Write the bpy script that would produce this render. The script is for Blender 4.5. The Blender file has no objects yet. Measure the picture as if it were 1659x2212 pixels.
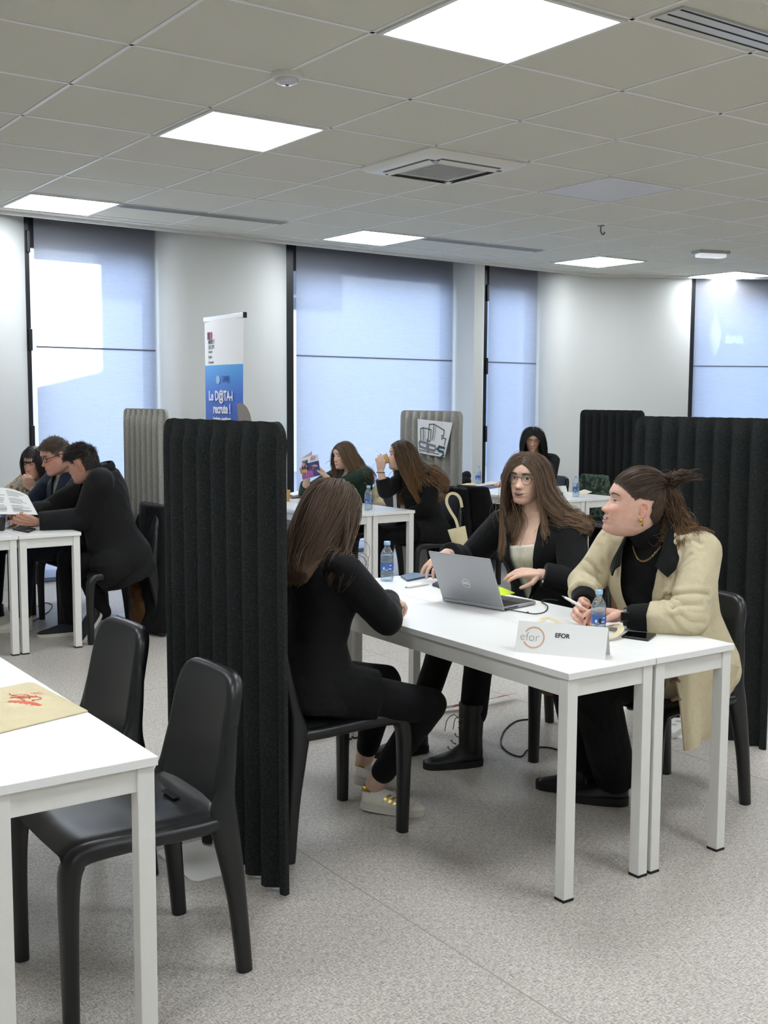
import bpy, bmesh, math, random
import numpy as np
from mathutils import Vector, Matrix
rng = np.random.default_rng(7)
random.seed(7)
SC = bpy.context.scene
COL = SC.collection
PI = math.pi
# ------------------------------------------------------------------ camera numbers (measured from the ceiling grid, the table legs and the screens)
F_PX, YAW, PITCH, ROLL, EYE = 2429.81, -0.614475, -0.0985335, 0.00514668, 1.56111
def cam_axes():
    cy, sy = math.cos(YAW), math.sin(YAW)
    f0 = np.array([-sy, cy, 0]); r0 = np.array([cy, sy, 0]); u0 = np.array([0, 0, 1.])
    fw = math.cos(PITCH)*f0 + math.sin(PITCH)*u0
    u = -math.sin(PITCH)*f0 + math.cos(PITCH)*u0
    return math.cos(ROLL)*r0 + math.sin(ROLL)*u, -math.sin(ROLL)*r0 + math.cos(ROLL)*u, fw
CR, CU, CF = cam_axes()
CAMP = np.array([0, 0, EYE])
def ray(px, py): return CF + (px-829.5)/F_PX*CR - (py-1106)/F_PX*CU
def at(px, py, D): return CAMP + D*ray(px, py)
def at_z(px, py, z):
    d = ray(px, py); return CAMP + (z-EYE)/d[2]*d
def at_x(px, py, x):
    d = ray(px, py); return CAMP + x/d[0]*d
def at_y(px, py, y):
    d = ray(px, py); return CAMP + y/d[1]*d
def at_pl(px, py, p, n):
    d = ray(px, py); return CAMP + ((np.array(p)-CAMP)@np.array(n))/(d@np.array(n))*d
def nrm(v):
    v = np.array(v, float); return v/(np.linalg.norm(v)+1e-12)
# ------------------------------------------------------------------ mesh builder
def frame_from(t, up):
    t = nrm(t); up = np.array(up, float)
    s = np.cross(t, up)
    if np.linalg.norm(s) < 1e-4: s = np.cross(t, [1, 0.02, 0.01])
    s = nrm(s); return s, nrm(np.cross(s, t))
def smooth_path(pts, n):
    """Catmull-Rom through pts; pts may carry extra columns (radii)."""
    P = np.array(pts, float); m = len(P)
    if m == 2: 
        t = np.linspace(0, 1, n)[:, None]; return P[0]*(1-t)+P[1]*t
    Q = np.vstack([2*P[0]-P[1], P, 2*P[-1]-P[-2]])
    out = []
    for k in range(n):
        u = k/(n-1)*(m-1); i = min(int(u), m-2); t = u-i
        a, b, c, d = Q[i], Q[i+1], Q[i+2], Q[i+3]
        out.append(0.5*((2*b)+(-a+c)*t+(2*a-5*b+4*c-d)*t*t+(-a+3*b-3*c+d)*t**3))
    return np.array(out)
class MB:
    def __init__(s): s.v = []; s.f = []; s.m = []; s.n = 0; s.sm = []
    def add(s, V, F, mi=0, smooth=True):
        V = np.asarray(V, float); 
        s.v.append(V); 
        for f in F: s.f.append([i+s.n for i in f]); s.m.append(mi); s.sm.append(smooth)
        s.n += len(V); return s
    def box(s, c, d, rot=None, mi=0):
        c = np.array(c, float); h = np.array(d, float)/2
        V = np.array([[x, y, z] for z in (-1, 1) for y in (-1, 1) for x in (-1, 1)])*h
        if rot is not None: V = V@np.array(rot).T
        return s.add(V+c, [(0, 2, 3, 1), (4, 5, 7, 6), (0, 1, 5, 4), (2, 6, 7, 3), (0, 4, 6, 2), (1, 3, 7, 5)], mi, False)
    def loft(s, rings, mi=0, caps=True, smooth=True, closed=True):
        k = len(rings[0]); V = np.concatenate(rings); F = []
        for i in range(len(rings)-1):
            a, b = i*k, (i+1)*k
            for j in range(k if closed else k-1):
                j2 = (j+1) % k; F.append((a+j, a+j2, b+j2, b+j))
        s.add(V, F, mi, smooth)
        if caps and closed:
            o = s.n-len(V)
            for r0, rev in ((0, True), ((len(rings)-1)*k, False)):
                f = [o+r0+j for j in range(k)]
                s.f.append(f[::-1] if rev else f); s.m.append(mi); s.sm.append(False)
        return s
    def tube(s, pts, r, n=10, up=(0, 0, 1), mi=0, ry=None, caps=True, exp=1.0, sub=None, dome=False):
        """swept tube; r: number or list (semi-axis sideways), ry: semi-axis along up; exp<1 squares the section."""
        P = np.array(pts, float); m = len(P)
        R = np.broadcast_to(np.array(r, float), (m,)).astype(float)
        RY = R if ry is None else np.broadcast_to(np.array(ry, float), (m,)).astype(float)
        A = np.column_stack([P, R, RY])
        if sub: A = smooth_path(A, sub)
        if dome:
            P, R, RY = A[:, :3], A[:, 3], A[:, 4]
            t0, t1 = nrm(P[0]-P[1]), nrm(P[-1]-P[-2]); hd = []; tl = []
            for a in (80, 55, 28):
                a = math.radians(a)
                hd.append(np.r_[P[0]+t0*R[0]*math.sin(a), R[0]*math.cos(a), RY[0]*math.cos(a)])
                tl.append(np.r_[P[-1]+t1*R[-1]*math.sin(a), R[-1]*math.cos(a), RY[-1]*math.cos(a)])
            A = np.vstack([hd, A, tl[::-1]])
        P, R, RY = A[:, :3], A[:, 3], A[:, 4]; m = len(P)
        T = np.gradient(P, axis=0) if m > 2 else np.array([P[1]-P[0]]*2)
        s0, u0 = frame_from(T[0], up); rings = []
        ang = np.linspace(0, 2*PI, n, endpoint=False)+PI/n
        ca, sa = np.cos(ang), np.sin(ang)
        if exp != 1.0:
            ca = np.sign(ca)*np.abs(ca)**exp; sa = np.sign(sa)*np.abs(sa)**exp
        for i in range(m):
            t = nrm(T[i]); s0 = nrm(s0-(s0@t)*t); u0 = np.cross(s0, t)
            rings.append(P[i]+np.outer(ca*R[i], s0)+np.outer(sa*RY[i], u0))
        return s.loft([r_[::-1] for r_ in rings], mi, caps)
    def lathe(s, prof, c=(0, 0, 0), n=24, mi=0, ax=None, caps=True):
        """prof: list of (radius, z)"""
        a = np.linspace(0, 2*PI, n, endpoint=False); rings = []
        for r, z in prof: rings.append(np.column_stack([r*np.cos(a), r*np.sin(a), np.full(n, z)]))
        if ax is not None:
            M = np.array(ax).T; rings = [q@M.T for q in rings]
        return s.loft([q+np.array(c) for q in rings], mi, caps)
    def ell(s, c, r, rot=None, n=20, m=12, mi=0):
        th = np.linspace(0.04, PI-0.04, m); a = np.linspace(0, 2*PI, n, endpoint=False); rings = []
        for t in th:
            q = np.column_stack([np.sin(t)*np.cos(a), np.sin(t)*np.sin(a), np.full(n, -np.cos(t))])*np.array(r)
            if rot is not None: q = q@np.array(rot).T
            rings.append(q+np.array(c))
        return s.loft(rings, mi)
    def grid(s, G, mi=0, smooth=True):
        G = np.asarray(G, float); a, b = G.shape[:2]
        F = [(i*b+j, (i+1)*b+j, (i+1)*b+j+1, i*b+j+1) for i in range(a-1) for j in range(b-1)]
        return s.add(G.reshape(-1, 3), F, mi, smooth)
    def sheet(s, G, th, mi=0, smooth=True):
        """grid of points given a real thickness (offset along grid normals)."""
        G = np.asarray(G, float); du = np.gradient(G, axis=0); dv = np.gradient(G, axis=1)
        N = np.cross(du, dv); N /= (np.linalg.norm(N, axis=2, keepdims=True)+1e-12)
        A, B = G+N*th/2, G-N*th/2; a, b = G.shape[:2]
        s.grid(A, mi, smooth); s.grid(B[::-1], mi, smooth)
        o = s.n-2*a*b
        ia = lambda i, j: o+i*b+j
        ib = lambda i, j: o+a*b+(a-1-i)*b+j
        for i in range(a-1):
            for j, rv in ((0, 0), (b-1, 1)):
                f = [ia(i, j), ib(i, j), ib(i+1, j), ia(i+1, j)]; s.f.append(f[::-1] if rv else f); s.m.append(mi); s.sm.append(False)
        for j in range(b-1):
            for i, rv in ((0, 1), (a-1, 0)):
                f = [ia(i, j), ib(i, j), ib(i, j+1), ia(i, j+1)]; s.f.append(f[::-1] if rv else f); s.m.append(mi); s.sm.append(False)
        return s
    def prism(s, poly, z0, z1, mi=0, M=None):
        """extrude a plan polygon (x,y) from z0 to z1; M maps local to world."""
        k = len(poly); P = np.array(poly, float)
        V = np.vstack([np.column_stack([P, np.full(k, z0)]), np.column_stack([P, np.full(k, z1)])])
        if M is not None: V = V@np.array(M[0]).T+np.array(M[1])
        F = [list(range(k))[::-1], list(range(k, 2*k))]+[(i, (i+1) % k, k+(i+1) % k, k+i) for i in range(k)]
        return s.add(V, F, mi, False)
    def build(s, name, mats, parent=None, sharp=40, bevel=0, seg=2, loc=None):
        V = np.concatenate(s.v)
        off = np.zeros(3)
        if parent is not None and parent.get('_w'): off = np.array(parent['_w'])
        if loc is not None: off = np.array(loc, float)
        me = bpy.data.meshes.new(name); me.from_pydata((V-off).tolist(), [], s.f); me.validate(); me.update()
        return finish(name, me, mats, parent, sharp, bevel, seg, loc, s.m if len(me.polygons) == len(s.m) else None, s.sm)
def finish(name, me, mats, parent=None, sharp=40, bevel=0, seg=2, loc=None, mi=None, sm=None):
    if not isinstance(mats, (list, tuple)): mats = [mats]
    for m in mats: me.materials.append(m)
    k = len(me.polygons)
    if mi: me.polygons.foreach_set('material_index', mi)
    me.polygons.foreach_set('use_smooth', sm if sm and len(sm) == k else [True]*k)
    if sharp and k < 60000: me.set_sharp_from_angle(angle=math.radians(sharp))
    o = bpy.data.objects.new(name, me); COL.objects.link(o)
    if parent is not None: o.parent = parent
    if loc is not None: o.location = loc
    if bevel:
        b = o.modifiers.new('bevel', 'BEVEL'); b.width = bevel; b.segments = seg; b.limit_method = 'ANGLE'; b.angle_limit = math.radians(50)
    return o
def tag(o, label=None, cat=None, group=None, kind=None):
    if label: o['label'] = label
    if cat: o['category'] = cat
    if group: o['group'] = group
    if kind: o['kind'] = kind
    return o
def thing(name, label, cat, loc=(0, 0, 0), rz=0, group=None, world=False):
    """Empty at a thing's base. world=True: its parts are given in world coordinates."""
    o = bpy.data.objects.new(name, None); COL.objects.link(o); o.empty_display_size = 0.1
    o.location = loc; o.rotation_euler = (0, 0, rz)
    if world: o['_w'] = [float(q) for q in loc]
    return tag(o, label, cat, group)
def struct(o): o['kind'] = 'structure'; return o
def kids(o): return [c for c in bpy.data.objects if c.parent == o]
def dup(root, loc, rz, label, group=None):
    r = root.copy(); COL.objects.link(r); r.location = loc; r.rotation_euler = (0, 0, rz); r['label'] = label
    if group: r['group'] = group
    for ch in kids(root):
        c = ch.copy(); COL.objects.link(c); c.parent = r
        for g in kids(ch):
            d = g.copy(); COL.objects.link(d); d.parent = c
    return r
# ------------------------------------------------------------------ materials
MAT = {}
def s2l(c):
    if isinstance(c, str): c = [int(c[i:i+2], 16)/255 for i in (0, 2, 4)]
    return tuple(x/12.92 if x <= .04045 else ((x+.055)/1.055)**2.4 for x in c)
class NT:
    def __init__(s, name):
        s.mat = bpy.data.materials.new(name); s.mat.use_nodes = True; s.t = s.mat.node_tree
        s.b = s.t.nodes['Principled BSDF']; s.o = s.t.nodes['Material Output']
    def n(s, typ, **k):
        x = s.t.nodes.new(typ)
        for a, v in k.items():
            if a.startswith('i_'): x.inputs[a[2:].replace('_', ' ')].default_value = v
            else: setattr(x, a, v)
        return x
    def l(s, a, b): s.t.links.new(a, b)
    def coords(s, kind='Object', scale=(1, 1, 1), rot=(0, 0, 0)):
        c = s.n('ShaderNodeTexCoord'); m = s.n('ShaderNodeMapping'); m.inputs['Scale'].default_value = scale; m.inputs['Rotation'].default_value = rot
        s.l(c.outputs[kind], m.inputs['Vector']); return m.outputs['Vector']
    def noise(s, vec, scale, detail=3, rough=.5):
        x = s.n('ShaderNodeTexNoise'); x.inputs['Scale'].default_value = scale; x.inputs['Detail'].default_value = detail; x.inputs['Roughness'].default_value = rough
        if vec is not None: s.l(vec, x.inputs['Vector'])
        return x.outputs['Fac']
    def ramp(s, fac, stops):
        r = s.n('ShaderNodeValToRGB'); e = r.color_ramp.elements
        while len(e) < len(stops): e.new(0.5)
        for q, (p, c) in zip(e, stops): q.position = p; q.color = (*c, 1) if len(c) == 3 else c
        s.l(fac, r.inputs['Fac']); return r.outputs['Color']
    def mixc(s, a, b, fac, mode='MIX'):
        m = s.n('ShaderNodeMix', data_type='RGBA', blend_type=mode)
        for sock, v in ((m.inputs[0], fac), (m.inputs[6], a), (m.inputs[7], b)):
            if hasattr(v, 'default_value') or hasattr(v, 'is_linked'): s.l(v, sock)
            else: sock.default_value = v if isinstance(v, float) else (*v, 1)
        return m.outputs[2]
    def bump(s, h, strength=.3, dist=.01, nrm_=None):
        b = s.n('ShaderNodeBump'); b.inputs['Strength'].default_value = strength; b.inputs['Distance'].default_value = dist
        s.l(h, b.inputs['Height'])
        if nrm_ is not None: s.l(nrm_, b.inputs['Normal'])
        s.l(b.outputs['Normal'], s.b.inputs['Normal']); return b.outputs['Normal']
    def math(s, op, a, b=None):
        m = s.n('ShaderNodeMath', operation=op)
        for sock, v in ((m.inputs[0], a), (m.inputs[1], b)):
            if v is None: continue
            if isinstance(v, (int, float)): sock.default_value = v
            else: s.l(v, sock)
        return m.outputs[0]
def mat(name, col, rough=.5, metal=0, spec=.5, noise=0, nscale=40, bump=0, bscale=200, bdist=.002, coat=0, emit=None, es=1, sheen=0):
    if name in MAT: return MAT[name]
    t = NT(name); c = s2l(col); b = t.b
    b.inputs['Base Color'].default_value = (*c, 1); b.inputs['Roughness'].default_value = rough; b.inputs['Metallic'].default_value = metal
    b.inputs['Specular IOR Level'].default_value = spec; b.inputs['Coat Weight'].default_value = coat
    if sheen: b.inputs['Sheen Weight'].default_value = sheen; b.inputs['Sheen Roughness'].default_value = .5
    v = t.coords('Object')
    if noise:
        f = t.noise(v, nscale, 4)
        k = 1-noise
        t.l(t.ramp(f, [(.3, tuple(x*k for x in c)), (.7, tuple(min(1, x*(2-k)) for x in c))]), b.inputs['Base Color'])
    if bump: t.bump(t.noise(v, bscale, 3), bump, bdist)
    if emit is not None:
        b.inputs['Emission Color'].default_value = (*s2l(emit), 1); b.inputs['Emission Strength'].default_value = es
    MAT[name] = t.mat; return t.mat
# ================================================================== THE ROOM
KC = 1.2                                    # module of the suspended ceiling: 0.72 m
CEIL = EYE+KC*1.22584
TILE = .6*KC
def gx(j): return KC*(1.60680+.6*j)
def gy(i): return KC*(3.80927+.6*i)
def wall_y(x): return 9.12+.045*(x-2.73)    # inner face of the window wall
CORNER = np.array([9.65, wall_y(9.65)])
DIRR = nrm([1.26, -.73])                    # direction of the slanted wall after the corner
# ---- materials of the shell
def floor_mat():
    t = NT('woven_vinyl')
    a = t.coords('Object', (34, 460, 1)); b = t.coords('Object', (460, 34, 1), (0, 0, .0)); c = t.coords('Object', (1, 1, 1))
    n1 = t.noise(a, 1, 2, .6); n2 = t.noise(b, 1, 2, .6); n3 = t.noise(c, 1.3, 3); n4 = t.noise(c, 140, 2)
    m = t.math('MULTIPLY', t.math('ADD', t.math('ADD', n1, n2), n4), .3333)
    col = t.ramp(m, [(.36, s2l('7a746d')), (.47, s2l('aaa49b')), (.57, s2l('d6d1c8'))])
    pat = t.ramp(n3, [(.3, (.93, .91, .92)), (.7, (1, 1, 1))])
    t.l(t.mixc(col, pat, 1.0, 'MULTIPLY'), t.b.inputs['Base Color'])
    t.b.inputs['Roughness'].default_value = .42; t.b.inputs['Specular IOR Level'].default_value = .35
    t.bump(m, .12, .002)
    return t.mat
M_FLOOR = floor_mat()
M_SEAM = mat('floor_seam', '9d978f', .6)
M_TILE = mat('ceiling_tile', 'd9d7cb', .9, spec=.1, noise=.03, nscale=260, bump=.25, bscale=330, bdist=.003)
M_TBAR = mat('ceiling_bar', 'f0f0ee', .5)
M_WALL = mat('wall_paint', 'd2d4d1', .75, spec=.2, bump=.05, bscale=500, bdist=.001)
M_TRIM = mat('white_trim', 'e4e4e0', .5)
M_BLACKALU = mat('anthracite_aluminium', '16181b', .35, spec=.5)
M_DARKGAP = mat('dark_slot', '060606', .8)
M_WPLAST = mat('white_plastic', 'e9e8e2', .4)
M_GPLAST = mat('grey_plastic', 'b9b9b4', .5)
M_BASEB = mat('dark_skirting', '2a2b2d', .5)
# floor with a few welded seams
fb = MB(); fb.add([(-4, -4, 0), (16, -4, 0), (16, 11, 0), (-4, 11, 0)], [(0, 1, 2, 3)], 0, False)
for x in (-.03, 1.945, 3.92, 5.9, 7.88): fb.box((x, 3.5, .0002), (.005, 14, .0006), mi=1)
for y in (1.2, 5.6): fb.box((5, y, .0002), (16, .004, .0006), mi=1)
struct(fb.build('floor', [M_FLOOR, M_SEAM]))
# ---- ceiling: tile field with thin bars, a border strip, and the slab above the blind recess
cb = MB()
x0, x1, y0 = -3.2, 14.2, -3.2
yl, yr = wall_y(x0), wall_y(CORNER[0])
edge = [(x0, y0), (x1, y0), (x1, (CORNER+DIRR*((x1-CORNER[0])/DIRR[0]))[1]), (CORNER[0], CORNER[1]), (x0, yl)]
cb.prism(edge, CEIL, CEIL+.06)
def clip_y(x): return wall_y(x) if x < CORNER[0] else CORNER[1]+(x-CORNER[0])*DIRR[1]/DIRR[0]
for j in range(-7, 16):
    x = gx(j)
    if x0 < x < x1: y = clip_y(x)-.16; cb.box((x, (y0+y)/2, CEIL-.001), (.019, y-y0, .006), mi=1)
for i in range(-9, 7):
    y = gy(i)
    if y < y0: continue
    xe = x1
    for q in np.arange(x0, x1, .05):
        if clip_y(q)-.16 < y: 
            if q > CORNER[0]: xe = q; break
    xs = x0
    if clip_y(x0)-.16 < y: xs = 2.73+(y+.16-9.12)/.045
    if xs < xe: cb.box(((xs+xe)/2, y, CEIL-.001), (xe-xs, .019, .006), mi=1)
# border trim that follows the window wall
a = math.atan(.045); L = (CORNER[0]-x0)/math.cos(a)
Rz = lambda q: np.array([[math.cos(q), -math.sin(q), 0], [math.sin(q), math.cos(q), 0], [0, 0, 1]])
mid = np.array([(x0+CORNER[0])/2, wall_y((x0+CORNER[0])/2), 0])
cb.box(mid+[0, -.15, CEIL-.002], (L, .02, .008), Rz(a), 1)
cb.box(mid+[0, -.012, CEIL-.012], (L, .024, .03), Rz(a), 1)
aR = math.atan2(DIRR[1], DIRR[0]); LR = 4.9
mr = np.r_[CORNER+DIRR*LR/2, 0]
cb.box(mr+[-.01, -.012, CEIL-.012], (LR, .024, .03), Rz(aR), 1)
struct(cb.build('ceiling', [M_TILE, M_TBAR]))
CORNER_ = CORNER
TOPZ = CEIL+.55                              # the wall and the blinds run on above the dropped ceiling
sl = MB(); sl.prism([(x0-.2, y0-.2), (15, y0-.2), (15, 7.2), (CORNER_[0]+.2, CORNER_[1]+.5), (x0-.2, 9.42)], TOPZ, TOPZ+.1); struct(sl.build('ceiling', M_WALL))
# ---- window wall: piers extruded from plan outlines; the left reveal of every opening is a soft curve
REC = .34
TV = nrm([1, .045]); NV = np.array([-TV[1], TV[0]])        # along the wall, outwards
def wpt(x, off): return np.array([x, wall_y(x)])+NV*off
def x_on_wall(px, py, off):
    p = np.array([2.73, 9.12, 0])+np.r_[NV*off, 0]; q = at_pl(px, py, p, np.r_[NV, 0]); return q[0]
CURV = .26                                   # depth of the curved reveal
def curve_edge(xe, w=.62, d=CURV):
    """plan points from the flat face into the recess, ending at x=xe at depth d"""
    out = []
    for t in np.linspace(0, 1, 12): out.append(wpt(xe-w+w*t, d*t**2.2))
    return out
def bez(a, c, b, n=12):
    return [np.array(a)*(1-t)**2+np.array(c)*2*t*(1-t)+np.array(b)*t*t for t in np.linspace(0, 1, n)]
def pier(name, pts):
    m = MB(); m.prism([tuple(p) for p in pts], -.02, TOPZ)
    o = m.build(name, M_WALL, sharp=50)
    for p in o.data.polygons: p.use_smooth = True
    o.data.set_sharp_from_angle(angle=math.radians(38)); return struct(o)
PY_W = 700
xe1, xe2 = x_on_wall(60, PY_W, CURV), x_on_wall(621, PY_W, CURV)
xb1l, xb1r = x_on_wall(80, PY_W, .24), x_on_wall(338, PY_W, .24)
xr1 = x_on_wall(380, PY_W, 0)
xb2l, xb2r = x_on_wall(642, PY_W, .24), x_on_wall(979, PY_W, .24)
xr2 = x_on_wall(1024, PY_W, 0)
xe3 = x_on_wall(1042, PY_W, .08)
xb3l, xb3r = x_on_wall(1057, PY_W, .24), x_on_wall(1161, PY_W, .24)
xr3 = x_on_wall(1206, PY_W, 0)
OUT = .55
pier('wall_back', [wpt(-3.3, 0)]+curve_edge(xe1)+[wpt(xe1, OUT), wpt(-3.3, OUT)])
pier('wall_back', bez(wpt(xb1r+.02, REC-.06), wpt(xb1r+.05, .0), wpt(xr1+.25, 0))+curve_edge(xe2)+[wpt(xe2, OUT), wpt(xb1r+.02, OUT)])
pier('wall_back', [wpt(xr2, 0), wpt(xe3-.06, 0), wpt(xe3, .05), wpt(xe3, OUT), wpt(xb2r+.02, OUT), wpt(xb2r+.02, REC-.06)])
# slanted wall with the fourth opening
NR = np.array([-DIRR[1], DIRR[0]])
def rpt(s, off): return CORNER+DIRR*s+NR*off
def s_on_right(px, py, off):
    q = at_pl(px, py, np.r_[rpt(0, off), 0], np.r_[NR, 0]); return float((q[:2]-CORNER)@DIRR)
se4 = s_on_right(1491, 760, .10)
sb4l = s_on_right(1503, 760, .13)
cr = []
for t in np.linspace(0, 1, 12): cr.append(rpt(se4-.75+.75*t, .12*t**2.4))
cn = [CORNER-TV*.35, CORNER-TV*.16+np.array([0, -.006]), CORNER+np.array([-.02, -.022]), rpt(.16, 0)+np.array([0, -.006]), rpt(.35, 0)]
cn = [CORNER-TV*.3, CORNER-TV*.12+(rpt(.12, 0)-CORNER)*.06, CORNER*.5+.25*(CORNER-TV*.12+rpt(.12, 0)), rpt(.12, 0)-TV*.006, rpt(.3, 0)]
pier('wall_back', bez(wpt(xb3r+.02, REC-.06), wpt(xb3r+.05, .0), wpt(xr3+.2, 0))+cn+cr+[rpt(se4, OUT), rpt(.2, OUT), wpt(CORNER[0], OUT), wpt(xb3r+.02, OUT)])
sr4 = sb4l+1.6
pier('wall_right', [rpt(sr4, .30), rpt(sr4+.1, 0), rpt(sr4+3.2, 0), rpt(sr4+3.2, OUT), rpt(sr4, OUT)])
for nm, c, d in (('wall_left', (-3.3, 3, 1.8), (.2, 13, 3.7)), ('wall_front', (5, -3.3, 1.8), (19, .2, 3.7)), ('wall_right', (14.3, 2, 1.8), (.2, 10.4, 3.7))):
    m = MB(); m.box(c, d); struct(m.build(nm, M_WALL))
# ---- windows: frame, mullion hinges, pane
def glass_mat():
    t = NT('window_glass'); t.t.nodes.remove(t.b)
    tr = t.n('ShaderNodeBsdfTransparent'); gl = t.n('ShaderNodeBsdfGlossy'); gl.inputs['Roughness'].default_value = .02
    m = t.n('ShaderNodeMixShader'); m.inputs[0].default_value = .07
    t.l(tr.outputs[0], m.inputs[1]); t.l(gl.outputs[0], m.inputs[2]); t.l(m.outputs[0], t.o.inputs['Surface']); return t.mat
M_PANE = glass_mat()
def blind_mat():
    t = NT('screen_fabric'); t.t.nodes.remove(t.b)
    v = t.coords('Object', (1, 1, 1)); n = t.noise(v, 160, 2); n2 = t.noise(t.coords('Object', (9, 9, 420)), 1, 2)
    f = t.math('MULTIPLY', t.math('ADD', n, n2), .5)
    col = t.ramp(f, [(.35, (.50, .55, .66)), (.65, (.66, .71, .82))])
    tl = t.n('ShaderNodeBsdfTranslucent'); t.l(col, tl.inputs['Color'])
    df = t.n('ShaderNodeBsdfDiffuse'); df.inputs['Color'].default_value = (.42, .42, .45, 1)
    m1 = t.n('ShaderNodeMixShader'); m1.inputs[0].default_value = .40
    t.l(tl.outputs[0], m1.inputs[1]); t.l(df.outputs[0], m1.inputs[2])
    tr = t.n('ShaderNodeBsdfTransparent'); m2 = t.n('ShaderNodeMixShader'); m2.inputs[0].default_value = .12
    t.l(m1.outputs[0], m2.inputs[1]); t.l(tr.outputs[0], m2.inputs[2]); t.l(m2.outputs[0], t.o.inputs['Surface']); return t.mat
M_BLIND = blind_mat()
M_BAR = mat('blind_bar', '5b6270', .5)
def window(n, P, dirv, nv, xl, xr, label, hinges=(), fleft=.07):
    """P(s,off) plan point; opening from xl to xr measured along the wall"""
    w = thing('window_%d' % n, label, 'window'); w['kind'] = 'structure'
    a = math.atan2(dirv[1], dirv[0]); R = Rz(a)
    def bx(m, s0, s1, o0, o1, z0, z1):
        c = (P(s0, o0)+P(s1, o1))/2; ln = np.linalg.norm(P(s1, 0)-P(s0, 0))
        m.box((c[0], c[1], (z0+z1)/2), (ln, o1-o0, z1-z0), R)
    f = MB(); bx(f, xl, xl+fleft, REC-.08, REC+.04, 0, TOPZ-.02); f.build('frame', M_BLACKALU, w, bevel=.003)
    f = MB(); bx(f, xr-.10, xr, REC-.02, REC+.04, 0, TOPZ-.02); f.build('frame', M_BLACKALU, w)
    f = MB(); bx(f, xl, xr, REC-.02, REC+.04, 0, .10); f.build('frame', M_BLACKALU, w)
    f = MB(); bx(f, xl, xr, REC-.02, REC+.04, CEIL-.22, TOPZ-.02); f.build('frame', M_BLACKALU, w)
    f = MB(); bx(f, xl+fleft, xr-.10, REC+.005, REC+.017, .10, CEIL-.22); f.build('pane', M_PANE, w)
    for z in hinges:
        f = MB(); bx(f, xl+fleft-.026, xl+fleft+.004, REC-.10, REC-.08, z-.09, z+.09); f.build('hinge', M_BLACKALU, w, bevel=.004)
    return w
def blind(P, dirv, sl_, sr_, off, label):
    m = MB(); a, b = P(sl_, off), P(sr_, off); zs = np.linspace(.03, TOPZ-.06, 16); ss = np.linspace(0, 1, 12)
    G = np.array([[np.r_[a+(b-a)*s, z] for z in zs] for s in ss])
    r = thing('roller_blind', label, 'blind', (a[0], a[1], 0), world=True, group='roller blinds along the window wall')
    m.grid(G); m.build('fabric', M_BLIND, r)
    ln = np.linalg.norm(b-a); c = (a+b)/2; R = Rz(math.atan2(dirv[1], dirv[0]))
    m = MB(); m.box((c[0], c[1], 1.995), (ln-.004, .010, .011), R); m.build('seam_bar', M_BAR, r)
    m = MB(); m.box((c[0], c[1], .035), (ln-.004, .022, .03), R); m.build('hem_bar', M_BAR, r)
    c2 = c+np.array([0, .02]); m = MB(); m.box((c2[0], c2[1], TOPZ-.04), (ln, .07, .07), R); m.build('roller_box', M_WPLAST, r)
    return r
window(1, wpt, TV, NV, xe1-.002, xb1r+.04, 'tall black framed window behind the blind at the left end of the room', (2.85, 2.05, 1.25), x_on_wall(70, PY_W, REC-.08)-xe1+.002)
window(2, wpt, TV, NV, xe2-.002, xb2r+.04, 'wide black framed window behind the widest blind', (), x_on_wall(636.5, PY_W, REC-.08)-xe2+.002)
window(3, wpt, TV, NV, xe3-.002, xb3r+.04, 'narrow black framed window beside the white pier', (2.75, 1.95, 1.2), x_on_wall(1054.5, PY_W, REC-.08)-xe3+.002)
blind(wpt, TV, xb1l, xb1r, .24, 'grey blind with a bright sun patch, left of the roll-up banner')
blind(wpt, TV, xb2l, xb2r, .24, 'widest pale blue blind, behind the woman holding a magazine')
blind(wpt, TV, xb3l, xb3r, .24, 'narrow blue-grey blind behind the black-haired woman')
window(4, rpt, DIRR, NR, se4-.004, sr4+.02, 'black framed window on the slanted wall, above the right-hand black screen', (), s_on_right(1502.5, 760, REC-.08)-se4+.004)
blind(rpt, DIRR, sb4l, sr4-.05, .20, 'pale blind through which the word BAR shows')
m = MB()
for (s0, s1) in ((-3.2, xe1-.62), (xr1, xe2-.62), (xr2, xe3-.06), (xr3, CORNER[0]-.3)):
    c = (wpt(s0, -.006)+wpt(s1, -.006))/2; m.box((c[0], c[1], .04), (np.linalg.norm(wpt(s1, 0)-wpt(s0, 0)), .014, .08), Rz(a))
struct(m.build('baseboard_back', M_BASEB))
# ---- the street outside
M_FACADE = mat('facade_render', 'b7b2aa', .85, noise=.05, nscale=1.5)
M_FWIN = mat('facade_window', '20262e', .15)
M_SIGN = mat('sign_letters', 'f5f5f2', .5)
M_STREET = mat('asphalt', '77777a', .8)
YB = 9.5+12
ex = MB()
pts = []
# street silhouette shaped to cut the sun patch: low roof left, tall right
bp = lambda px, py: at_pl(px, py, np.r_[wpt(2.7, .24), 0], np.r_[NV, 0])
SUNV = nrm([.5, .7, .5])
def shad(px, py):
    p = bp(px, py); t = (YB-p[1])/SUNV[1]; return p+SUNV*t
A, B, C, D = shad(60, 838), shad(218, 800), shad(218, 540), shad(50, 838)
sil = [(-25, -.1), (A[0]-6, A[2]-2.5), (A[0], A[2]), (B[0], B[2]), (B[0]+.02, C[2]+5.2), (30, C[2]+5.2), (30, -.1)]
ex.loft([np.array([[x, YB, z] for x, z in sil]), np.array([[x+5.714, YB+8, z] for x, z in sil])], smooth=False)  # sides skewed along the sun so the block leaves the patch open
fac = ex.build('exterior_building', M_FACADE); struct(fac)
wm = MB()
for k in range(9):
    for z in (4.6, 8.2): wm.box((-12+k*4.2, YB-.02, z), (1.5, .08, 2.1))
struct(wm.build('exterior_window', M_FWIN))
g = MB(); g.box((6, 22, -.06), (80, 25, .1)); struct(g.build('street', M_STREET))
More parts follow.
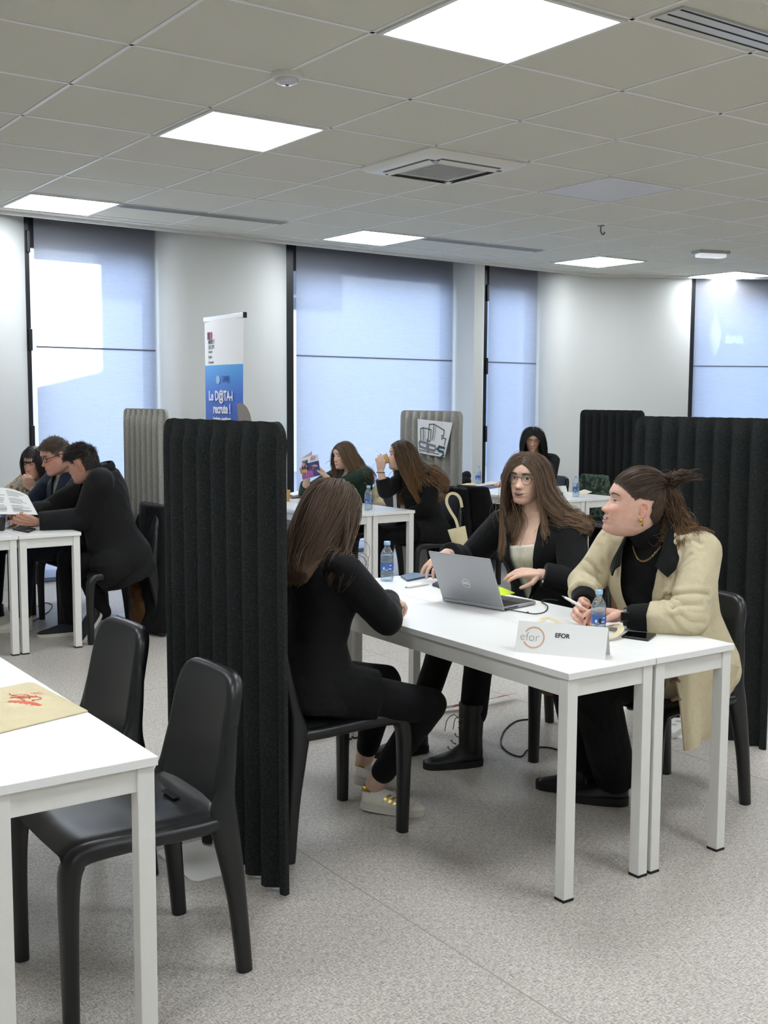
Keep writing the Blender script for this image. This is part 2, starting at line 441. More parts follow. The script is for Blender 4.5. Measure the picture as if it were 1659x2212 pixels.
def text_mesh(txt, size, M, bold=0, align='CENTER', ext=.0006, sx=1.0):
    cu = bpy.data.curves.new('t', 'FONT'); cu.body = txt; cu.size = size; cu.align_x = align; cu.align_y = 'CENTER'; cu.extrude = ext; cu.offset = bold; cu.resolution_u = 4
    o = bpy.data.objects.new('t', cu); COL.objects.link(o)
    dg = bpy.context.evaluated_depsgraph_get(); me = bpy.data.meshes.new_from_object(o.evaluated_get(dg))
    V = np.empty(len(me.vertices)*3); me.vertices.foreach_get('co', V); V = V.reshape(-1, 3)*[sx, 1, 1]
    F = [list(p.vertices) for p in me.polygons]
    bpy.data.objects.remove(o); bpy.data.curves.remove(cu); bpy.data.meshes.remove(me)
    X, Y, Z, O = [np.array(q, float) for q in M]
    return O+V[:, :1]*X+V[:, 1:2]*Y+V[:, 2:3]*Z, F
# the bar across the side street, seen through the fourth blind
PB = np.r_[rpt(sb4l, 14), 0]
q1, q2 = [at_pl(px, 735, PB, np.r_[NR, 0]) for px in (1560, 1606)]
RX = np.r_[DIRR, 0]; hgt = np.linalg.norm(q2-q1)
V_, F_ = text_mesh('BAR', hgt*.46, (RX, (0, 0, 1), -np.r_[NR, 0], (q1+q2)/2-np.r_[NR, 0]*.06), ext=.05, bold=.01)
sg = MB(); sg.add(V_, F_, 0, False); so = sg.build('bar_sign', M_SIGN); tag(so, 'white BAR letters on the building outside, seen through the blind', 'sign')
q3 = at_pl(1541, 730, PB, np.r_[NR, 0])
bm_ = MB(); bm_.lathe([(.0, -.45), (.12, -.2), (.16, .1), (.06, .35), (.0, .6)], q3-np.r_[NR, 0]*.1, 10); so = bm_.build('flame_emblem', M_SIGN); tag(so, 'white flame emblem left of the BAR letters outside', 'sign')
fb2 = MB(); c = PB+np.r_[NR, 0]*.4+np.r_[DIRR, 0]*7; fb2.box((c[0], c[1], 4), (20, .6, 8.2), Rz(aR)); struct(fb2.build('exterior_building', mat('facade_dark', '6f7a88', .85, noise=.1, nscale=2)))
# ================================================================== THINGS ON THE CEILING
M_LED = mat('led_diffuser', 'ffffff', .5, emit='f3f9ff', es=22)
M_LEDOFF = mat('unlit_diffuser', 'd3d3da', .45)
def ceiling_light(i, j, label, lit=True):
    c = (gx(j)+TILE/2, gy(i)+TILE/2, CEIL)
    t = thing('ceiling_light', label, 'ceiling light', c, group='square ceiling lights')
    f = MB(); h = TILE/2-.012
    for q, d in (((0, h-.01, -.006), (2*h, .02, .014)), ((0, -h+.01, -.006), (2*h, .02, .014)), ((h-.01, 0, -.006), (.02, 2*h-.04, .014)), ((-h+.01, 0, -.006), (.02, 2*h-.04, .014))): f.box(q, d)
    f.build('light_frame', M_TRIM, t)
    f = MB(); f.box((0, 0, -.005), (2*h-.04, 2*h-.04, .006)); f.build('diffuser', M_LED if lit else M_LEDOFF, t)
    return t
LB = {(-2, 1): 'large lit ceiling light cut by the top edge of the photo', (1, 1): 'lit square ceiling light below the smoke detector',
      (5, 1): 'lit ceiling light above the left window', (5, 5): 'lit ceiling light above the widest blind', (5, 9): 'lit ceiling light below the ceiling hook',
      (5, 12): 'lit ceiling light cut by the right edge, beyond the emergency lamp'}
for (i, j), l in LB.items(): ceiling_light(i, j, l)
for n, (i, j) in enumerate(((1, 9), (-2, 5), (-2, 9), (-5, 1), (-5, 5), (-2, -3), (1, -3), (-5, -3), (-8, 1), (-8, 5), (-8, -3), (-5, 9))):  # unseen panels continue the grid, added for fill and frontal light
    t = ceiling_light(i, j, 'lit square ceiling light outside the photo, near the camera')
ceiling_light(1, 5, 'unlit grey square light panel beside the air conditioner', False)
def slot(i, j, ln, label, n=4, wid=.13):
    t = thing('air_diffuser', label, 'air vent', (gx(j), gy(i), CEIL), group='linear slot air diffusers')
    f = MB(); f.box((ln/2, wid/2+.02, -.004), (ln, wid, .01)); f.build('slot_frame', mat('vent_white', 'c9c9c5', .35, .3), t)
    f = MB()
    for k in range(n): f.box((ln/2, .038+k*(wid-.036)/(n-1), -.0085), (ln-.02, .011, .003))
    f.build('slot', M_DARKGAP, t)
slot(5.04, 2.02, 2*TILE, 'slotted air vent left, beside the light over the left window')
slot(5.04, 6.02, 2*TILE, 'slotted air vent over the second blind, right of its light')
slot(-2.32, 2.06, 2*TILE, 'slotted air vent cut by the top right corner', 3, .16)
# cassette air conditioner in tile (1,3)
t = thing('ceiling_air_conditioner', 'white four-way cassette air conditioner in the ceiling', 'air conditioner', (gx(3)+TILE/2, gy(1)+TILE/2+.04, CEIL))
h = TILE/2+.02
f = MB()
def sq(s, z, r=.03):
    o = []
    for cx, cy, a0 in ((1, 1, 0), (-1, 1, 90), (-1, -1, 180), (1, -1, 270)):
        for a_ in (0, 30, 60, 90): o.append((cx*(s-r)+r*math.cos(math.radians(a0+a_)), cy*(s-r)+r*math.sin(math.radians(a0+a_)), z))
    return np.array(o)
f.loft([sq(h, 0), sq(h, -.012), sq(h-.03, -.034), sq(h-.06, -.040)][::-1])
f.build('fascia', M_WPLAST, t, sharp=30)
f = MB(); f.box((0, 0, -.042), (.40, .40, .006)); f.build('grille_panel', M_GPLAST, t, bevel=.002)
f = MB()
for k in range(17): f.box((0, -.16+k*.02, -.0465), (.33, .007, .004))
for k in range(12): f.box((-.165+k*.03, 0, -.0465), (.003, .33, .0045))
f.build('intake_grille', mat('grille_grey', 'b4b5b0', .6), t)
for k in range(4):
    R = Rz(k*PI/2); f = MB(); f.box(R@np.array([0, .262, -.0405]), (.46, .062, .006), R); f.build('air_slot', mat('slot_shadow', '5c5c58', .7), t)
    Rx_ = R@np.array([[1, 0, 0], [0, math.cos(.5), -math.sin(.5)], [0, math.sin(.5), math.cos(.5)]])
    f = MB(); f.box(R@np.array([0, .265, -.046]), (.45, .052, .005), Rx_); f.build('louvre', M_WPLAST, t)
# smoke detector, hook, emergency lamp
p = at_z(620, 158, CEIL); t = thing('smoke_detector', 'round white smoke detector on the ceiling', 'smoke detector', p)
f = MB(); f.lathe([(0, 0), (.068, 0), (.07, -.012), (.066, -.024), (.05, -.030)][::-1], n=32); f.build('detector_body', M_WPLAST, t)
f = MB(); f.lathe([(.0, -.052), (.03, -.050), (.05, -.042), (.056, -.030), (.05, -.026)], n=32); f.build('sensor_cap', mat('clear_grey', 'cfd0d2', .12, spec=.8), t)
f = MB(); f.lathe([(0, -.058), (.008, -.056), (.01, -.046)], n=12); f.build('lens', mat('lens_red', '8a5a5c', .1), t)
p = at_z(1298, 487, CEIL); t = MB(); t.tube([(0, 0, 0), (0, 0, -.05), (.02, 0, -.075), (.035, 0, -.055)], .006, 8, sub=14); t.lathe([(0, 0), (.03, 0), (.03, -.006), (0, -.008)][::-1], n=14)
o = t.build('ceiling_hook', mat('grey_steel', '77777a', .4, .8)); o.location = p; o.rotation_euler = (0, 0, -.6); tag(o, 'small grey hook hanging from the ceiling', 'hook')
p = (at_z(1505, 545, CEIL)+at_z(1567, 540, CEIL))/2
t = thing('emergency_ceiling_light', 'small white box-shaped emergency lamp on the ceiling at right', 'emergency light', p, -.35)
f = MB(); f.box((0, 0, -.014), (.34, .15, .028)); f.build('lamp_base', M_GPLAST, t, bevel=.004)
f = MB(); f.box((0, 0, -.045), (.29, .11, .036)); f.build('lamp_cover', mat('lamp_cover', 'f0f3f6', .3, emit='eef4ff', es=.5), t, bevel=.012)
# ================================================================== FURNITURE
M_TOP = mat('white_laminate', 'f1f1ee', .28, spec=.45)
M_EDGE = mat('white_edge', 'e2e1dc', .4)
M_LEG = mat('white_lacquer', 'e6e5e0', .38, noise=.01)
M_FOOT = mat('black_foot', '101010', .6)
M_CHAIR = mat('black_polypropylene', '131416', .36, spec=.5, bump=.12, bscale=900, bdist=.0006)
TH, TW, TL = .735, .388, 1.86
def make_table(name, label, loc, rz=0, group='narrow white folding room tables', hide=()):
    """local: x 0..TW, y 0..TL"""
    t = thing(name, label, 'table', loc, rz, group)
    f = MB(); f.box((TW/2, TL/2, TH-.011), (TW, TL, .022)); f.build('tabletop', [M_TOP], t, bevel=.0015)
    f = MB(); i = .012
    for c, d in (((TW/2, .03, TH-.052), (TW-.03, .028, .060)), ((TW/2, TL-.03, TH-.052), (TW-.03, .028, .060)), ((.027, TL/2, TH-.052), (.028, TL-.04, .060)), ((TW-.027, TL/2, TH-.052), (.028, TL-.04, .060))): f.box(c, d)
    f.build('apron', M_LEG, t, bevel=.0015)
    for x in (.006+.021, TW-.006-.021):
        for y in (.008+.021, TL-.008-.021):
            f = MB(); f.box((x, y, (TH-.022+.008)/2), (.042, .042, TH-.022-.008)); l = f.build('leg', M_LEG, t, bevel=.002)
            f = MB(); f.box((x, y, .004), (.043, .043, .008)); f.build('foot_cap', M_FOOT, l)
    return t
def pair(x, y, rz, la, lb):
    a = make_table('narrow_table', la, (x, y, 0), rz)
    q = Rz(rz)@np.array([TW+.004, 0, 0]); b = make_table('narrow_table', lb, (x+q[0], y+q[1], 0), rz); return a, b
T1X, T1Y, TR1 = 2.405, 2.425, -.012
pair(T1X, T1Y, TR1, 'white narrow table on the near side, where the brown-haired woman sits back to us', 'white narrow table on the far side, carrying the laptop and name tent')
make_table('narrow_table', 'white narrow table with the printed tote bag, cut by the left edge', (1.043-TW, 2.385, 0), 0)
make_table('narrow_table', 'white table at the left edge, with the dark cup', (1.70, 6.80, 0), 0)
make_table('narrow_table', 'white table under the forearms of the man in the black jacket', (1.70+TW+.006, 6.80, 0), 0)
pair(4.315, 6.80, .012, 'white back table with papers and a tan paper cup', 'white back table with a water bottle, before the woman drinking')
pair(6.555, 6.84, 0, 'white back table behind the woman with glasses, loose papers on it', 'white back table with the name tent and water bottle at far right')
# ---- stackable one-piece chair.  local: front = +X
def rr(ax, bx, n=28, e=.55):
    a = np.linspace(0, 2*PI, n, endpoint=False); c, s = np.cos(a), np.sin(a)
    return ax*np.sign(c)*np.abs(c)**e, bx*np.sign(s)*np.abs(s)**e
def make_chair(label, loc, rz, group='black one-piece plastic chairs'):
    t = thing('plastic_chair', label, 'chair', loc, rz, group)
    # seat: dished shell, front edge rolled down
    U = np.linspace(-1, 1, 22); S = np.linspace(0, 1, 22); G = np.zeros((22, 22, 3))
    for i, s in enumerate(S):
        for j, u in enumerate(U):
            x = -.225+.450*s; w = .192+.012*s
            z = .452-.012*math.cos(u*PI/2)*math.sin(s*PI)+.004*abs(u)
            if s > .86: z -= .9*(s-.86)**2*1.6
            if s < .12: z += (.12-s)**2*2.2
            if abs(u) > .86: z -= (abs(u)-.86)**2*1.0
            G[i, j] = (x, u*w, z)
    m = MB(); m.sheet(G[:, ::-1], .014); m.build('seat', M_CHAIR, t, sharp=60)
    # slot in the back of the seat
    m = MB(); m.box((-.155, 0, .4605), (.022, .082, .004)); m.build('slot', M_DARKGAP, t, bevel=.004)
    # backrest: a gently hollow shell whose whole edge rolls backwards into a thick flange
    z0_, z1_ = .415, .798; cz = (z0_+z1_)/2; hz = (z1_-z0_)/2
    def xf(y, z):
        s = (z-.45)/.35; return -.196-.052*s-.016*max(0, s)**3-.016*(1-(y/.18)**2)*(.35+.65*math.sin(max(0, min(1, s+.1))*PI*.8))
    NT_ = 72; TH_ = np.linspace(0, 2*PI, NT_, endpoint=False); O = []
    for a in TH_:
        c, s = math.cos(a), math.sin(a); e = .34 if s > 0 else .22
        zz = cz+hz*math.copysign(abs(s)**e, s); w = .170-.018*(zz-.45)/.35; O.append((w*math.copysign(abs(c)**.30, c), zz))
    O = np.array(O)
    for _ in range(2): O = (np.roll(O, 1, 0)+2*O+np.roll(O, -1, 0))/4
    tg = np.roll(O, -1, 0)-np.roll(O, 1, 0); nn = np.column_stack([tg[:, 1], -tg[:, 0]]); nn /= np.linalg.norm(nn, axis=1, keepdims=True); r_ = .021; rings = []
    for rho in (.04, .2, .4, .6, .75, .87, .95, 1): rings.append(np.array([(xf(p[0]*rho, cz+(p[1]-cz)*rho), p[0]*rho, cz+(p[1]-cz)*rho) for p in O]))
    for ph in (25, 50, 75, 100, 130, 160, 180):
        f = math.radians(ph); rings.append(np.array([(xf(*p)-r_*1.15*(1-math.cos(f)), p[0]+n[0]*r_*.9*math.sin(f), p[1]+n[1]*r_*.9*math.sin(f)) for p, n in zip(O, nn)]))
    for rho in (.93, .8, .5, .2, .04): rings.append(np.array([(xf(p[0]*rho, cz+(p[1]-cz)*rho)-.012-.030*max(0, (rho-.8)/.2), p[0]*rho, cz+(p[1]-cz)*rho) for p in O]))
    m = MB(); m.loft(rings); m.build('backrest', M_CHAIR, t, sharp=0)
    for sy in (-1, 1):
        # front leg: rises from the floor, bends over a round shoulder and runs back as the seat rail
        P = [(.212, .199*sy, 0, .020, .024), (.214, .202*sy, .2, .0225, .027), (.213, .203*sy, .34, .026, .031), (.203, .203*sy, .405, .029, .031), (.165, .202*sy, .431, .026, .026), (.03, .198*sy, .430, .022, .025), (-.12, .193*sy, .426, .022, .028), (-.205, .186*sy, .425, .021, .026), (-.222, .184*sy, .425, .014, .016)]
        P = smooth_path(P, 48); m = MB(); m.tube(P[:, :3], P[:, 3], 18, up=(0, 1, 0), ry=P[:, 4], exp=.80); m.build('leg', M_CHAIR, t, sharp=50)
        P = [(-.272, .210*sy, 0, .020, .022), (-.254, .205*sy, .2, .0225, .026), (-.232, .196*sy, .36, .026, .036), (-.222, .188*sy, .435, .027, .041), (-.232, .181*sy, .50, .024, .026), (-.246, .176*sy, .58, .020, .020), (-.258, .170*sy, .66, .014, .015), (-.262, .166*sy, .70, .008, .009)]
        P = smooth_path(P, 44); m = MB(); m.tube(P[:, :3], P[:, 4], 18, up=(0, 1, 0), ry=P[:, 3], exp=.80); m.build('leg', M_CHAIR, t, sharp=50)
    return t
CH0 = make_chair('nearest black plastic chair, tucked under the left foreground table', (1.125, 2.845, 0), PI)
G_CH = 'black one-piece plastic chairs'
def chair(x, y, rz, label): return dup(CH0, (x, y, 0), rz, label, G_CH)
chair(1.16, 3.56, PI+.05, 'second black chair along the left foreground table, only its back visible')
chair(2.135, 3.40, .0, 'black plastic chair under the woman with her back to us, beside the black screen')
chair(3.36, 2.895, PI-.06, 'black plastic chair of the woman in the beige trench coat')
chair(3.50, 3.72, PI, 'black plastic chair under the woman with round glasses')
chair(2.765, 7.06, PI, 'black plastic chair under the man in the black jacket')
chair(2.78, 7.66, PI, 'black plastic chair under the man in the navy zip jacket')
chair(2.78, 8.25, PI, 'black plastic chair under the woman in the patterned blouse')
chair(5.42, 7.15, PI, 'black plastic chair under the woman drinking from a paper cup')
chair(5.42, 8.0, PI, 'black plastic chair under the woman in the green shirt')
chair(6.10, 7.02, .05, 'empty black chair hung with a dark jacket, tote bag strap over its back')
chair(7.72, 8.3, PI, 'black plastic chair under the black-haired woman')
chair(7.66, 7.72, PI, 'black chair hung with a camouflage jacket, behind the back name tent')
chair(7.66, 7.18, PI, 'empty black chair before the far black screen')
# ---- acoustic screens: corrugated felt slab with round corners, standing on a white plate
def felt(name, dark, mid, light):
    t = NT(name); v = t.coords('Object'); n = t.noise(v, 210, 3, .7); n2 = t.noise(v, 900, 2)
    c = t.ramp(n, [(.30, s2l(dark)), (.55, s2l(mid)), (.75, s2l(light))]); t.l(c, t.b.inputs['Base Color'])
    t.b.inputs['Roughness'].default_value = .95; t.b.inputs['Specular IOR Level'].default_value = .1
    t.bump(t.math('ADD', n, n2), .5, .003); return t.mat
M_FBLACK = felt('charcoal_felt', '1f2121', '2c2e2e', '474947')
M_FGREY = felt('grey_felt', '8f8d85', 'b3b1a9', 'd8d6cf')
def screen(label, x, ya, yb, z1, m, waves=8, foot=True, side=-1, z0=.0, lean=0):
    """slab in the plane x, from ya to yb"""
    W = abs(yb-ya); y0 = min(ya, yb); t = thing('acoustic_screen', label, 'screen', (x, (ya+yb)/2, 0), group='corrugated felt screens')
    nu, nv = 20*waves+1, 48
    U = np.linspace(0, 1, nu); V = np.linspace(0, 1, nv); G = np.zeros((nu, nv, 3)); r = .055
    for i, u in enumerate(U):
        yy = (u-.5)*W
        d = max(0, abs(yy)-(W/2-r))
        top = z1-(r-math.sqrt(max(0, r*r-d*d)))
        for k, v in enumerate(V):
            z = z0+.0+(top-z0)*v
            fade = min(1, max(0, (top-z)/.07-.15)); fade = fade*fade*(3-2*fade)
            e = min(1, max(0, (W/2-abs(yy))/.03)); e = e*e*(3-2*e)
            w = .5-.5*math.cos(2*PI*u*waves)
            G[i, k] = ((w-.5)*.046*fade*e+lean*z, yy, z)
    mb = MB(); mb.sheet(G, .018); mb.build('felt_panel', m, t, sharp=60)
    if foot:
        mb = MB(); P = []
        for cx, cy, a0 in ((1, 1, 0), (-1, 1, 90), (-1, -1, 180), (1, -1, 270)):
            for a_ in (0, 30, 60, 90): P.append((cx*(.19-.03)+.03*math.cos(math.radians(a0+a_)), cy*(.155-.03)+.03*math.sin(math.radians(a0+a_))))
        mb.prism(P, 0, .006); mb.build('base_plate', M_LEG, t, bevel=.001)
        mb = MB(); mb.box((.0, 0, .055), (.018, .20, .10)); mb.build('bracket', M_LEG, t)
    return t
screen('large black felt screen standing left of the woman seen from behind', 1.715, 2.945, 3.80, 1.495, M_FBLACK, 8, lean=-.004, z0=.015)
screen('black felt screen behind the woman in the beige trench coat', 4.27, 3.05, 3.875, 1.492, M_FBLACK, 8)
screen('light grey felt screen behind the man in the black jacket', 3.25, 7.19, 7.95, 1.497, M_FGREY, 8)
screen('grey felt screen with the dps poster', 6.0, 7.37, 8.24, 1.478, M_FGREY, 8)
screen('far black felt screen in front of the white slanted wall', 8.2, 7.34, 8.18, 1.482, M_FBLACK, 8)
# ---- poster on the grey screen (pinned to its -x side)
M_PAPER = mat('white_paper', 'f2f2ef', .7)
def poster():
    X0 = 5.955
    c = [at_x(902, 905, X0), at_x(978, 913, X0), at_x(964, 988, X0), at_x(903, 978, X0)]   # tl tr br bl
    b = (c[2]+c[3])/2; t = thing('poster', 'white dps logo poster pinned on the grey felt screen', 'poster', b, world=True)
    G = np.array([[c[0]*(1-u)*(1-v)+c[1]*u*(1-v)+c[2]*u*v+c[3]*(1-u)*v for v in np.linspace(0, 1, 8)] for u in np.linspace(0, 1, 8)])
    for i in range(8):
        for k in range(8): G[i, k][0] -= .012*math.sin(i/7*PI*.9)*(k/7)+.015*(i/7)**3*(k/7)
    m = MB(); m.sheet(G, .001); m.build('sheet', M_PAPER, t)
    def q(u, v):  # poster coordinates 0..1 (v down) -> world, just in front of the paper
        p = c[0]*(1-u)*(1-v)+c[1]*u*(1-v)+c[2]*u*v+c[3]*(1-u)*v; p = np.array(p)
        p[0] -= .004+.012*math.sin(u*PI*.9)*v+.015*u**3*v; return p
    ink = mat('poster_ink', '3c474a', .6); ink2 = mat('poster_grey', '8b8692', .6); ink3 = mat('poster_teal', '2a5a60', .6); ink4 = mat('poster_shade', 'c6c8cc', .6)
    def line(m, pts, w=.008):
        P = [q(*p) for p in pts]; 
        for A, B in zip(P[:-1], P[1:]):
            d = nrm(B-A); s = np.cross(d, [1, 0, 0])*w/2; A2, B2 = A-d*w/2, B+d*w/2
            m.add([A2-s, A2+s, B2+s, B2-s], [(0, 1, 2, 3)], 0, False)
    m = MB()
    line(m, [(.12, .60), (.10, .28), (.18, .24), (.43, .27), (.44, .60), (.36, .61), (.36, .12), (.50, .10), (.82, .24), (.83, .40), (.78, .40), (.80, .50), (.83, .45), (.92, .48), (.91, .66)], .009)
    line(m, [(.18, .24), (.20, .60)]); line(m, [(.50, .10), (.50, .56)])
    m.build('building_drawing', ink, t)
    m = MB(); line(m, [(.23, .3), (.25, .6)], .014); line(m, [(.55, .16), (.55, .55)], .016); m.build('drawing_shade', ink4, t)
    m = MB(); w = .022
    line(m, [(.34, .58), (.34, .84), (.08, .80), (.06, .70), (.10, .655), (.34, .68)], w)
    m.build('letter_d', ink2, t)
    m = MB(); line(m, [(.40, .92), (.40, .70), (.62, .725), (.66, .80), (.60, .86), (.40, .84)], w); m.build('letter_p', ink2, t)
    m = MB(); line(m, [(.93, .74), (.76, .72), (.72, .79), (.78, .84), (.92, .86), (.95, .94), (.90, 1.0)], w)
    m.build('letter_s', ink3, t)
    m = MB()
    k = 0; x = .05
    r_ = random.Random(3)
    while x < .80:
        l = r_.uniform(.012, .03); line(m, [(x, .895+x*.055), (x+l, .895+(x+l)*.055)], .007); x += l+.012
    m.build('caption', ink, t)
poster()
# ---- roll-up banner
def banner():
    X = 3.86; yl, yr = 7.86, 7.20
    t = thing('rollup_banner', 'tall roll-up recruitment banner, white above and blue below, against the window wall', 'banner', (X, (yl+yr)/2, 0), world=True)
    yl, yr = at_x(443, 690, X)[1], at_x(527, 684, X)[1]; zt = 2.165
    m = MB(); m.box((X, (yl+yr)/2, zt), (.022, yl-yr+.02, .036)); m.build('top_rail', mat('brushed_alu', 'd9dadb', .3, .6), t, bevel=.002)
    m = MB(); m.box((X, yr-.014, zt), (.026, .012, .040)); m.build('end_cap', M_FOOT, t)
    m = MB(); m.box((X, (yl+yr)/2, .045), (.09, yl-yr+.06, .09)); m.build('base_cassette', mat('brushed_alu', 'd9dadb', .3, .6), t, bevel=.01)
    m = MB(); m.tube([(X+.03, (yl+yr)/2, .05), (X+.03, (yl+yr)/2, zt)], .009, 8); m.build('pole', mat('brushed_alu', 'd9dadb', .3, .6), t)
    zs = np.linspace(.09, zt-.01, 40); us = np.linspace(0, 1, 20)
    def sp(u, z):
        b = .016*math.sin((z-.09)/(zt-.09)*PI); return np.array([X-.004-b*(u-.2)*.8-.012*math.sin(u*PI), yl+(yr-yl)*u, z])
    t1 = NT('banner_print'); tc = t1.n('ShaderNodeTexCoord'); sx = t1.n('ShaderNodeSeparateXYZ'); t1.l(tc.outputs['Object'], sx.inputs[0])
    zb = (at_x(486, 788, X))[2]
    z_ = sx.outputs['Z']
    blue = t1.ramp(t1.math('MULTIPLY', t1.math('SUBTRACT', zb, z_), 1.6), [(0, s2l('4aa3e6')), (.35, s2l('3a6fd0')), (.75, s2l('3c58a8')), (1, s2l('2f4488'))])
    t1.l(t1.mixc(blue, s2l('f0f0f0'), t1.math('GREATER_THAN', z_, zb)), t1.b.inputs['Base Color']); t1.b.inputs['Roughness'].default_value = .5
    G = np.array([[sp(u, z) for z in zs] for u in us]); m = MB(); m.sheet(G, .0015); m.build('print', t1.mat, t)
    Yv = np.array([0, -1., 0]); Zv = np.array([0, 0, 1.]); Nv = np.array([-1., 0, 0]); s = yl-yr
    def txt(s_, u, z, size, M_, name, bold=0, sx=1, al='CENTER'):
        p = sp(u, z)+np.array([-.006, 0, 0]); V, F = text_mesh(s_, size, (Yv, Zv, Nv, p), bold, al, sx=sx); m = MB(); m.add(V, F, 0, False); m.build(name, M_, t)
    W_ = mat('print_white', 'f4f4f4', .5); I_ = mat('print_ink', '5a5f68', .5)
    def Z(py): return at_x(486, py, X)[2]
    txt('Le D@TA-i', .47, Z(856), .100, W_, 'headline', .0028, .80); txt('recrute !', .50, Z(884), .098, W_, 'headline', .0028, .80)
    txt('DNPJ', .60, Z(819), .058, mat('print_navy', '27509c', .5), 'logo_text', .001, .8)
    txt('MINISTÈRE', .12, Z(737), .040, I_, 'ministry_text', .0005, .8, 'LEFT'); txt("DE L'INTÉRIEUR", .12, Z(748), .040, I_, 'ministry_text', .0005, .8, 'LEFT')
    for i, s_ in enumerate(('Liberté', 'Égalité', 'Fraternité')): txt(s_, .12, Z(758)-.03*i*1.3, .026, I_, 'motto_text', 0, .9, 'LEFT')
    for u, M_ in ((.13, mat('flag_navy', '30355f', .5)), (.20, mat('flag_red', 'c0485a', .5))):
        m = MB(); p = sp(u, Z(723)); m.box(p+[-.005, 0, 0], (.002, .032, .055)); m.build('flag_bar', M_, t)
    m = MB(); p = sp(.40, Z(820)); m.lathe([(0, -.001), (.032, -.001), (.032, .001), (0, .001)], p+[-.005, 0, 0], 16, ax=(Yv, Zv, Nv)); m.build('emblem', mat('emblem_blue', '9fc3ea', .5), t)
    m = MB(); p = sp(.98, Z(905)); m.lathe([(0, 0), (.17, 0), (.17, .001), (0, .001)], p+[-.002, .02, -.05], 20, ax=(Yv, Zv, Nv)); m.build('printed_figure', mat('print_tan', '8a7f78', .6), t)
    txt('Analystes, enquêteurs', .5, Z(905), .04, W_, 'subline', .001, .8)
banner()
# ================================================================== PEOPLE: builders
def voxel(mb, size, smooth=2, fac=.5):
    """union of overlapping closed shapes -> one continuous skin"""
    V = np.concatenate(mb.v); me = bpy.data.meshes.new('soup'); me.from_pydata(V.tolist(), [], mb.f); me.update()
    o = bpy.data.objects.new('soup', me); COL.objects.link(o)
    r = o.modifiers.new('r', 'REMESH'); r.mode = 'VOXEL'; r.voxel_size = size; r.adaptivity = 0
    if smooth: s = o.modifiers.new('s', 'SMOOTH'); s.factor = fac; s.iterations = smooth
    dg = bpy.context.evaluated_depsgraph_get(); out = bpy.data.meshes.new_from_object(o.evaluated_get(dg))
    bpy.data.objects.remove(o); bpy.data.meshes.remove(me)
    return out
def get_v(me):
    V = np.empty(len(me.vertices)*3); me.vertices.foreach_get('co', V); return V.reshape(-1, 3)
def get_n(me):
    N = np.empty(len(me.vertices)*3); me.vertex_normals.foreach_get('vector', N); return N.reshape(-1, 3)
def set_v(me, V): me.vertices.foreach_set('co', np.asarray(V, float).ravel()); me.update()
def cut(me, kill):
    """delete vertices flagged True"""
    b = bmesh.new(); b.from_mesh(me); b.verts.ensure_lookup_table()
    bmesh.ops.delete(b, geom=[b.verts[i] for i in np.nonzero(kill)[0]], context='VERTS')
    bmesh.ops.delete(b, geom=[v for v in b.verts if not v.link_faces], context='VERTS')
    bv = [v for v in b.verts if v.is_boundary]; nb = {v: [e.other_vert(v) for e in v.link_edges if e.is_boundary] for v in bv}
    for it in range(26):
        new = {v: v.co*.5+sum((q.co for q in nb[v]), Vector())*(.5/len(nb[v])) for v in bv if len(nb[v]) == 2}
        for v, c in new.items(): v.co = c
    ring = {q for v in bv for e in v.link_edges for q in (e.other_vert(v),)}-set(bv)
    for it in range(4):
        new = {v: v.co*.4+sum((e.other_vert(v).co for e in v.link_edges), Vector())*(.6/len(v.link_edges)) for v in ring}
        for v, c in new.items(): v.co = c
    b.to_mesh(me); b.free(); me.update(); return me
def set_col(me, C):
    a = me.color_attributes.new('Col', 'FLOAT_COLOR', 'POINT'); C = np.column_stack([C, np.ones(len(C))]); a.data.foreach_set('color', C.ravel())
def wob(V, seed, scale, n=5):
    """cheap smooth pseudo noise in [-1,1]"""
    r = np.random.default_rng(seed); s = 0
    for k in range(n):
        d = r.normal(size=3); d /= np.linalg.norm(d); s = s+np.sin(V@d*scale*r.uniform(.6, 1.6)+r.uniform(0, 6.3)+1.3*np.sin(V@np.roll(d, 1)*scale*.6))
    return s/n
def folds(me, seed, amp=.004, scale=38):
    V = get_v(me); N = get_n(me); a = wob(V, seed, scale); b = wob(V, seed+9, scale*.4)
    ridge = 1-np.abs(a)*2.2; set_v(me, V+N*(amp*(ridge*np.clip(b+.4, 0, 1)))[:, None]); return me
def part(name, me, m, parent, smooth=True, sharp=0):
    if parent.get('_w'): set_v(me, get_v(me)-np.array(parent['_w']))
    return finish(name, me, m, parent, sharp)
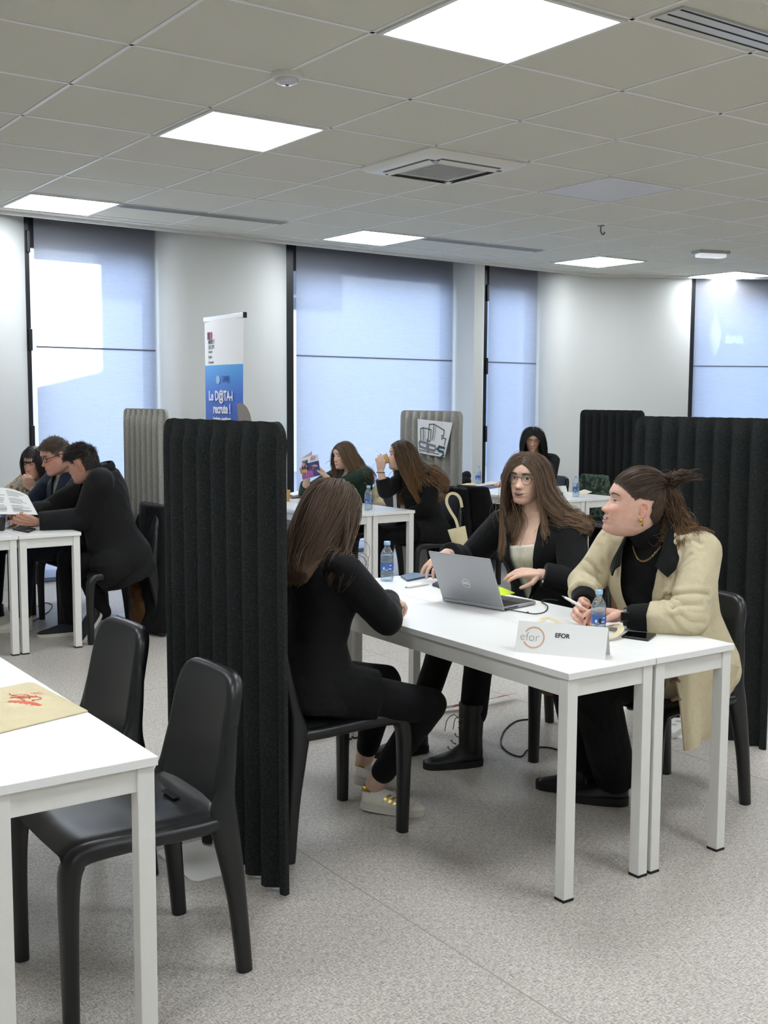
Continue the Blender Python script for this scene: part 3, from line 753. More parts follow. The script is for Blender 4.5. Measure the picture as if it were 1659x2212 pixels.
def crease(o, lines, amp=.005, w=.009, off=None):
    """press soft seams and folds into a garment along lines traced over its surface"""
    from mathutils.bvhtree import BVHTree
    L0 = np.array(o.parent['_w']); V = get_v(o.data)+L0; bv = BVHTree.FromPolygons([Vector(v) for v in V], [p.vertices for p in o.data.polygons]); N = get_n(o.data); D = np.zeros(len(V))
    for ln in lines:
        k = 1.0
        if isinstance(ln[0], (int, float)): k, ln = ln[0], ln[1]
        P = []
        for px, py in smooth_path(ln, 24):
            h = bv.ray_cast(Vector(CAMP), Vector(ray(px, py)).normalized())[0]
            if h is not None: P.append(np.array(h))
        if len(P) < 3: continue
        P = np.array(P); d = np.full(len(V), 9.); near = np.nonzero(np.linalg.norm(V-P.mean(0), axis=1) < .5)[0]
        for A, B in zip(P[:-1], P[1:]):
            if np.linalg.norm(B-A) > .08: continue
            ab = B-A; t = np.clip(((V[near]-A)@ab)/(ab@ab+1e-12), 0, 1)[:, None]; d[near] = np.minimum(d[near], np.linalg.norm(V[near]-A-t*ab, axis=1))
        D += k*amp*(-np.exp(-(d/w)**2)+.75*np.exp(-((d-1.9*w)/w)**2))
    set_v(o.data, V+N*D[:, None]-L0)
def skin_mat():
    t = NT('skin'); a = t.n('ShaderNodeVertexColor', layer_name='Col'); v = t.coords('Object'); n = t.noise(v, 45, 4, .6)
    t.l(t.mixc(a.outputs['Color'], t.ramp(n, [(.3, (.90, .88, .87)), (.7, (1.05, 1.03, 1.02))]), 1.0, 'MULTIPLY'), t.b.inputs['Base Color'])
    t.b.inputs['Roughness'].default_value = .48; t.b.inputs['Specular IOR Level'].default_value = .4
    t.b.inputs['Subsurface Weight'].default_value = .12; t.b.inputs['Subsurface Radius'].default_value = (.012, .005, .003); t.b.inputs['Subsurface Scale'].default_value = .6
    t.bump(t.noise(v, 500, 2), .06, .001); return t.mat
M_SKIN = skin_mat()
def vcol_mat(name, rough=.4, spec=.5, sheen=0, coat=0):
    t = NT(name); a = t.n('ShaderNodeVertexColor', layer_name='Col'); t.l(a.outputs['Color'], t.b.inputs['Base Color'])
    t.b.inputs['Roughness'].default_value = rough; t.b.inputs['Specular IOR Level'].default_value = spec; t.b.inputs['Coat Weight'].default_value = coat
    return t.mat
M_EYE = vcol_mat('eye', .25, .5)
M_HAIR = vcol_mat('hair', .47, .40)
def fabric(name, col, rough=.85, bump=.25, scale=700, sheen=.15, noise=.12, wr=.35):
    t = NT(name); c = s2l(col); v = t.coords('Object'); n = t.noise(v, scale, 2); n2 = t.noise(v, 14, 4, .55)
    t.l(t.ramp(n2, [(.3, tuple(x*(1-noise) for x in c)), (.7, tuple(x*(1+noise) for x in c))]), t.b.inputs['Base Color'])
    t.b.inputs['Roughness'].default_value = rough; t.b.inputs['Specular IOR Level'].default_value = .25; t.b.inputs['Sheen Weight'].default_value = sheen; t.b.inputs['Sheen Roughness'].default_value = .4
    b1 = t.n('ShaderNodeBump'); b1.inputs['Strength'].default_value = wr; b1.inputs['Distance'].default_value = .02; t.l(n2, b1.inputs['Height'])
    t.bump(n, bump, .002, b1.outputs['Normal']); return t.mat
M_BLK = fabric('black_wool', '0c0c0d', sheen=.06); M_BLK2 = fabric('black_trouser', '08080a', sheen=.03); M_NAVY = fabric('navy_knit', '1b2333'); M_GREEN = fabric('dark_green_cotton', '26392f', sheen=.1)
M_BEIGE = fabric('beige_gabardine', 'c4b899', .8, .15, 900, .05, .06, .5); M_BLKKNIT = fabric('black_knit', '09090a', sheen=.05); M_CREAM = fabric('cream_knit', 'd9d3c4', .85)
M_CHAR = fabric('charcoal_wool', '141415', sheen=.08); M_COATBLK = fabric('black_coat', '0a0a0c', sheen=.04)
def blouse_mat():
    t = NT('patterned_blouse'); v = t.coords('Object'); n = t.noise(v, 17, 5, .7); n2 = t.noise(v, 36, 3)
    c = t.ramp(t.math('ADD', t.math('MULTIPLY', n, .7), t.math('MULTIPLY', n2, .3)), [(.36, s2l('3c332b')), (.44, s2l('8d7a66')), (.50, s2l('b39c82')), (.56, s2l('6d8a86')), (.62, s2l('54463a'))])
    t.l(c, t.b.inputs['Base Color']); t.b.inputs['Roughness'].default_value = .8; return t.mat
M_BLOUSE = blouse_mat()
# ---- head, in its own frame: x to the person's right, y forward, z up; origin midway between the ears at eye height
def gauss(x, s): return np.exp(-.5*(x/s)**2)
HZ = [-.118, -.114, -.106, -.097, -.083, -.073, -.0665, -.060, -.045, -.02, 0, .015, .030, .045, .060, .080, .098, .110, .116]
HF = [.052, .074, .0875, .0915, .0875, .0925, .0905, .0935, .0885, .0875, .0865, .0865, .0915, .0905, .0865, .074, .053, .030, .0]
HB = [.030, .005, -.022, -.040, -.062, -.073, -.079, -.083, -.090, -.098, -.101, -.1015, -.1005, -.097, -.091, -.077, -.056, -.032, -.004]
HW = [.010, .024, .0365, .0445, .0535, .0575, .0600, .0620, .0665, .0710, .0730, .0738, .0740, .0730, .0705, .0615, .0470, .0300, .003]
def head_grid(male=False, smile=0, jaw=1.0, nose=1.0, fat=0):
    nu, nv = 132, 100; zz = np.concatenate([np.linspace(-.118, -.10, 12, endpoint=False), np.linspace(-.10, .10, 72, endpoint=False), np.linspace(.10, .116, 16)])
    def sm(tab):
        y = np.interp(zz, HZ, tab); 
        for _ in range(2): y[1:-1] = y[1:-1]*.5+(y[:-2]+y[2:])*.25
        return y
    Fz, Bz, Wz = sm(HF), sm(HB), sm(HW)
    low = np.clip((-zz-.02)/.09, 0, 1)
    Wz = Wz*(1+(jaw-1)*low+.10*fat*low+(.05*low if male else 0)); Fz = Fz+.002*fat*low
    yc = np.where(zz < -.05, (Fz+Bz)/2*np.clip((-zz-.05)/.06, 0, 1), 0)
    a = np.linspace(0, 2*PI, nu, endpoint=False); A, Z = np.meshgrid(a, zz); c, q = np.cos(A), np.sin(A)
    X = Wz[:, None]*np.sign(c)*np.abs(c)**.92; yf = (Fz-yc)[:, None]*np.abs(q)**.86; yb = (Bz-yc)[:, None]*np.abs(q)**.92
    Y = yc[:, None]+np.where(q >= 0, yf, yb); f = np.clip(q/.45, 0, 1); f = f*f*(3-2*f); aX = np.abs(X); D = np.zeros_like(X)
    D += .0030*gauss(Z-.032, .008)*gauss(aX-.024, .018)
    D -= .0100*gauss(Z-.006, .0115)*gauss(aX-.031, .0135)
    D += (.0030+.004*smile+.003*fat)*gauss(Z+.026, .015)*gauss(aX-.043, .015)
    D += (.004*smile)*gauss(Z+.048, .014)*gauss(aX-.042, .012)
    D -= (.002*smile)*gauss(Z+.056, .014)*gauss(aX-.029, .004)
    k = np.clip((.020-Z)/.050, 0, 1); ridge = k*np.clip((Z+.046)/.008, 0, 1)
    D += nose*.0115*ridge*np.exp(-.5*(X/(.0070+.003*k))**2)
    D += nose*.0105*gauss(Z+.0335, .0085)*gauss(X, .0085)
    D += nose*.0065*gauss(Z+.0365, .0062)*gauss(aX-.0125, .0052)
    D -= .002*gauss(Z+.047, .003)*gauss(X, .012)
    D += .0020*gauss(Z+.060, .004)*gauss(X, .015)+.0022*gauss(Z+.0725, .0045)*gauss(X, .014)-.003*gauss(Z+.0665, .0022)*gauss(X, .019)
    D -= .0022*gauss(Z+.052, .005)*gauss(X, .004)
    if male: D += .003*gauss(Z-.030, .006)*gauss(aX-.026, .018)+.0025*gauss(Z+.098, .012)*gauss(X, .022)
    return np.stack([X, Y+D*f, Z], 2)
class Head:
    def __init__(s, C, fwd, pitch=0, roll=0, scale=1.0, **k):
        F = nrm([fwd[0], fwd[1], 0]); Xr = np.cross(F, [0, 0, 1]); U = np.array([0, 0, 1.])
        c, q = math.cos(pitch), math.sin(pitch); F, U = c*F+q*U, -q*F+c*U
        c, q = math.cos(roll), math.sin(roll); Xr, U = c*Xr+q*U, -q*Xr+c*U
        s.C = np.array(C, float); s.M = np.column_stack([Xr, F, U]); s.sc = scale; s.G = head_grid(**k)
        P = s.G.reshape(-1, 3); s.front = P[P[:, 1] > .0]
    def w(s, L): return s.C+(np.asarray(L, float)*s.sc)@s.M.T
    def loc(s, W): return ((np.asarray(W)-s.C)@s.M)/s.sc
    def dirw(s, d): return s.M@np.array(d, float)
    def sy(s, x, z):
        d = (s.front[:, 0]-x)**2+(s.front[:, 2]-z)**2; i = np.argsort(d)[:6]; w_ = 1/(d[i]+1e-7); return float((s.front[i, 1]*w_).sum()/w_.sum())
    def add(s, mb, ear=True):
        G = s.G; mb.loft([s.w(G[i]) for i in range(len(G))])
        if ear:
            for e in (-1, 1):
                pts = []
                for k in range(15):
                    a = math.radians(-70+k*20); pts.append((e*(.0755+.009*math.sin(max(0, (a+.2))/2.2)), -.016-.016*math.cos(a-.25)*.9+.004, -.004+.028*math.sin(a)))
                P = [(e*.071, -.006, -.034), (e*.075, -.012, -.040), (e*.080, -.021, -.030), (e*.085, -.028, -.012), (e*.086, -.029, .004), (e*.084, -.023, .014), (e*.080, -.012, .016), (e*.075, -.005, .008), (e*.072, -.006, -.004)]
                mb.tube([s.w(p) for p in P], np.array([.005, .0065, .0048, .0042, .0042, .0042, .0042, .0042, .004])*s.sc, 8, sub=26, dome=True)
                mb.ell(s.w((e*.076, -.016, -.011)), np.array([.0055, .012, .022])*s.sc, s.M@Rz(e*-.25), 12, 8)
    def parts(s, root, hairc, skin, eye=(.30, .22, .15), open_=1.0, gaze=(0, 0), mouth='closed', lip=(.55, .22, .20), brow=1.0, male=False, eyeb=1.0):
        if skin is None: skin = (.6, .4, .3)
        skin = np.array(skin)
        for e in (-1, 1):
            cx, cz = e*.0312, .0045; G = []; C = []
            for u in np.linspace(-1, 1, 41):
                row = []
                for v in np.linspace(-1, 1, 31):
                    x, z = u*.0175, v*.0115; rr2 = u*u+v*v; hw = .0142
                    y = s.sy(cx+x, cz+z)+.0005+(.0052*eyeb*(1-min(1, (x/.0165)**2+(z/.0125)**2)) if True else 0)
                    row.append((cx+x, y, cz+z)); tz = z-e*x*.07
                    k = 1-min(1, abs(x)/hw)**2.0
                    up = (.0058*open_-.0034*(1-min(1, open_)))*k; lo = -.0042*k*(1 if open_ > .5 else .95)
                    if lo < tz < up and abs(x) < hw:
                        q = math.hypot(x-gaze[0]*.005, z-.0008-gaze[1]*.004)
                        c = np.array((.012, .012, .014)) if q < .0026 else (np.array(eye)*(1 if q < .0052 else .4) if q < .0062 else np.array((.66, .62, .60)))
                        if tz > up-.0014: c = c*.4
                    else:
                        c = skin*np.array((.95, .88, .86))
                        if up <= tz < up+.0020 and abs(x) < hw+.0012: c = np.array((.03, .022, .02))
                        elif lo-.0008 < tz <= lo and abs(x) < hw: c = skin*.60
                        elif up+.0030 < tz < up+.0040 and abs(x) < hw: c = skin*.78
                    f = min(1, max(0, (max(abs(u), abs(v))-.75)/.25)); c = c*(1-f)+skin*np.array((.99, .96, .95))*f
                    C.append(c)
                G.append(row)
            G = np.array(G); mb = MB(); mb.grid(s.w(G.reshape(-1, 3)).reshape(G.shape)[:, ::-1])
            o = mb.build('eye', M_EYE, root, sharp=0); set_col(o.data, np.array(C).reshape(41, 31, 3)[:, ::-1].reshape(-1, 3))
            mb = MB(); P = []; rr_ = []
            for t in np.linspace(0, 1, 9):
                x = e*(.0135+.037*t); z = .0255+.0065*math.sin(t*PI*.80)-.0045*t+(-.002 if male else 0); P.append((x, s.sy(x, z)+.0006, z)); rr_.append((.0030-.0019*t)*brow*s.sc*min(1, .55+3*t))
            mb.tube(s.w(P), np.array(rr_)*1.15, 8, up=s.dirw((0, 1, 0)), ry=np.array(rr_)*.7, dome=True); o = mb.build('eyebrow', M_HAIR, root); set_col(o.data, np.tile(np.array(hairc)*.8, (len(o.data.vertices), 1)))
        # lips
        w_ = .0235; op = {'closed': 0, 'open': .0085, 'smile': .0062, 'slight': .002}[mouth]; sm = .008 if mouth == 'smile' else (.002 if mouth in ('open', 'slight') else 0)
        if mouth == 'smile': w_ = .029
        def arc(z0, dz, rad, name, col, push=.0008):
            P = []; r_ = []
            for t in np.linspace(-1, 1, 15):
                x = t*w_; z = z0*1+dz*(1-t*t)+sm*t*t-(.0012*math.exp(-(t/.16)**2) if dz > 0 else 0); P.append((x, s.sy(x, z)+push-rad*.35, z)); r_.append(rad*(1-.70*abs(t)**2.2))
            mb = MB(); mb.tube(s.w(P), np.array(r_)*s.sc, 10, up=s.dirw((0, 1, 0)), ry=np.array(r_)*.7*s.sc, dome=True)
            return mb.build(name, M_LIPS(col), root)
        arc(-.0662+op*.35, .0030, .0036, 'upper_lip', lip); arc(-.0662-op*.65, -.0036-op*.35, .0046, 'lower_lip', lip)
        if op:
            G = []
            for t in np.linspace(-.9, .9, 13):
                x = t*w_; q = (1-t*t); row = []
                for v in (-1, -.3, .3, 1):
                    z = -.0662+sm*t*t*.9+(v*.5-.12)*op*1.5*q; row.append((x, s.sy(x, z)+.0011, z))
                G.append(row)
            G = np.array(G); mb = MB(); mb.grid(s.w(G.reshape(-1, 3)).reshape(G.shape)); mb.build('mouth_opening', mat('mouth_dark', '3a1518', .5), root)
            G = []
            for t in np.linspace(-.74, .74, 13):
                x = t*w_; q = (1-t*t); row = []
                for v in (0, 1):
                    z = -.0662+sm*t*t*.9+op*(.30 if v else (-.42 if mouth == 'smile' else -.05))*q+.0004; row.append((x, s.sy(x, z)+.0017, z))
                G.append(row)
            G = np.array(G); mb = MB(); mb.grid(s.w(G.reshape(-1, 3)).reshape(G.shape)); mb.build('teeth', mat('teeth', 'efe9df', .25), root)
def M_LIPS(c): return mat('lips_%d' % int(1000*c[0]), '%02x%02x%02x' % tuple(int(255*((1.055*x**(1/2.4))-.055)) for x in c), .38)
# ---- hands
def hand(mb, W, d, n, side, curl=(.5, .5, .55, .6), spread=.10, thumb=.5, s=1.0, tips=None):
    """W wrist, d wrist->knuckles, n the way the palm faces, side=+1 right / -1 left. Returns finger tip data"""
    W = np.array(W, float); d = nrm(d); n = nrm(np.array(n)-np.dot(n, d)*d); t = np.cross(n, d)*side   # towards the thumb
    L = (.070, .079, .073, .057); off = (.030, .010, -.011, -.030); kn = (.088, .092, .087, .078)
    out = []
    r0 = (.0090, .0092, .0088, .0078)
    for i in range(4):
        K = W+(d*kn[i]+t*off[i]-n*.004)*s
        mb.tube([W+t*off[i]*.45*s-n*.001, W+(d*kn[i]*.5+t*off[i]*.8-n*.004)*s, K], np.array([.0135, .0125, .0105])*s, 10, dome=True)
        ax = nrm(d+t*spread*(1.2-i*.8)); a = 0; p = K; P = [K]; fr = (.46, .30, .24); c = curl[i] if hasattr(curl, '__len__') else curl
        for q, fl in enumerate(fr):
            a += c*(.75, 1.1, .75)[q]; v = ax*math.cos(a)+n*math.sin(a); p = p+v*L[i]*fl*s; P.append(p)
        R = np.array([r0[i]*1.03, r0[i], r0[i]*.92, r0[i]*.74])*s
        mb.tube(P, R, 10, dome=True); out.append((P[-1], v, ax*math.sin(-a)+n*math.cos(a) if False else np.cross(t, v)))
    mb.ell(W+(d*.045+n*.006)*s, np.array([.036, .043, .0115])*s, np.column_stack([t, d, -n]), 14, 10)
    B = W+(d*.018+t*.022+n*.006)*s; v1 = nrm(d*.62+t*(.72-.3*thumb)+n*(.15+.6*thumb)); v2 = nrm(d*.85+t*(.35-.5*thumb)+n*(.1+.6*thumb))
    P = [B, B+v1*.040*s, B+v1*.040*s+v2*.031*s, B+v1*.040*s+v2*.031*s+nrm(v2+d*.25)*.022*s]
    mb.tube(P, np.array([.0155, .0118, .0105, .0085])*s, 10, dome=True); out.append((P[-1], nrm(v2), np.cross(t, v2)))
    return out
# ---- torso tables: distance along the spine, half width, half depth, forward offset
FEM = [(-.11, .135, .100, -.005), (-.05, .168, .118, -.004), (.02, .175, .122, 0), (.10, .152, .108, .004), (.17, .133, .096, .006), (.24, .138, .100, .010), (.31, .150, .116, .018), (.36, .156, .110, .012), (.41, .152, .092, .000), (.445, .118, .072, -.008), (.475, .075, .060, -.010), (.50, .056, .055, -.006)]
MAL = [(-.11, .140, .105, -.005), (-.05, .168, .122, -.004), (.02, .172, .126, 0), (.10, .166, .122, .006), (.18, .164, .120, .008), (.27, .170, .120, .010), (.34, .178, .122, .010), (.40, .182, .112, .002), (.45, .172, .095, -.006), (.485, .125, .078, -.010), (.515, .080, .066, -.010), (.54, .063, .062, -.006)]
class Body:
    """joints in world coordinates"""
    def __init__(s, pelvis, neck, face, sface=None, male=False, sc=1.0, bend=0.0, shw=None, wide=1.0, fatb=1.0):
        s.p = np.array(pelvis, float); s.nk = np.array(neck, float); s.male = male; s.sc = sc
        F0 = nrm([face[0], face[1], 0]); F1 = nrm([*(sface if sface is not None else face), 0][:3])
        s.F0, s.F1 = F0, F1; tab = MAL if male else FEM; s.tab = np.array(tab); s.len = tab[-1][0]
        s.bend = bend; s.wide = wide; s.fat = fatb
        s.shw = shw if shw else (.195 if male else .168)*sc
        T = s.tan(.92); R1 = nrm(np.cross(F1, [0, 0, 1])); s.R1 = R1; base = s.at(s.len-.075)[0]
        s.sh = {'R': base+R1*s.shw, 'L': base-R1*s.shw}
        R0 = nrm(np.cross(F0, [0, 0, 1])); s.R0 = R0
        s.hip = {'R': s.p+R0*.09*sc-np.array([0, 0, .015]), 'L': s.p-R0*.09*sc-np.array([0, 0, .015])}
    def path(s, u):
        a = s.p; b = s.nk; m = (a+b)/2-(s.F0+s.F1)/2*s.bend
        return a*(1-u)**2+2*m*u*(1-u)+b*u*u
    def tan(s, u): return nrm(s.path(min(1, u+.02))-s.path(max(-.3, u-.02)))
    def at(s, t):
        u = t/s.len; c = s.path(u); T = s.tan(u); k = min(1, max(0, u)); F = nrm(s.F0*(1-k)+s.F1*k); R = nrm(np.cross(F, T)); F = np.cross(T, R); return c, R, F, T
    def ring(s, t, inf=0, n=36, fl=0, e=.86, wf=1, bf=1):
        a, b, c = [np.interp(t, s.tab[:, 0], s.tab[:, i]) for i in (1, 2, 3)]; a = a*s.sc*s.wide*wf+inf+fl; b = b*s.sc*s.fat*bf+inf+fl
        C, R, F, T = s.at(t); an = np.linspace(0, 2*PI, n, endpoint=False); x = np.sign(np.cos(an))*np.abs(np.cos(an))**e*a; y = np.sign(np.sin(an))*np.abs(np.sin(an))**e*b+c
        return C+np.outer(x, R)+np.outer(y, F)
    def local(s, V):
        """(lateral, forward, height along spine) of world points"""
        T = nrm(s.nk-s.p); F = nrm((s.F0+s.F1)/2); R = nrm(np.cross(F, T)); F = np.cross(T, R); d = V-s.p; return np.column_stack([d@R, d@F, d@T])
    def torso(s, mb, t0=-.11, t1=None, inf=0, flare=None, n=26, wf=1, bf=1):
        t1 = s.len if t1 is None else t1; rs = []
        for t in np.linspace(t0, t1, n):
            f = 0 if flare is None else float(np.interp(t, [q[0] for q in flare], [q[1] for q in flare])); rs.append(s.ring(t, inf, fl=f, wf=wf, bf=bf))
        mb.loft(rs)
    def arm(s, mb, S, E, W, inf=0, t=1.0, r=None, end=True):
        S, E, W = [np.array(q, float) for q in (S, E, W)]; k = s.sc
        c = s.at(s.len-.06)[0]; r = r or (.050, .044, .037, .036, .0245)
        R = np.array(r)*k+inf; W2 = E+(W-E)*t; fm = E+(W-E)*min(.35, t*.6)
        mb.tube([c+(S-c)*.25, c+(S-c)*.7, S], [R[0]*.95, R[0]*1.0, R[0]], 14, sub=8, dome=True)
        mb.tube([S, S*.5+E*.5, E], [R[0], R[1], R[2]], 16, sub=14, dome=True)
        rw = R[3]+(R[4]-R[3])*max(0, (t-.35)/.65)
        mb.tube([E, fm, W2], [R[2], R[3], rw], 16, sub=14, dome=end)
    def leg(s, mb, H, K, A, inf=0, t=1.0, r=(.088, .070, .054, .054, .037)):
        H, K, A = [np.array(q, float) for q in (H, K, A)]; R = np.array(r)*s.sc+inf
        mb.tube([H, H*.5+K*.5, K], R[:3], 18, sub=14, dome=True); A2 = K+(A-K)*t
        mb.tube([K, K+(A-K)*min(.3, t*.5), A2], [R[2], R[3], R[3]+(R[4]-R[3])*max(0, (t-.3)/.7)], 16, sub=14, dome=True)
    def neck(s, mb, hd, inf=0, r=None, t1=1.0):
        a = s.at(s.len-.05)[0]; b = hd.w((0, -.022, -.06)); r = (r or (.056 if s.male else .0495))*s.sc+inf; m = a+(b-a)*.5; b = a+(b-a)*t1
        mb.tube([a, a+(b-a)*.5, b], [r*1.18, r, r*.98], 18, sub=10, dome=True)
# ---- hair
class Coll:
    def __init__(s): s.e = []
    def ell(s, C, M, r): s.e.append((np.array(C), np.array(M), np.array(r)))
    def cap(s, A, B, r):
        A, B = np.array(A, float), np.array(B, float); s.e.append((A, B, r))
    def push(s, P, off):
        for k in s.e:
            if np.ndim(k[2]) == 0:
                A, B, r = k; ab = B-A; t = np.clip(((P-A)@ab)/(ab@ab), 0, 1)[:, None]; q = A+t*ab; d = P-q; l = np.linalg.norm(d, axis=1, keepdims=True); R = r+off[:, None]
                P = np.where(l < R, q+d/(l+1e-9)*R, P)
            else:
                C, M, r = k; d = (P-C)@M; rr_ = r+off[:, None]; q = d/rr_; l = np.linalg.norm(q, axis=1, keepdims=True)
                P = np.where(l < 1, C+(d/(l+1e-9))@M.T, P)
        return P
def strands(P0, D0, length, coll, off, grav=.16, step=.012, steer=None, wave=0, seed=1, ends=None, aim=.10, hug=None):
    r = np.random.default_rng(seed); S = len(P0); N = int(length.max()/step)+1; out = np.zeros((S, N, 3)); P = P0.copy(); D = D0.copy(); out[:, 0] = P
    g = np.array([0, 0, -1.]); ph = r.uniform(0, 6.3, S); wd = r.normal(size=(S, 3))
    for k in range(1, N):
        G = np.tile(g, (S, 1))
        if steer is not None: G = steer(P, k*step, G)
        if ends is not None and k*step > aim:
            G = ends-P; dl = np.linalg.norm(G, axis=1, keepdims=True); G = np.where(dl > .02, G/(dl+1e-9), D)
            if hug is not None:
                Nn = ((P-hug.C)@hug.M)/np.array([.0765, .094, .114])**2; Nn = Nn@hug.M.T; Nn /= np.linalg.norm(Nn, axis=1, keepdims=True); G = G-Nn*np.minimum(0, (G*Nn).sum(1, keepdims=True)); G /= np.linalg.norm(G, axis=1, keepdims=True)+1e-9
                if k == 1: D = G.copy()
            length = np.where((dl[:, 0] < .02) & (length > k*step+.01), k*step+.01, length)
        D = D*(1-grav)+G*grav; D /= np.linalg.norm(D, axis=1, keepdims=True)+1e-9
        Q = P+D*step
        if wave: Q = Q+wd*(wave*step*np.sin(k*step*42+ph))[:, None]
        Q = coll.push(Q, off*min(1, k*step/.06)); D = Q-P; D /= np.linalg.norm(D, axis=1, keepdims=True)+1e-9
        act = (k*step <= length)[:, None]; P = np.where(act, P+D*step, P); out[:, k] = P
    strands.len = length
    return out
def hair_mesh(name, paths, length, step, width, cols, root, thick=.0008, ref=None, seed=2, tip=.3, M=30):
    """every lock a thin tapered tube; one object"""
    S, N, _ = paths.shape; r = np.random.default_rng(seed); u = np.linspace(0, 1, M)
    idx = np.clip(u[None]*(length[:, None]/step), 0, N-1.001); i0 = idx.astype(int); f = (idx-i0)[..., None]
    ar = np.arange(S)[:, None]; P = paths[ar, i0]*(1-f)+paths[ar, i0+1]*f
    for _ in range(2): P[:, 1:-1] = P[:, 1:-1]*.5+(P[:, :-2]+P[:, 2:])*.25
    T = np.gradient(P, axis=1); T /= np.linalg.norm(T, axis=2, keepdims=True)+1e-9
    out = P-ref; out /= np.linalg.norm(out, axis=2, keepdims=True)+1e-9; Sd = np.cross(T, out); Sd /= np.linalg.norm(Sd, axis=2, keepdims=True)+1e-9; U = np.cross(Sd, T)
    w_ = width*(1-(1-tip)*u**2.2)*np.minimum(1, .5+u*8); w_[-1] *= .15; t_ = thick*np.ones(M); t_[-1] *= .2
    ang = np.array([0, 2*PI/3, 4*PI/3])+PI/2
    V = P[:, :, None]+Sd[:, :, None]*(np.cos(ang)[None, None, :, None]*w_[None, :, None, None])+U[:, :, None]*(np.sin(ang)[None, None, :, None]*t_[None, :, None, None])
    V = V.reshape(-1, 3)-np.array(root['_w'])
    base = (np.arange(S)*M*3)[:, None, None]+(np.arange(M-1)*3)[None, :, None]; j = np.arange(3)[None, None]; j2 = (j+1) % 3
    F = np.stack([base+j, base+3+j, base+3+j2, base+j2], 3).reshape(-1, 4)
    me = bpy.data.meshes.new(name); me.vertices.add(len(V)); me.vertices.foreach_set('co', V.ravel()); me.loops.add(F.size); me.loops.foreach_set('vertex_index', F.ravel().astype(np.int32))
    me.polygons.add(len(F)); me.polygons.foreach_set('loop_start', np.arange(0, F.size, 4, dtype=np.int32)); me.update(calc_edges=True)
    C = np.stack([cols(i, u, r) for i in range(S)]); set_col(me, np.repeat(C.reshape(-1, 3), 3, axis=0)); return finish(name, me, M_HAIR, root, 0)
def scalp(hd, mb_name, root, col, pred, grow=1.03, cap=None):
    """base layer of hair on the skull"""
    G = hd.G.copy(); nv, nu, _ = G.shape; L = G.reshape(-1, 3).copy(); c = np.array([0, -.004, 0]); L2 = (L-c)*grow+c
    keep = np.array([pred(p) for p in L]).reshape(nv, nu); mb = MB(); W_ = hd.w(L2); F = []
    for i in range(nv-1):
        for j in range(nu):
            j2 = (j+1) % nu
            if keep[i, j] and keep[i, j2] and keep[i+1, j] and keep[i+1, j2]: F.append((i*nu+j, i*nu+j2, (i+1)*nu+j2, (i+1)*nu+j))
    mb.add(W_, F); o = mb.build(mb_name, M_HAIR, root, sharp=0)
    b = bmesh.new(); b.from_mesh(o.data); bmesh.ops.delete(b, geom=[v for v in b.verts if not v.link_faces], context='VERTS'); b.to_mesh(o.data); b.free()
    set_col(o.data, np.tile(np.array(col)*.75, (len(o.data.vertices), 1))); return o
def hair_region(hl=.072, temple=.034, low=-.055, side=-.015):
    def f(p):
        x, y, z = p
        if y > temple: return z > hl-.35*max(0, abs(x)-.02)-.0
        if y > -.025: return z > side+.9*max(0, y)
        return z > low
    return f
def roots(hd, n, pred, seed, grow=1.03, bias=None):
    r = np.random.default_rng(seed); L = hd.G.reshape(-1, 3); ok = np.array([pred(p) for p in L]); 
    d = L[ok]; z = np.clip(d[:, 2]/.116, -1, 1); w_ = np.sqrt(1-z*z)+.03
    if bias is not None: w_ = w_*bias(d)
    i = r.choice(len(d), n, p=w_/w_.sum()); q = d[i]+r.normal(size=(n, 3))*.0018; return q*grow
def skin_colors(me, hd, base, blush=.10, hands=()):
    V = get_v(me); C = np.tile(np.array(base, float), (len(V), 1)); L = hd.loc(V); inh = (np.abs(L[:, 0]) < .11) & (np.abs(L[:, 1]) < .13) & (L[:, 2] > -.13)
    red = np.zeros(len(V)); x, y, z = L.T
    red += inh*(y > .03)*(gauss(z+.028, .02)*gauss(np.abs(x)-.045, .018)*.9+gauss(z+.036, .012)*gauss(x, .013)*1.0+gauss(z+.1, .015)*gauss(x, .02)*.4)
    red += inh*(np.abs(x) > .077)*.9
    for P, rr_ in hands: red += gauss(np.linalg.norm(V-P, axis=1), rr_)*.8
    red = np.clip(red, 0, 1.3)[:, None]*blush
    C = C*(1-red)+C*np.array((1.02, .62, .58))*red
    # soft line between the lips, nostrils
    dk = inh*(y > .04)*(gauss(z+.0455, .0028)*gauss(np.abs(x)-.0065, .003)*.75)
    C = C*(1-dk[:, None])+np.array((.10, .03, .025))*dk[:, None]
    set_col(me, C)
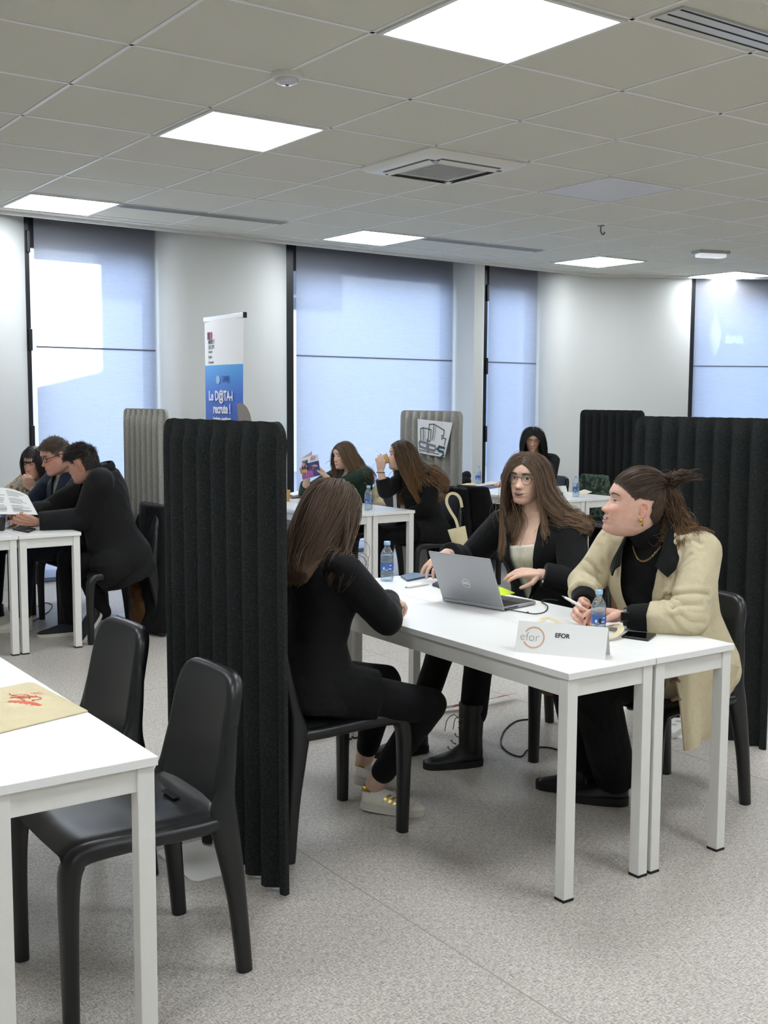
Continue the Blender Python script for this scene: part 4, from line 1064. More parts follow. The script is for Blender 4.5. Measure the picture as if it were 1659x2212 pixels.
# ================================================================== PEOPLE: helpers for dressing
SK_FAIR = (.72, .49, .375); SK_PINK = (.70, .435, .335); SK_TAN = (.50, .29, .205)
def skin_body(B, hd, root, base, arms, legs=None, vox=.0034, blush=.30, hand_fn=None, smooth=2, ear=True):
    mb = MB(); B.torso(mb, -.10, B.len-.01); B.neck(mb, hd); hd.add(mb, ear); hp = []
    for k, (E, W) in arms.items(): B.arm(mb, B.sh[k], E, W)
    if legs:
        for k, (K, A) in legs.items(): B.leg(mb, B.hip[k], K, A)
    tips = {}
    if hand_fn: tips = hand_fn(mb)
    me = voxel(mb, vox, smooth)
    for q in (tips or {}).values(): hp += [(t[0], .016) for t in q]
    skin_colors(me, hd, base, blush, hp); part('body', me, M_SKIN, root); return tips
def garment(name, B, arms, m, root, inf=.014, hem=-.13, top=None, flare=None, cuff=.92, pred=None, vox=.006, seed=3, amp=.004, fscale=36, ainf=None, armr=None, wf=1, bf=1, extra=None, smooth=3, solid=.004):
    mb = MB(); B.torso(mb, hem, (B.len-.035) if top is None else top, inf, flare, wf=wf, bf=bf)
    for k, (E, W) in arms.items(): B.arm(mb, B.sh[k], E, W, (inf*.8 if ainf is None else ainf), cuff, armr, end=False)
    if extra: extra(mb)
    me = voxel(mb, vox, smooth); folds(me, seed, amp, fscale)
    if pred is not None: cut(me, pred(B.local(get_v(me)), get_v(me)))
    o = part(name, me, m, root)
    if pred is not None and solid: s = o.modifiers.new('thickness', 'SOLIDIFY'); s.thickness = solid; s.offset = 1
    return o
def trousers(B, legs, m, root, inf=.012, t=.93, seed=5, vox=.007, amp=.004, r=(.090, .072, .058, .054, .040), top=.06):
    mb = MB(); B.torso(mb, -.10, top, inf*.7)
    for k, (K, A) in legs.items(): B.leg(mb, B.hip[k], K, A, inf*.6, t, r)
    me = voxel(mb, vox, 3); folds(me, seed, amp, 40); return part('trousers', me, m, root)
def shoe(root, A, d, name='shoe', mu=None, ms=None, L=.245, z0=0, pitch=0, high=.075, wid=.043, sole=.022):
    """A: ankle; d: pointing direction in plan; pitch lifts the heel about the toe. Returns the surface function S(u, angle, push)"""
    d = nrm([d[0], d[1], 0]); s = np.cross(d, [0, 0, 1]); base = np.array([A[0], A[1], 0])-d*.055
    def Wp(x, y, z):
        if pitch:
            xx = x-L*.78; c, q = math.cos(pitch), math.sin(pitch); x, z = L*.78+xx*c+z*q, -xx*q+z*c
        return base+d*x+s*y+np.array([0, 0, z0+z])
    def wd(u):
        w_ = wid*(.76+.24*math.sin(min(1, u*1.25)*PI*.9)) if u < .8 else wid*(.76+.24*math.sin(PI*.9))*math.sqrt(max(0, 1-((u-.8)/.2)**2))
        if u < .14: w_ *= math.sqrt(max(0, 1-((.14-u)/.14)**2.2))
        return max(w_, .003)
    def Sf(u, ang, push=0):
        w_ = wd(u)+push; h = np.interp(u, [0, .08, .30, .52, .75, .92, 1], [high*.95, high, high*.97, .068, .050, .040, .026])+push
        zz = sole*.7+abs(math.sin(ang))**.72*(h-sole*.7); yy = math.copysign(abs(math.cos(ang))**.8, math.cos(ang))*w_*(1-.30*max(0, (zz-.03)/.06)); return Wp(u*L-(push if u < .05 else 0), yy, zz)
    U = np.r_[0, .012, .035, np.linspace(.07, .93, 18), .97, .99, 1]
    up = MB(); up.loft([np.array([Sf(u, a) for a in np.linspace(0, PI, 13)]+[Wp(u*L, -wd(u)*q, sole*.6) for q in (-.5, 0, .5)][::1]) for u in U]); up_o = up.build(name, mu, root, sharp=0)
    ring = [(u*L*1.02-.002, wd(u)+.0025) for u in U]; ring = ring+[(x, -w_) for x, w_ in ring[::-1]]
    so = MB(); so.loft([np.array([Wp(x, y, z) for x, y in ring]) for z in (0, sole)]); so.build('sole', ms, root, sharp=50)
    return Wp, Sf
def clump(R, q, k=.012):
    """one random vector per lock of hair, plus a little of its own"""
    i = np.floor(R/k).astype(int); key = (i[:, 0]*73856093) ^ (i[:, 1]*19349663) ^ (i[:, 2]*83492791); u, inv = np.unique(key, return_inverse=True)
    return q.normal(size=(len(u), 3))[inv]*.9+q.normal(size=R.shape)*.25
def hair_long(hd, root, n, length, base, coll, seed=1, part_x=0, vol=(.006, .020), grav=.2, wave=.02, width=.0035, tipc=None, steer=None, region=None, back=.25, step=.013, jitter=.35, lat=1.0, len_fn=None, grow=1.035, ends=None, aim=.10, name='hair'):
    pr = region or hair_region(); R = roots(hd, n, pr, seed, grow, bias=lambda d: 1+2.5*(d[:, 2] > .05)+2.5*((d[:, 1] > .02) & (d[:, 2] > .02))); r = np.random.default_rng(seed+5)
    x = R[:, 0]-part_x; sgn = np.where(x >= 0, 1, -1); D = np.column_stack([sgn*lat*(.9+.2*r.random(n)), -back-.9*np.clip(-R[:, 1]/.09, 0, 1)+.15*r.normal(size=n)*.5, -.30-1.2*np.clip(np.abs(R[:, 0])/.07, 0, 1)**2-.6*np.clip(-R[:, 1]/.09, 0, 1)])
    Nn = R/np.array([.0765, .094, .114])**2; Nn /= np.linalg.norm(Nn, axis=1, keepdims=True); D = D-Nn*(D*Nn).sum(1, keepdims=True); D = D@hd.M.T; D /= np.linalg.norm(D, axis=1, keepdims=True); off = r.uniform(vol[0], vol[1], n); ln = length*(1-jitter*r.random(n)**2.2)
    if len_fn is not None: ln = ln*len_fn(R)
    W0 = hd.w(R); P = strands(W0, D, ln, coll, off, grav, step, steer, wave, seed+2, None if ends is None else ends(R, r), aim); ln = strands.len
    b = np.array(base); tc = b if tipc is None else np.array(tipc); k = np.clip(1+.11*clump(R, r)[:, 0]+.05*r.normal(size=n), .6, 1.4)
    def cf(i, u, rr_): return (b[None]*(1-u[:, None]**1.6)+tc[None]*u[:, None]**1.6)*k[i]
    return hair_mesh(name, P, ln, step, width, cf, root, ref=hd.C, seed=seed)
def head_coll(hd, ex=1.0):
    c = Coll(); c.ell(hd.w((0, -.004, .006)), hd.M, np.array([.0765, .094, .114])*hd.sc*ex); c.ell(hd.w((0, .012, -.045)), hd.M, np.array([.060, .072, .072])*hd.sc*ex); return c
def body_coll(c, B, inf=.02):
    c.cap(B.at(.10)[0], B.at(B.len-.10)[0], .088*B.wide+inf); c.cap(B.sh['L']+np.array([0, 0, -.008]), B.sh['R']+np.array([0, 0, -.008]), .044+inf); c.cap(B.at(B.len-.05)[0], B.nk+np.array([0, 0, .06]), .054); return c
def arm_coll(c, S, E, inf=.01): c.cap(S, E, .048+inf)
GLASS_M = mat('spectacle_metal', '4a3a34', .3, .7)
def glasses(hd, root, m, R=.0225, th=.0011, round_=True, lens=True):
    g = []
    mb = MB(); yl = max(hd.sy(.0, .008), hd.sy(.03, .004)+.016)-.002
    for e in (-1, 1):
        cx = e*.0335; a = np.linspace(0, 2*PI, 33); ex = R*(1 if round_ else 1.12); ez = R*(1 if round_ else .82)
        P = [(cx+ex*math.cos(q), yl-.05*abs(ex*math.cos(q)*e+0)*.5-.004*(1 if math.cos(q)*e > .3 else 0), .001+ez*math.sin(q)) for q in a]
        mb.tube(hd.w(P), th, 6, caps=False)
        mb.tube(hd.w([(cx+e*ex, yl-.006, .006), (e*.0745, yl-.020, .008), (e*.0795, .030, .008), (e*.080, -.012, .010), (e*.078, -.030, -.012)]), th, 6, sub=16)
    mb.tube(hd.w([(-.0335+R*.93, yl, .008), (0, yl+.0035, .011), (.0335-R*.93, yl, .008)]), th, 6, sub=8)
    o = mb.build('glasses', m, root)
    if lens:
        t = NT('lens') if 'lens' not in MAT else None
        if t:
            t.t.nodes.remove(t.b); tr = t.n('ShaderNodeBsdfTransparent'); tr.inputs['Color'].default_value = (.97, .96, .98, 1); gl = t.n('ShaderNodeBsdfGlossy'); gl.inputs['Roughness'].default_value = .03; mx = t.n('ShaderNodeMixShader'); mx.inputs[0].default_value = .06; t.l(tr.outputs[0], mx.inputs[1]); t.l(gl.outputs[0], mx.inputs[2]); t.l(mx.outputs[0], t.o.inputs['Surface']); MAT['lens'] = t.mat
        for e in (-1, 1):
            mb = MB(); cx = e*.0335; ex = R*(1 if round_ else 1.12); ez = R*(1 if round_ else .82); V = [(cx+ex*math.cos(q), yl-.025*abs(ex*math.cos(q)), .001+ez*math.sin(q)) for q in np.linspace(0, 2*PI, 33)[:-1]]
            mb.add(hd.w(V), [list(range(32))]); l = mb.build('lens', MAT['lens'], root); l.parent = o
    return o
M_SNEAK = mat('white_leather', 'dcd8cc', .45, noise=.03, nscale=30); M_SOLE = mat('white_rubber', 'd3cec2', .6); M_GOLD = mat('gold_foil', 'b59a4a', .3, .6); M_BOOT = mat('black_leather', '0f0f10', .4); M_BSOLE = mat('black_rubber', '0b0b0b', .7)
M_EARR = mat('polished_gold', 'd9b45a', .2, 1)
# ================================================================== P1: woman with her back to us
def person_back():
    r = thing('person', 'person seated with back to us, very long brown hair, black blazer, white sneakers', 'person', (2.05, 3.42, 0), world=True)
    B = Body((2.075, 3.415, .545), (2.135, 3.43, 1.035), (1, -.12), (1, .05), shw=.172)
    hd = Head(at_y(722, 1106, 3.46), (1, .02), -.05, 0.02)
    E = {'R': at_y(836, 1338, 3.21), 'L': np.array([2.215, 3.73, .785])}; Wr = {'R': np.array([2.40, 3.375, .812]), 'L': np.array([2.45, 3.55, .79])}
    arms = {k: (E[k], Wr[k]) for k in 'RL'}
    legs = {'R': (np.array([2.435, 3.16, .465]), np.array([2.385, 3.43, .105])), 'L': (np.array([2.45, 3.46, .49]), np.array([2.475, 3.635, .135]))}
    def hf(mb): return {'R': hand(mb, Wr['R'], (.85, .45, -.12), (-.2, .25, -.95), 1, .75, thumb=.7, s=.94), 'L': hand(mb, Wr['L'], (.85, -.45, -.1), (-.2, -.3, -.9), -1, .7, s=.94)}
    skin_body(B, hd, r, SK_FAIR, arms, legs, .0036, hand_fn=hf)
    hd.parts(r, (.05, .03, .018), SK_FAIR)
    fl = [(-.09, .058), (-.05, .048), (.05, .014), (.16, -.004), (.3, .0), (.5, 0)]
    garment('blazer', B, arms, M_BLK, r, .016, -.075, None, fl, .90, seed=11, amp=.0045, ainf=.013, armr=(.054, .050, .044, .043, .034), extra=lambda mb: [mb.tube([B.hip[k]+(legs[k][0]-B.hip[k])*q+np.array([0, 0, .012]) for q in (0, .25, .52)], [.125, .118, .108], 18, sub=8, ry=[.12, .105, .092]) for k in 'RL'])
    # cuffs standing away from the wrists
    for k in 'RL':
        mb = MB(); d = nrm(Wr[k]-E[k]); a = E[k]+(Wr[k]-E[k])*.72; mb.tube([a, a+d*.05, a+d*.075], [.043, .045, .047], 18, caps=False); o = mb.build('cuff', M_BLK, r); s = o.modifiers.new('t', 'SOLIDIFY'); s.thickness = .004
    mb = MB(); C_, R_, F_, T_ = B.at(B.len-.05); P = [C_+R_*.066*math.cos(a)*1.05+F_*(.062*math.sin(a)-.012)+T_*(.030+.012*(-math.sin(a))) for a in np.linspace(.25*PI, -1.25*PI, 20)]
    mb.tube(P, .010, 10, up=T_, ry=.026); mb.build('collar', M_BLK, r)
    trousers(B, legs, M_BLK2, r, t=.84, r=(.090, .072, .056, .049, .037))
    for k, d in (('R', (.66, -.75)), ('L', (.74, -.67))):
        A = legs[k][1]; Wp, Sf = shoe(r, A, d, 'sneaker', M_SNEAK, M_SOLE, .245, 0, .06 if k == 'R' else .22, high=.084, wid=.046, sole=.026)
        mb = MB(); G = np.array([[Sf(.0+.16*abs(q)**1.3, (.5+.36*q)*PI if abs(q) > 9 else (PI*(.13+.30*v) if q > 0 else PI*(.87-.30*v)), .0016) for v in np.linspace(0.35, 1, 6)] for q in np.linspace(-1, 1, 17)]); mb.sheet(G, .003); mb.build('heel_tab', M_GOLD, r)
        for q in range(3):
            for sd in (0, 1):
                mb = MB(); G = np.array([[Sf(.36+.085*q+.10*v+w_, PI*(.10+.26*v) if sd == 0 else PI*(.90-.26*v), .0012) for v in np.linspace(0, 1, 6)] for w_ in (0, .02, .04)]); mb.sheet(G, .002); mb.build('stripe', M_GOLD, r)
        mb = MB()
        for q in range(5): mb.tube([Sf(.50+.06*q, PI*v, .003) for v in (.36, .43, .5, .57, .64)], .0024, 6)
        mb.build('laces', mat('lace_white', 'efece4', .7), r)
        mb = MB(); mb.tube([Sf(.80+.05*math.cos(v*PI-PI/2), PI*v, .001) for v in np.linspace(.06, .94, 13)], .0018, 6); mb.build('toe_cap_seam', M_SOLE, r)
    c = head_coll(hd); body_coll(c, B, .022); arm_coll(c, B.sh['R'], E['R']); arm_coll(c, B.sh['L'], E['L'])
    col = (.088, .054, .034)
    reg = hair_region(.070, .032, -.075, -.03); scalp(hd, 'hair_base', r, col, reg, 1.035)
    back = -(B.F1)
    def ends(R, q):
        n = len(R); cl = clump(R, q); lat = R[:, 0]/.076*.118+cl[:, 0]*.010-.012; E_ = np.array([2.005, 3.425, .925])+B.R1*lat[:, None]+np.array([0, 0, 1.])*(cl[:, 1]*.012+.02*np.abs(lat)/.1)[:, None]+B.F1*(-.02*np.cos(lat/.1))[:, None]
        fr = (R[:, 0] > .03) & (R[:, 1] > .0) & (np.floor(R[:, 2]/.010).astype(int) % 7 == 0); E_[fr] = np.array([2.115, 3.285, .935])+cl[fr]*np.array([.022, .018, .02])
        return E_
    c2 = head_coll(hd); c2.cap(B.at(.05)[0], B.at(B.len-.1)[0], .095); c2.cap(B.sh['R']+[0, 0, -.01], B.sh['L']+[0, 0, -.01], .046)
    hair_long(hd, r, 11000, .55, col, c2, 21, 0, (.002, .024), .20, .004, .0016, (.150, .088, .048), None, reg, 1.5, jitter=.10, grow=1.03, step=.011, ends=ends, aim=.075)
person_back()
# ================================================================== P2: woman with round glasses
def woman_glasses():
    r = thing('person', 'person with round glasses, long brown hair and open black blazer, behind the laptop', 'person', (3.5, 3.74, 0), world=True)
    B = Body((3.575, 3.73, .545), (3.505, 3.785, 1.072), (-1, -.12), (-.93, -.36), shw=.170)
    hd = Head(at_y(1140, 1033, 3.80), (-.93, -.38), -.02, .045, .99)
    E = {'R': np.array([3.395, 4.12, .80]), 'L': np.array([3.47, 3.475, .775])}; W = {'R': np.array([3.185, 4.015, .865]), 'L': np.array([3.345, 3.565, .815])}
    arms = {k: (E[k], W[k]) for k in 'RL'}
    legs = {'L': (np.array([3.10, 3.665, .50]), np.array([3.035, 3.645, .12])), 'R': (np.array([3.12, 3.92, .52]), np.array([2.95, 3.92, .12]))}
    def hf(mb): return {'R': hand(mb, W['R'], (-.72, -.08, -.42), (-.45, .1, -.85), 1, (.35, .5, .6, .7), .16, .3, .97), 'L': hand(mb, W['L'], (-.90, .42, .06), (-.02, .35, -.94), -1, (.28, .30, .36, .42), .08, .55, .97)}
    skin_body(B, hd, r, SK_FAIR, arms, legs, .0028, hand_fn=hf, blush=.28)
    hd.parts(r, (.055, .033, .02), SK_FAIR, (.07, .06, .05), 1.02, (-.35, .1), 'open', (.50, .20, .18), 1.15)
    glasses(hd, r, GLASS_M, .0232, .0011)
    # ribbed knit top in the opening of the blazer
    g = garment('top', B, {}, M_CREAM, r, .006, -.02, B.len-.135, None, seed=31, amp=.001, vox=.005)
    V = get_v(g.data); 
    rb = MB(); 
    for q in np.linspace(-.075, .075, 19):
        P = []
        for t in np.linspace(.06, B.len-.145, 14):
            C_, R_, F_, T_ = B.at(t); a_, b_, c_ = [np.interp(t, B.tab[:, 0], B.tab[:, i]) for i in (1, 2, 3)]; P.append(C_+R_*q+F_*(c_+(b_+.0075)*math.sqrt(max(.05, 1-(q/(a_+.006))**2))))
        rb.tube(P, .0018, 6)
    rb.build('knit_rib', M_CREAM, r)
    def vcut(L, V):   # deep V opening
        w_ = np.interp(L[:, 2], [.10, .16, .30, .40, .46, .50], [-.02, .020, .062, .072, .075, .08]); return (L[:, 1] > .0) & (np.abs(L[:, 0]-.008) < w_)
    garment('blazer', B, arms, M_BLK, r, .017, -.09, B.len-.02, [(-.09, .035), (.05, .01), (.2, .0)], .86, vcut, seed=33, amp=.004, vox=.005, ainf=.014, armr=(.056, .052, .046, .045, .038))
    # lapels and collar: thick cloth strips lying on the edge of the opening
    for e in (-1, 1):
        G = []
        for t in np.linspace(.13, B.len+.005, 22):
            C_, R_, F_, T_ = B.at(t); a_, b_, c_ = [np.interp(t, B.tab[:, 0], B.tab[:, i]) for i in (1, 2, 3)]; row = []
            w0 = np.interp(t, [.13, .16, .30, .40, .46, .50, .53], [.006, .018, .060, .070, .074, .070, .055]); lw = np.interp(t, [.13, .2, .34, .40, .405, .5, .53], [.004, .026, .058, .070, .045, .035, .03])
            for v in np.linspace(0, 1, 7):
                x = min(w0+lw*v, (a_+.024)*.985); y = c_+(b_+.024+.008*math.sin(v*PI))*math.sqrt(max(.02, 1-(x/(a_+.026))**2)); 
                if t > .44: y = y*np.interp(t, [.44, .53], [1, .55]); 
                row.append(C_+R_*(e*x+.008)+F_*y+T_*(.0 if t < .44 else (t-.44)*.2))
            G.append(row)
        mb = MB(); mb.sheet(np.array(G) if e < 0 else np.array(G)[:, ::-1], .005); mb.build('lapel', M_BLK, r)
    for q in range(3):
        d = nrm(W['L']-E['L']); p = E['L']+(W['L']-E['L'])*(.70+.085*q)+np.array([-.028, -.024, -.024]); mb = MB(); mb.ell(p, (.0085, .0085, .0085), None, 10, 8); mb.build('sleeve_button', mat('silver_button', 'b9b6b0', .25, .9), r)
    # necklace
    P = []; 
    for t in np.linspace(-1, 1, 21):
        C_, R_, F_, T_ = B.at(B.len-.03-.085*(1-t*t)); P.append(C_+R_*(t*.062)+F_*(.052+.052*(1-t*t)))
    mb = MB(); mb.tube(P, .0009, 5); mb.ell(P[10]+np.array([0, 0, -.005]), (.004, .004, .006), None, 8, 6); mb.build('necklace', M_EARR, r)
    trousers(B, legs, M_BLK2, r, t=.72, r=(.092, .075, .060, .055, .050))
    for k, d in (('L', (-.80, .28)), ('R', (-.9, .2))):
        A = legs[k][1]; Wp, Sf = shoe(r, A, d, 'boot', M_BOOT, M_BSOLE, .265, 0, 0, high=.118, wid=.050, sole=.028)
        mb = MB(); mb.tube([A+np.array([0, 0, -.05]), A+np.array([.0, 0, .03]), A+np.array([.006, 0, .15])], [.050, .052, .057], 18, sub=8); mb.build('boot_shaft', M_BOOT, r)
        dd = nrm([d[0], d[1], 0]); sd = np.cross(dd, [0, 0, 1]); mb = MB(); me_ = MB()
        for q in range(6):
            c = A+dd*(.046+.048*max(0, (3-q))/3)+np.array([0, 0, -.042+.027*q]); mb.tube([c-sd*.022, c+dd*.006, c+sd*.022], .0022, 6, sub=6)
            for e in (-1, 1): me_.ell(c+sd*.024*e, (.004, .004, .004), None, 8, 6)
        c = A+dd*.056+np.array([0, 0, .09]); mb.tube([c, c+dd*.02+sd*.012+[0, 0, .012], c+dd*.045+sd*.02+[0, 0, -.012], c+dd*.055+sd*.022+[0, 0, -.06]], .0018, 6, sub=14); mb.tube([c, c+dd*.02-sd*.012, c+dd*.03-sd*.014-[0, 0, .045]], .0018, 6, sub=10)
        mb.build('laces', M_FOOT, r); me_.build('eyelet', mat('brass_eyelet', '7a6a48', .3, .8), r)
    col = (.115, .072, .045); reg = hair_region(.068, .036, -.07, -.02); scalp(hd, 'hair_base', r, col, reg, 1.03)
    c2 = head_coll(hd); c2.cap(B.at(.12)[0]+B.F1*.02, B.at(B.len-.13)[0]+B.F1*.01, .110); c2.cap(B.sh['R'], B.sh['L'], .062); c2.cap(B.at(B.len-.05)[0], B.nk+np.array([0, 0, .05]), .058)
    def ends(R, q):
        n = len(R); sg = np.where(R[:, 0] >= -.006, 1, -1); E_ = np.zeros((n, 3)); j = clump(R, q)*np.array([.012, .012, .014])
        Cc = B.at(B.len-.20)[0]
        # her right: falls in front to the chest; her left: swept over the shoulder to the side and back
        f = np.clip((R[:, 1]+.05)/.11, 0, 1)[:, None]
        rt = Cc+B.R1*(.075+.045*f)+B.F1*.125*f-B.F1*.15*(1-f)+np.array([0, 0, .045])+np.array([0, 0, -.05])*f*q.random((n, 1))
        lf = B.sh['L']+np.array([.01, -.085, .030])+B.F1*(.035*f-.030)+np.array([0, 0, 1.])*(-.012*f)
        fl_ = Cc-B.R1*.085+B.F1*.13+np.array([0, 0, .10]); pick = ((q.random(n) < .35) & (R[:, 1] > .035) & (R[:, 2] < .095))[:, None]
        lf = np.where(pick, fl_, lf)
        E_ = np.where((sg > 0)[:, None], rt, lf)+j; return E_
    hair_long(hd, r, 7500, .62, col, c2, 41, -.006, (.002, .016), .15, .006, .0014, (.22, .135, .075), None, reg, .30, jitter=.28, grow=1.03, step=.011, ends=ends, aim=.175)
woman_glasses()
# ================================================================== P3: smiling woman in the trench coat
def woman_trench():
    r = thing('person', 'smiling person in a beige trench coat over a black roll-neck, brown ponytail, gold earring', 'person', (3.42, 2.88, 0), world=True)
    B = Body((3.44, 2.88, .55), (3.285, 2.875, 1.088), (-1, .0), (-.95, -.26), shw=.168, wide=1.14, fatb=1.18, bend=.02)
    hd = Head(at_y(1368, 1092, 2.90), (-.85, .53), .20, -.02, 1.05, smile=1, fat=1.0, nose=1.05)
    E = {'L': at_z(1490, 1338, .785), 'R': np.array([3.15, 3.10, .855])}; W = {'L': at_z(1347, 1332, .782), 'R': np.array([3.035, 2.99, .800])}
    arms = {k: (E[k], W[k]) for k in 'RL'}
    legs = {'L': (np.array([3.02, 2.92, .515]), np.array([3.20, 2.965, .12])), 'R': (np.array([3.04, 3.05, .515]), np.array([3.22, 3.12, .12]))}
    def hf(mb): return {'R': hand(mb, W['R'], (-.80, -.46, .02), (.35, -.8, -.4), 1, (.62, .85, .95, 1.0), .05, .9, 1.0), 'L': hand(mb, W['L'], (-.62, .78, .02), (-.55, -.35, -.75), -1, (.45, .62, .75, .85), .08, .8, 1.0)}
    tips = skin_body(B, hd, r, SK_PINK, arms, legs, .0028, hand_fn=hf, blush=.42)
    hd.parts(r, (.055, .033, .02), SK_PINK, (.17, .13, .10), .55, (0, 0), 'smile', (.60, .30, .26), 1.0)
    mn = mat('dark_nail_polish', '2a1216', .15)
    for k in 'RL':
        for i, (p, v, u) in enumerate(tips[k]):
            mb = MB(); u = nrm(u); s_ = np.cross(u, v); M_ = np.column_stack([s_, v, u]); sg = -1 if k == 'R' else 1
            mb.ell(p+u*.0048*sg*(1 if i < 4 else 1), (.0052, .0075, .0028), M_, 10, 6); mb.build('fingernail', mn, r)
    # earring, chain
    mb = MB(); e0 = hd.w((-.080, -.016, -.040)); mb.tube([e0+[0, 0, .004], e0+hd.dirw((-.005, .004, 0))+[0, 0, -.004], e0+hd.dirw((-.005, .002, 0))+[0, 0, -.016], e0+hd.dirw((-.002, -.002, 0))+[0, 0, -.022]], [.003, .0048, .0052, .004], 10, sub=12, dome=True); mb.build('earring', M_EARR, r)
    # black roll-neck sweater with sleeves showing at the wrists
    def rn(mb): B.neck(mb, hd, .007, .058, .62)
    garment('sweater', B, arms, M_BLKKNIT, r, .007, -.06, B.len-.01, None, .95, seed=51, amp=.001, vox=.0055, ainf=.006, armr=(.056, .052, .044, .042, .036), extra=rn)
    mb = MB(); a = W['L']+(E['L']-W['L'])*.10; b = W['L']+(E['L']-W['L'])*.50; mb.tube([a, (a+b)/2, b], [.046, .051, .056], 20, sub=8); mb.build('turned_cuff', M_BLKKNIT, r)
    a = W['R']+(E['R']-W['R'])*.12; b = W['R']+(E['R']-W['R'])*.52; mb = MB(); mb.tube([a, (a+b)/2, b], [.044, .049, .052], 20, sub=8); mb.build('turned_cuff', M_BLKKNIT, r)
    P = []
    for t in np.linspace(-1, 1, 30):
        C_, R_, F_, T_ = B.at(B.len-.030-.042*(1-t*t)); P.append(C_+R_*(t*.060)+F_*(.082+.048*(1-t*t)))
    mb = MB()
    for i in range(1, 29):
        d = nrm(P[min(29, i+1)]-P[i-1]); s_ = nrm(np.cross(d, [.3, .2, 1])) if i % 2 else nrm(np.cross(d, [1, 0, .2])); mb.tube([P[i]+d*.0055*math.cos(q)+s_*.003*math.sin(q) for q in np.linspace(0, 2*PI, 9)], .0009, 5, caps=False)
    mb.build('chain_necklace', mat('old_gold', 'a8905c', .3, .9), r)
    def opn(L, V):
        w0 = np.interp(L[:, 2], [-.1, .05, .18, .30, .42, .50], [.10, .085, .062, .062, .074, .09]); cx = np.interp(L[:, 2], [-.1, .2, .5], [.02, .012, .0]); return (L[:, 1] > .0) & (np.abs(L[:, 0]-cx) < w0)
    def ex(mb):
        for k in 'LR': mb.tube([B.hip[k]+(legs[k][0]-B.hip[k])*q+np.array([0, 0, .005]) for q in (-.05, .2, .42)], [.135, .130, .118], 18, sub=8, ry=[.13, .118, .105])
    coat = garment('trench_coat', B, arms, M_BEIGE, r, .027, -.10, B.len-.015, [(-.10, .02), (.06, .012), (.2, .008), (.4, 0)], .60, opn, seed=53, amp=.014, fscale=22, vox=.0055, ainf=.018, armr=(.056, .053, .043, .041, .040), extra=ex, solid=.006)
    q = lambda *a: [(1250+x/3.173, 910+y/3.173) for x, y in a]
    crease(coat, [(.8, q((838, 850), (790, 822), (720, 835), (650, 885), (605, 1000), (588, 1110), (585, 1240))), (.5, q((690, 835), (640, 800), (590, 780))), (.5, q((522, 930), (530, 1030), (545, 1140), (575, 1260))),
        q((770, 920), (700, 985), (640, 1040)), (1.1, q((590, 1200), (700, 1190), (800, 1180), (875, 1190))), q((585, 1225), (630, 1250), (650, 1290)), (1.1, q((640, 1290), (730, 1265), (830, 1260))), q((690, 1330), (760, 1370), (850, 1380)), q((640, 1350), (700, 1420), (760, 1440)),
        (.7, q((135, 860), (130, 980), (128, 1120))), q((60, 960), (110, 1010), (150, 1040)), q((30, 1080), (90, 1110), (140, 1150)), q((-30, 1170), (40, 1190), (100, 1220)), (.8, q((180, 790), (165, 880), (170, 990)))], .0050, .0090)
    # front edges and collar
    for e in (-1, 1):
        G = []
        for u in np.linspace(0, 1, 18):          # 0 = point on the chest, 1 = nape
            h = np.interp(u, [0, .35, .62, .82, 1], [.425, .470, .525, .548, .552]); h2 = np.interp(u, [0, .35, .62, .82, 1], [.385, .400, .445, .475, .480])
            xi = np.interp(u, [0, .35, .62, .82, 1], [.072, .082, .074, .050, .0]); xo = np.interp(u, [0, .35, .62, .82, 1], [.112, .132, .118, .085, .0])
            yi = np.interp(u, [0, .35, .62, .82, 1], [.182, .125, .020, -.055, -.078]); yo = np.interp(u, [0, .35, .62, .82, 1], [.188, .155, .030, -.085, -.115])
            row = []
            for v in np.linspace(0, 1, 8):
                C_, R_, F_, T_ = B.at(B.len); h_ = h*(1-v)+h2*v-B.len; row.append(C_+R_*(e*(xi*(1-v)+xo*v))+F_*(yi*(1-v)+yo*v+.010*math.sin(v*PI))+T_*(h_+.010*math.sin(v*PI)))
            G.append(row)
        mb = MB(); mb.sheet(np.array(G) if e < 0 else np.array(G)[:, ::-1], .007); mb.build('collar', M_BLK, r)
    # the long skirt of the coat hanging beside the seat
    tl, tr_, br, bl = [at_y(px, py, y) for px, py, y in ((1440, 1400, 2.62), (1592, 1440, 2.63), (1550, 1592, 2.65), (1474, 1622, 2.60))]
    G = []
    for u in np.linspace(0, 1, 30):
        row = []
        for v in np.linspace(0, 1, 26):
            p = tl*(1-u)*(1-v)+tr_*u*(1-v)+br*u*v+bl*(1-u)*v; p = p+np.array([.006, -.022*math.sin(u*PI*2.4+.6)*v-.012*math.sin(u*9+v*4), -.0]); row.append(p)
        G.append(row)
    mb = MB(); mb.sheet(np.array(G), .006); mb.build('coat_skirt', M_BEIGE, r)
    for px, py in ((1458, 1470), (1460, 1510)):
        p = at_y(px, py, 2.595); mb = MB(); mb.tube([p+[-.018, 0, .0], p+[0, -.008, .006], p+[.020, -.002, -.004]], [.007, .008, .006], 8, dome=True); mb.build('toggle_button', mat('horn_brown', '6d5136', .4), r)
    trousers(B, legs, M_BLK2, r, .016, 1.0, 55, r=(.105, .092, .078, .080, .074))
    for k, d in (('L', (-.62, .78)), ('R', (-.7, .7))):
        A = legs[k][1]; shoe(r, A, d, 'boot', M_BOOT, M_BSOLE, .265, 0, 0, high=.10, wid=.050, sole=.032)
        mb = MB(); mb.tube([A+np.array([0, 0, -.05]), A+np.array([.0, 0, .10])], [.050, .056], 16); mb.build('boot_shaft', M_BOOT, r)
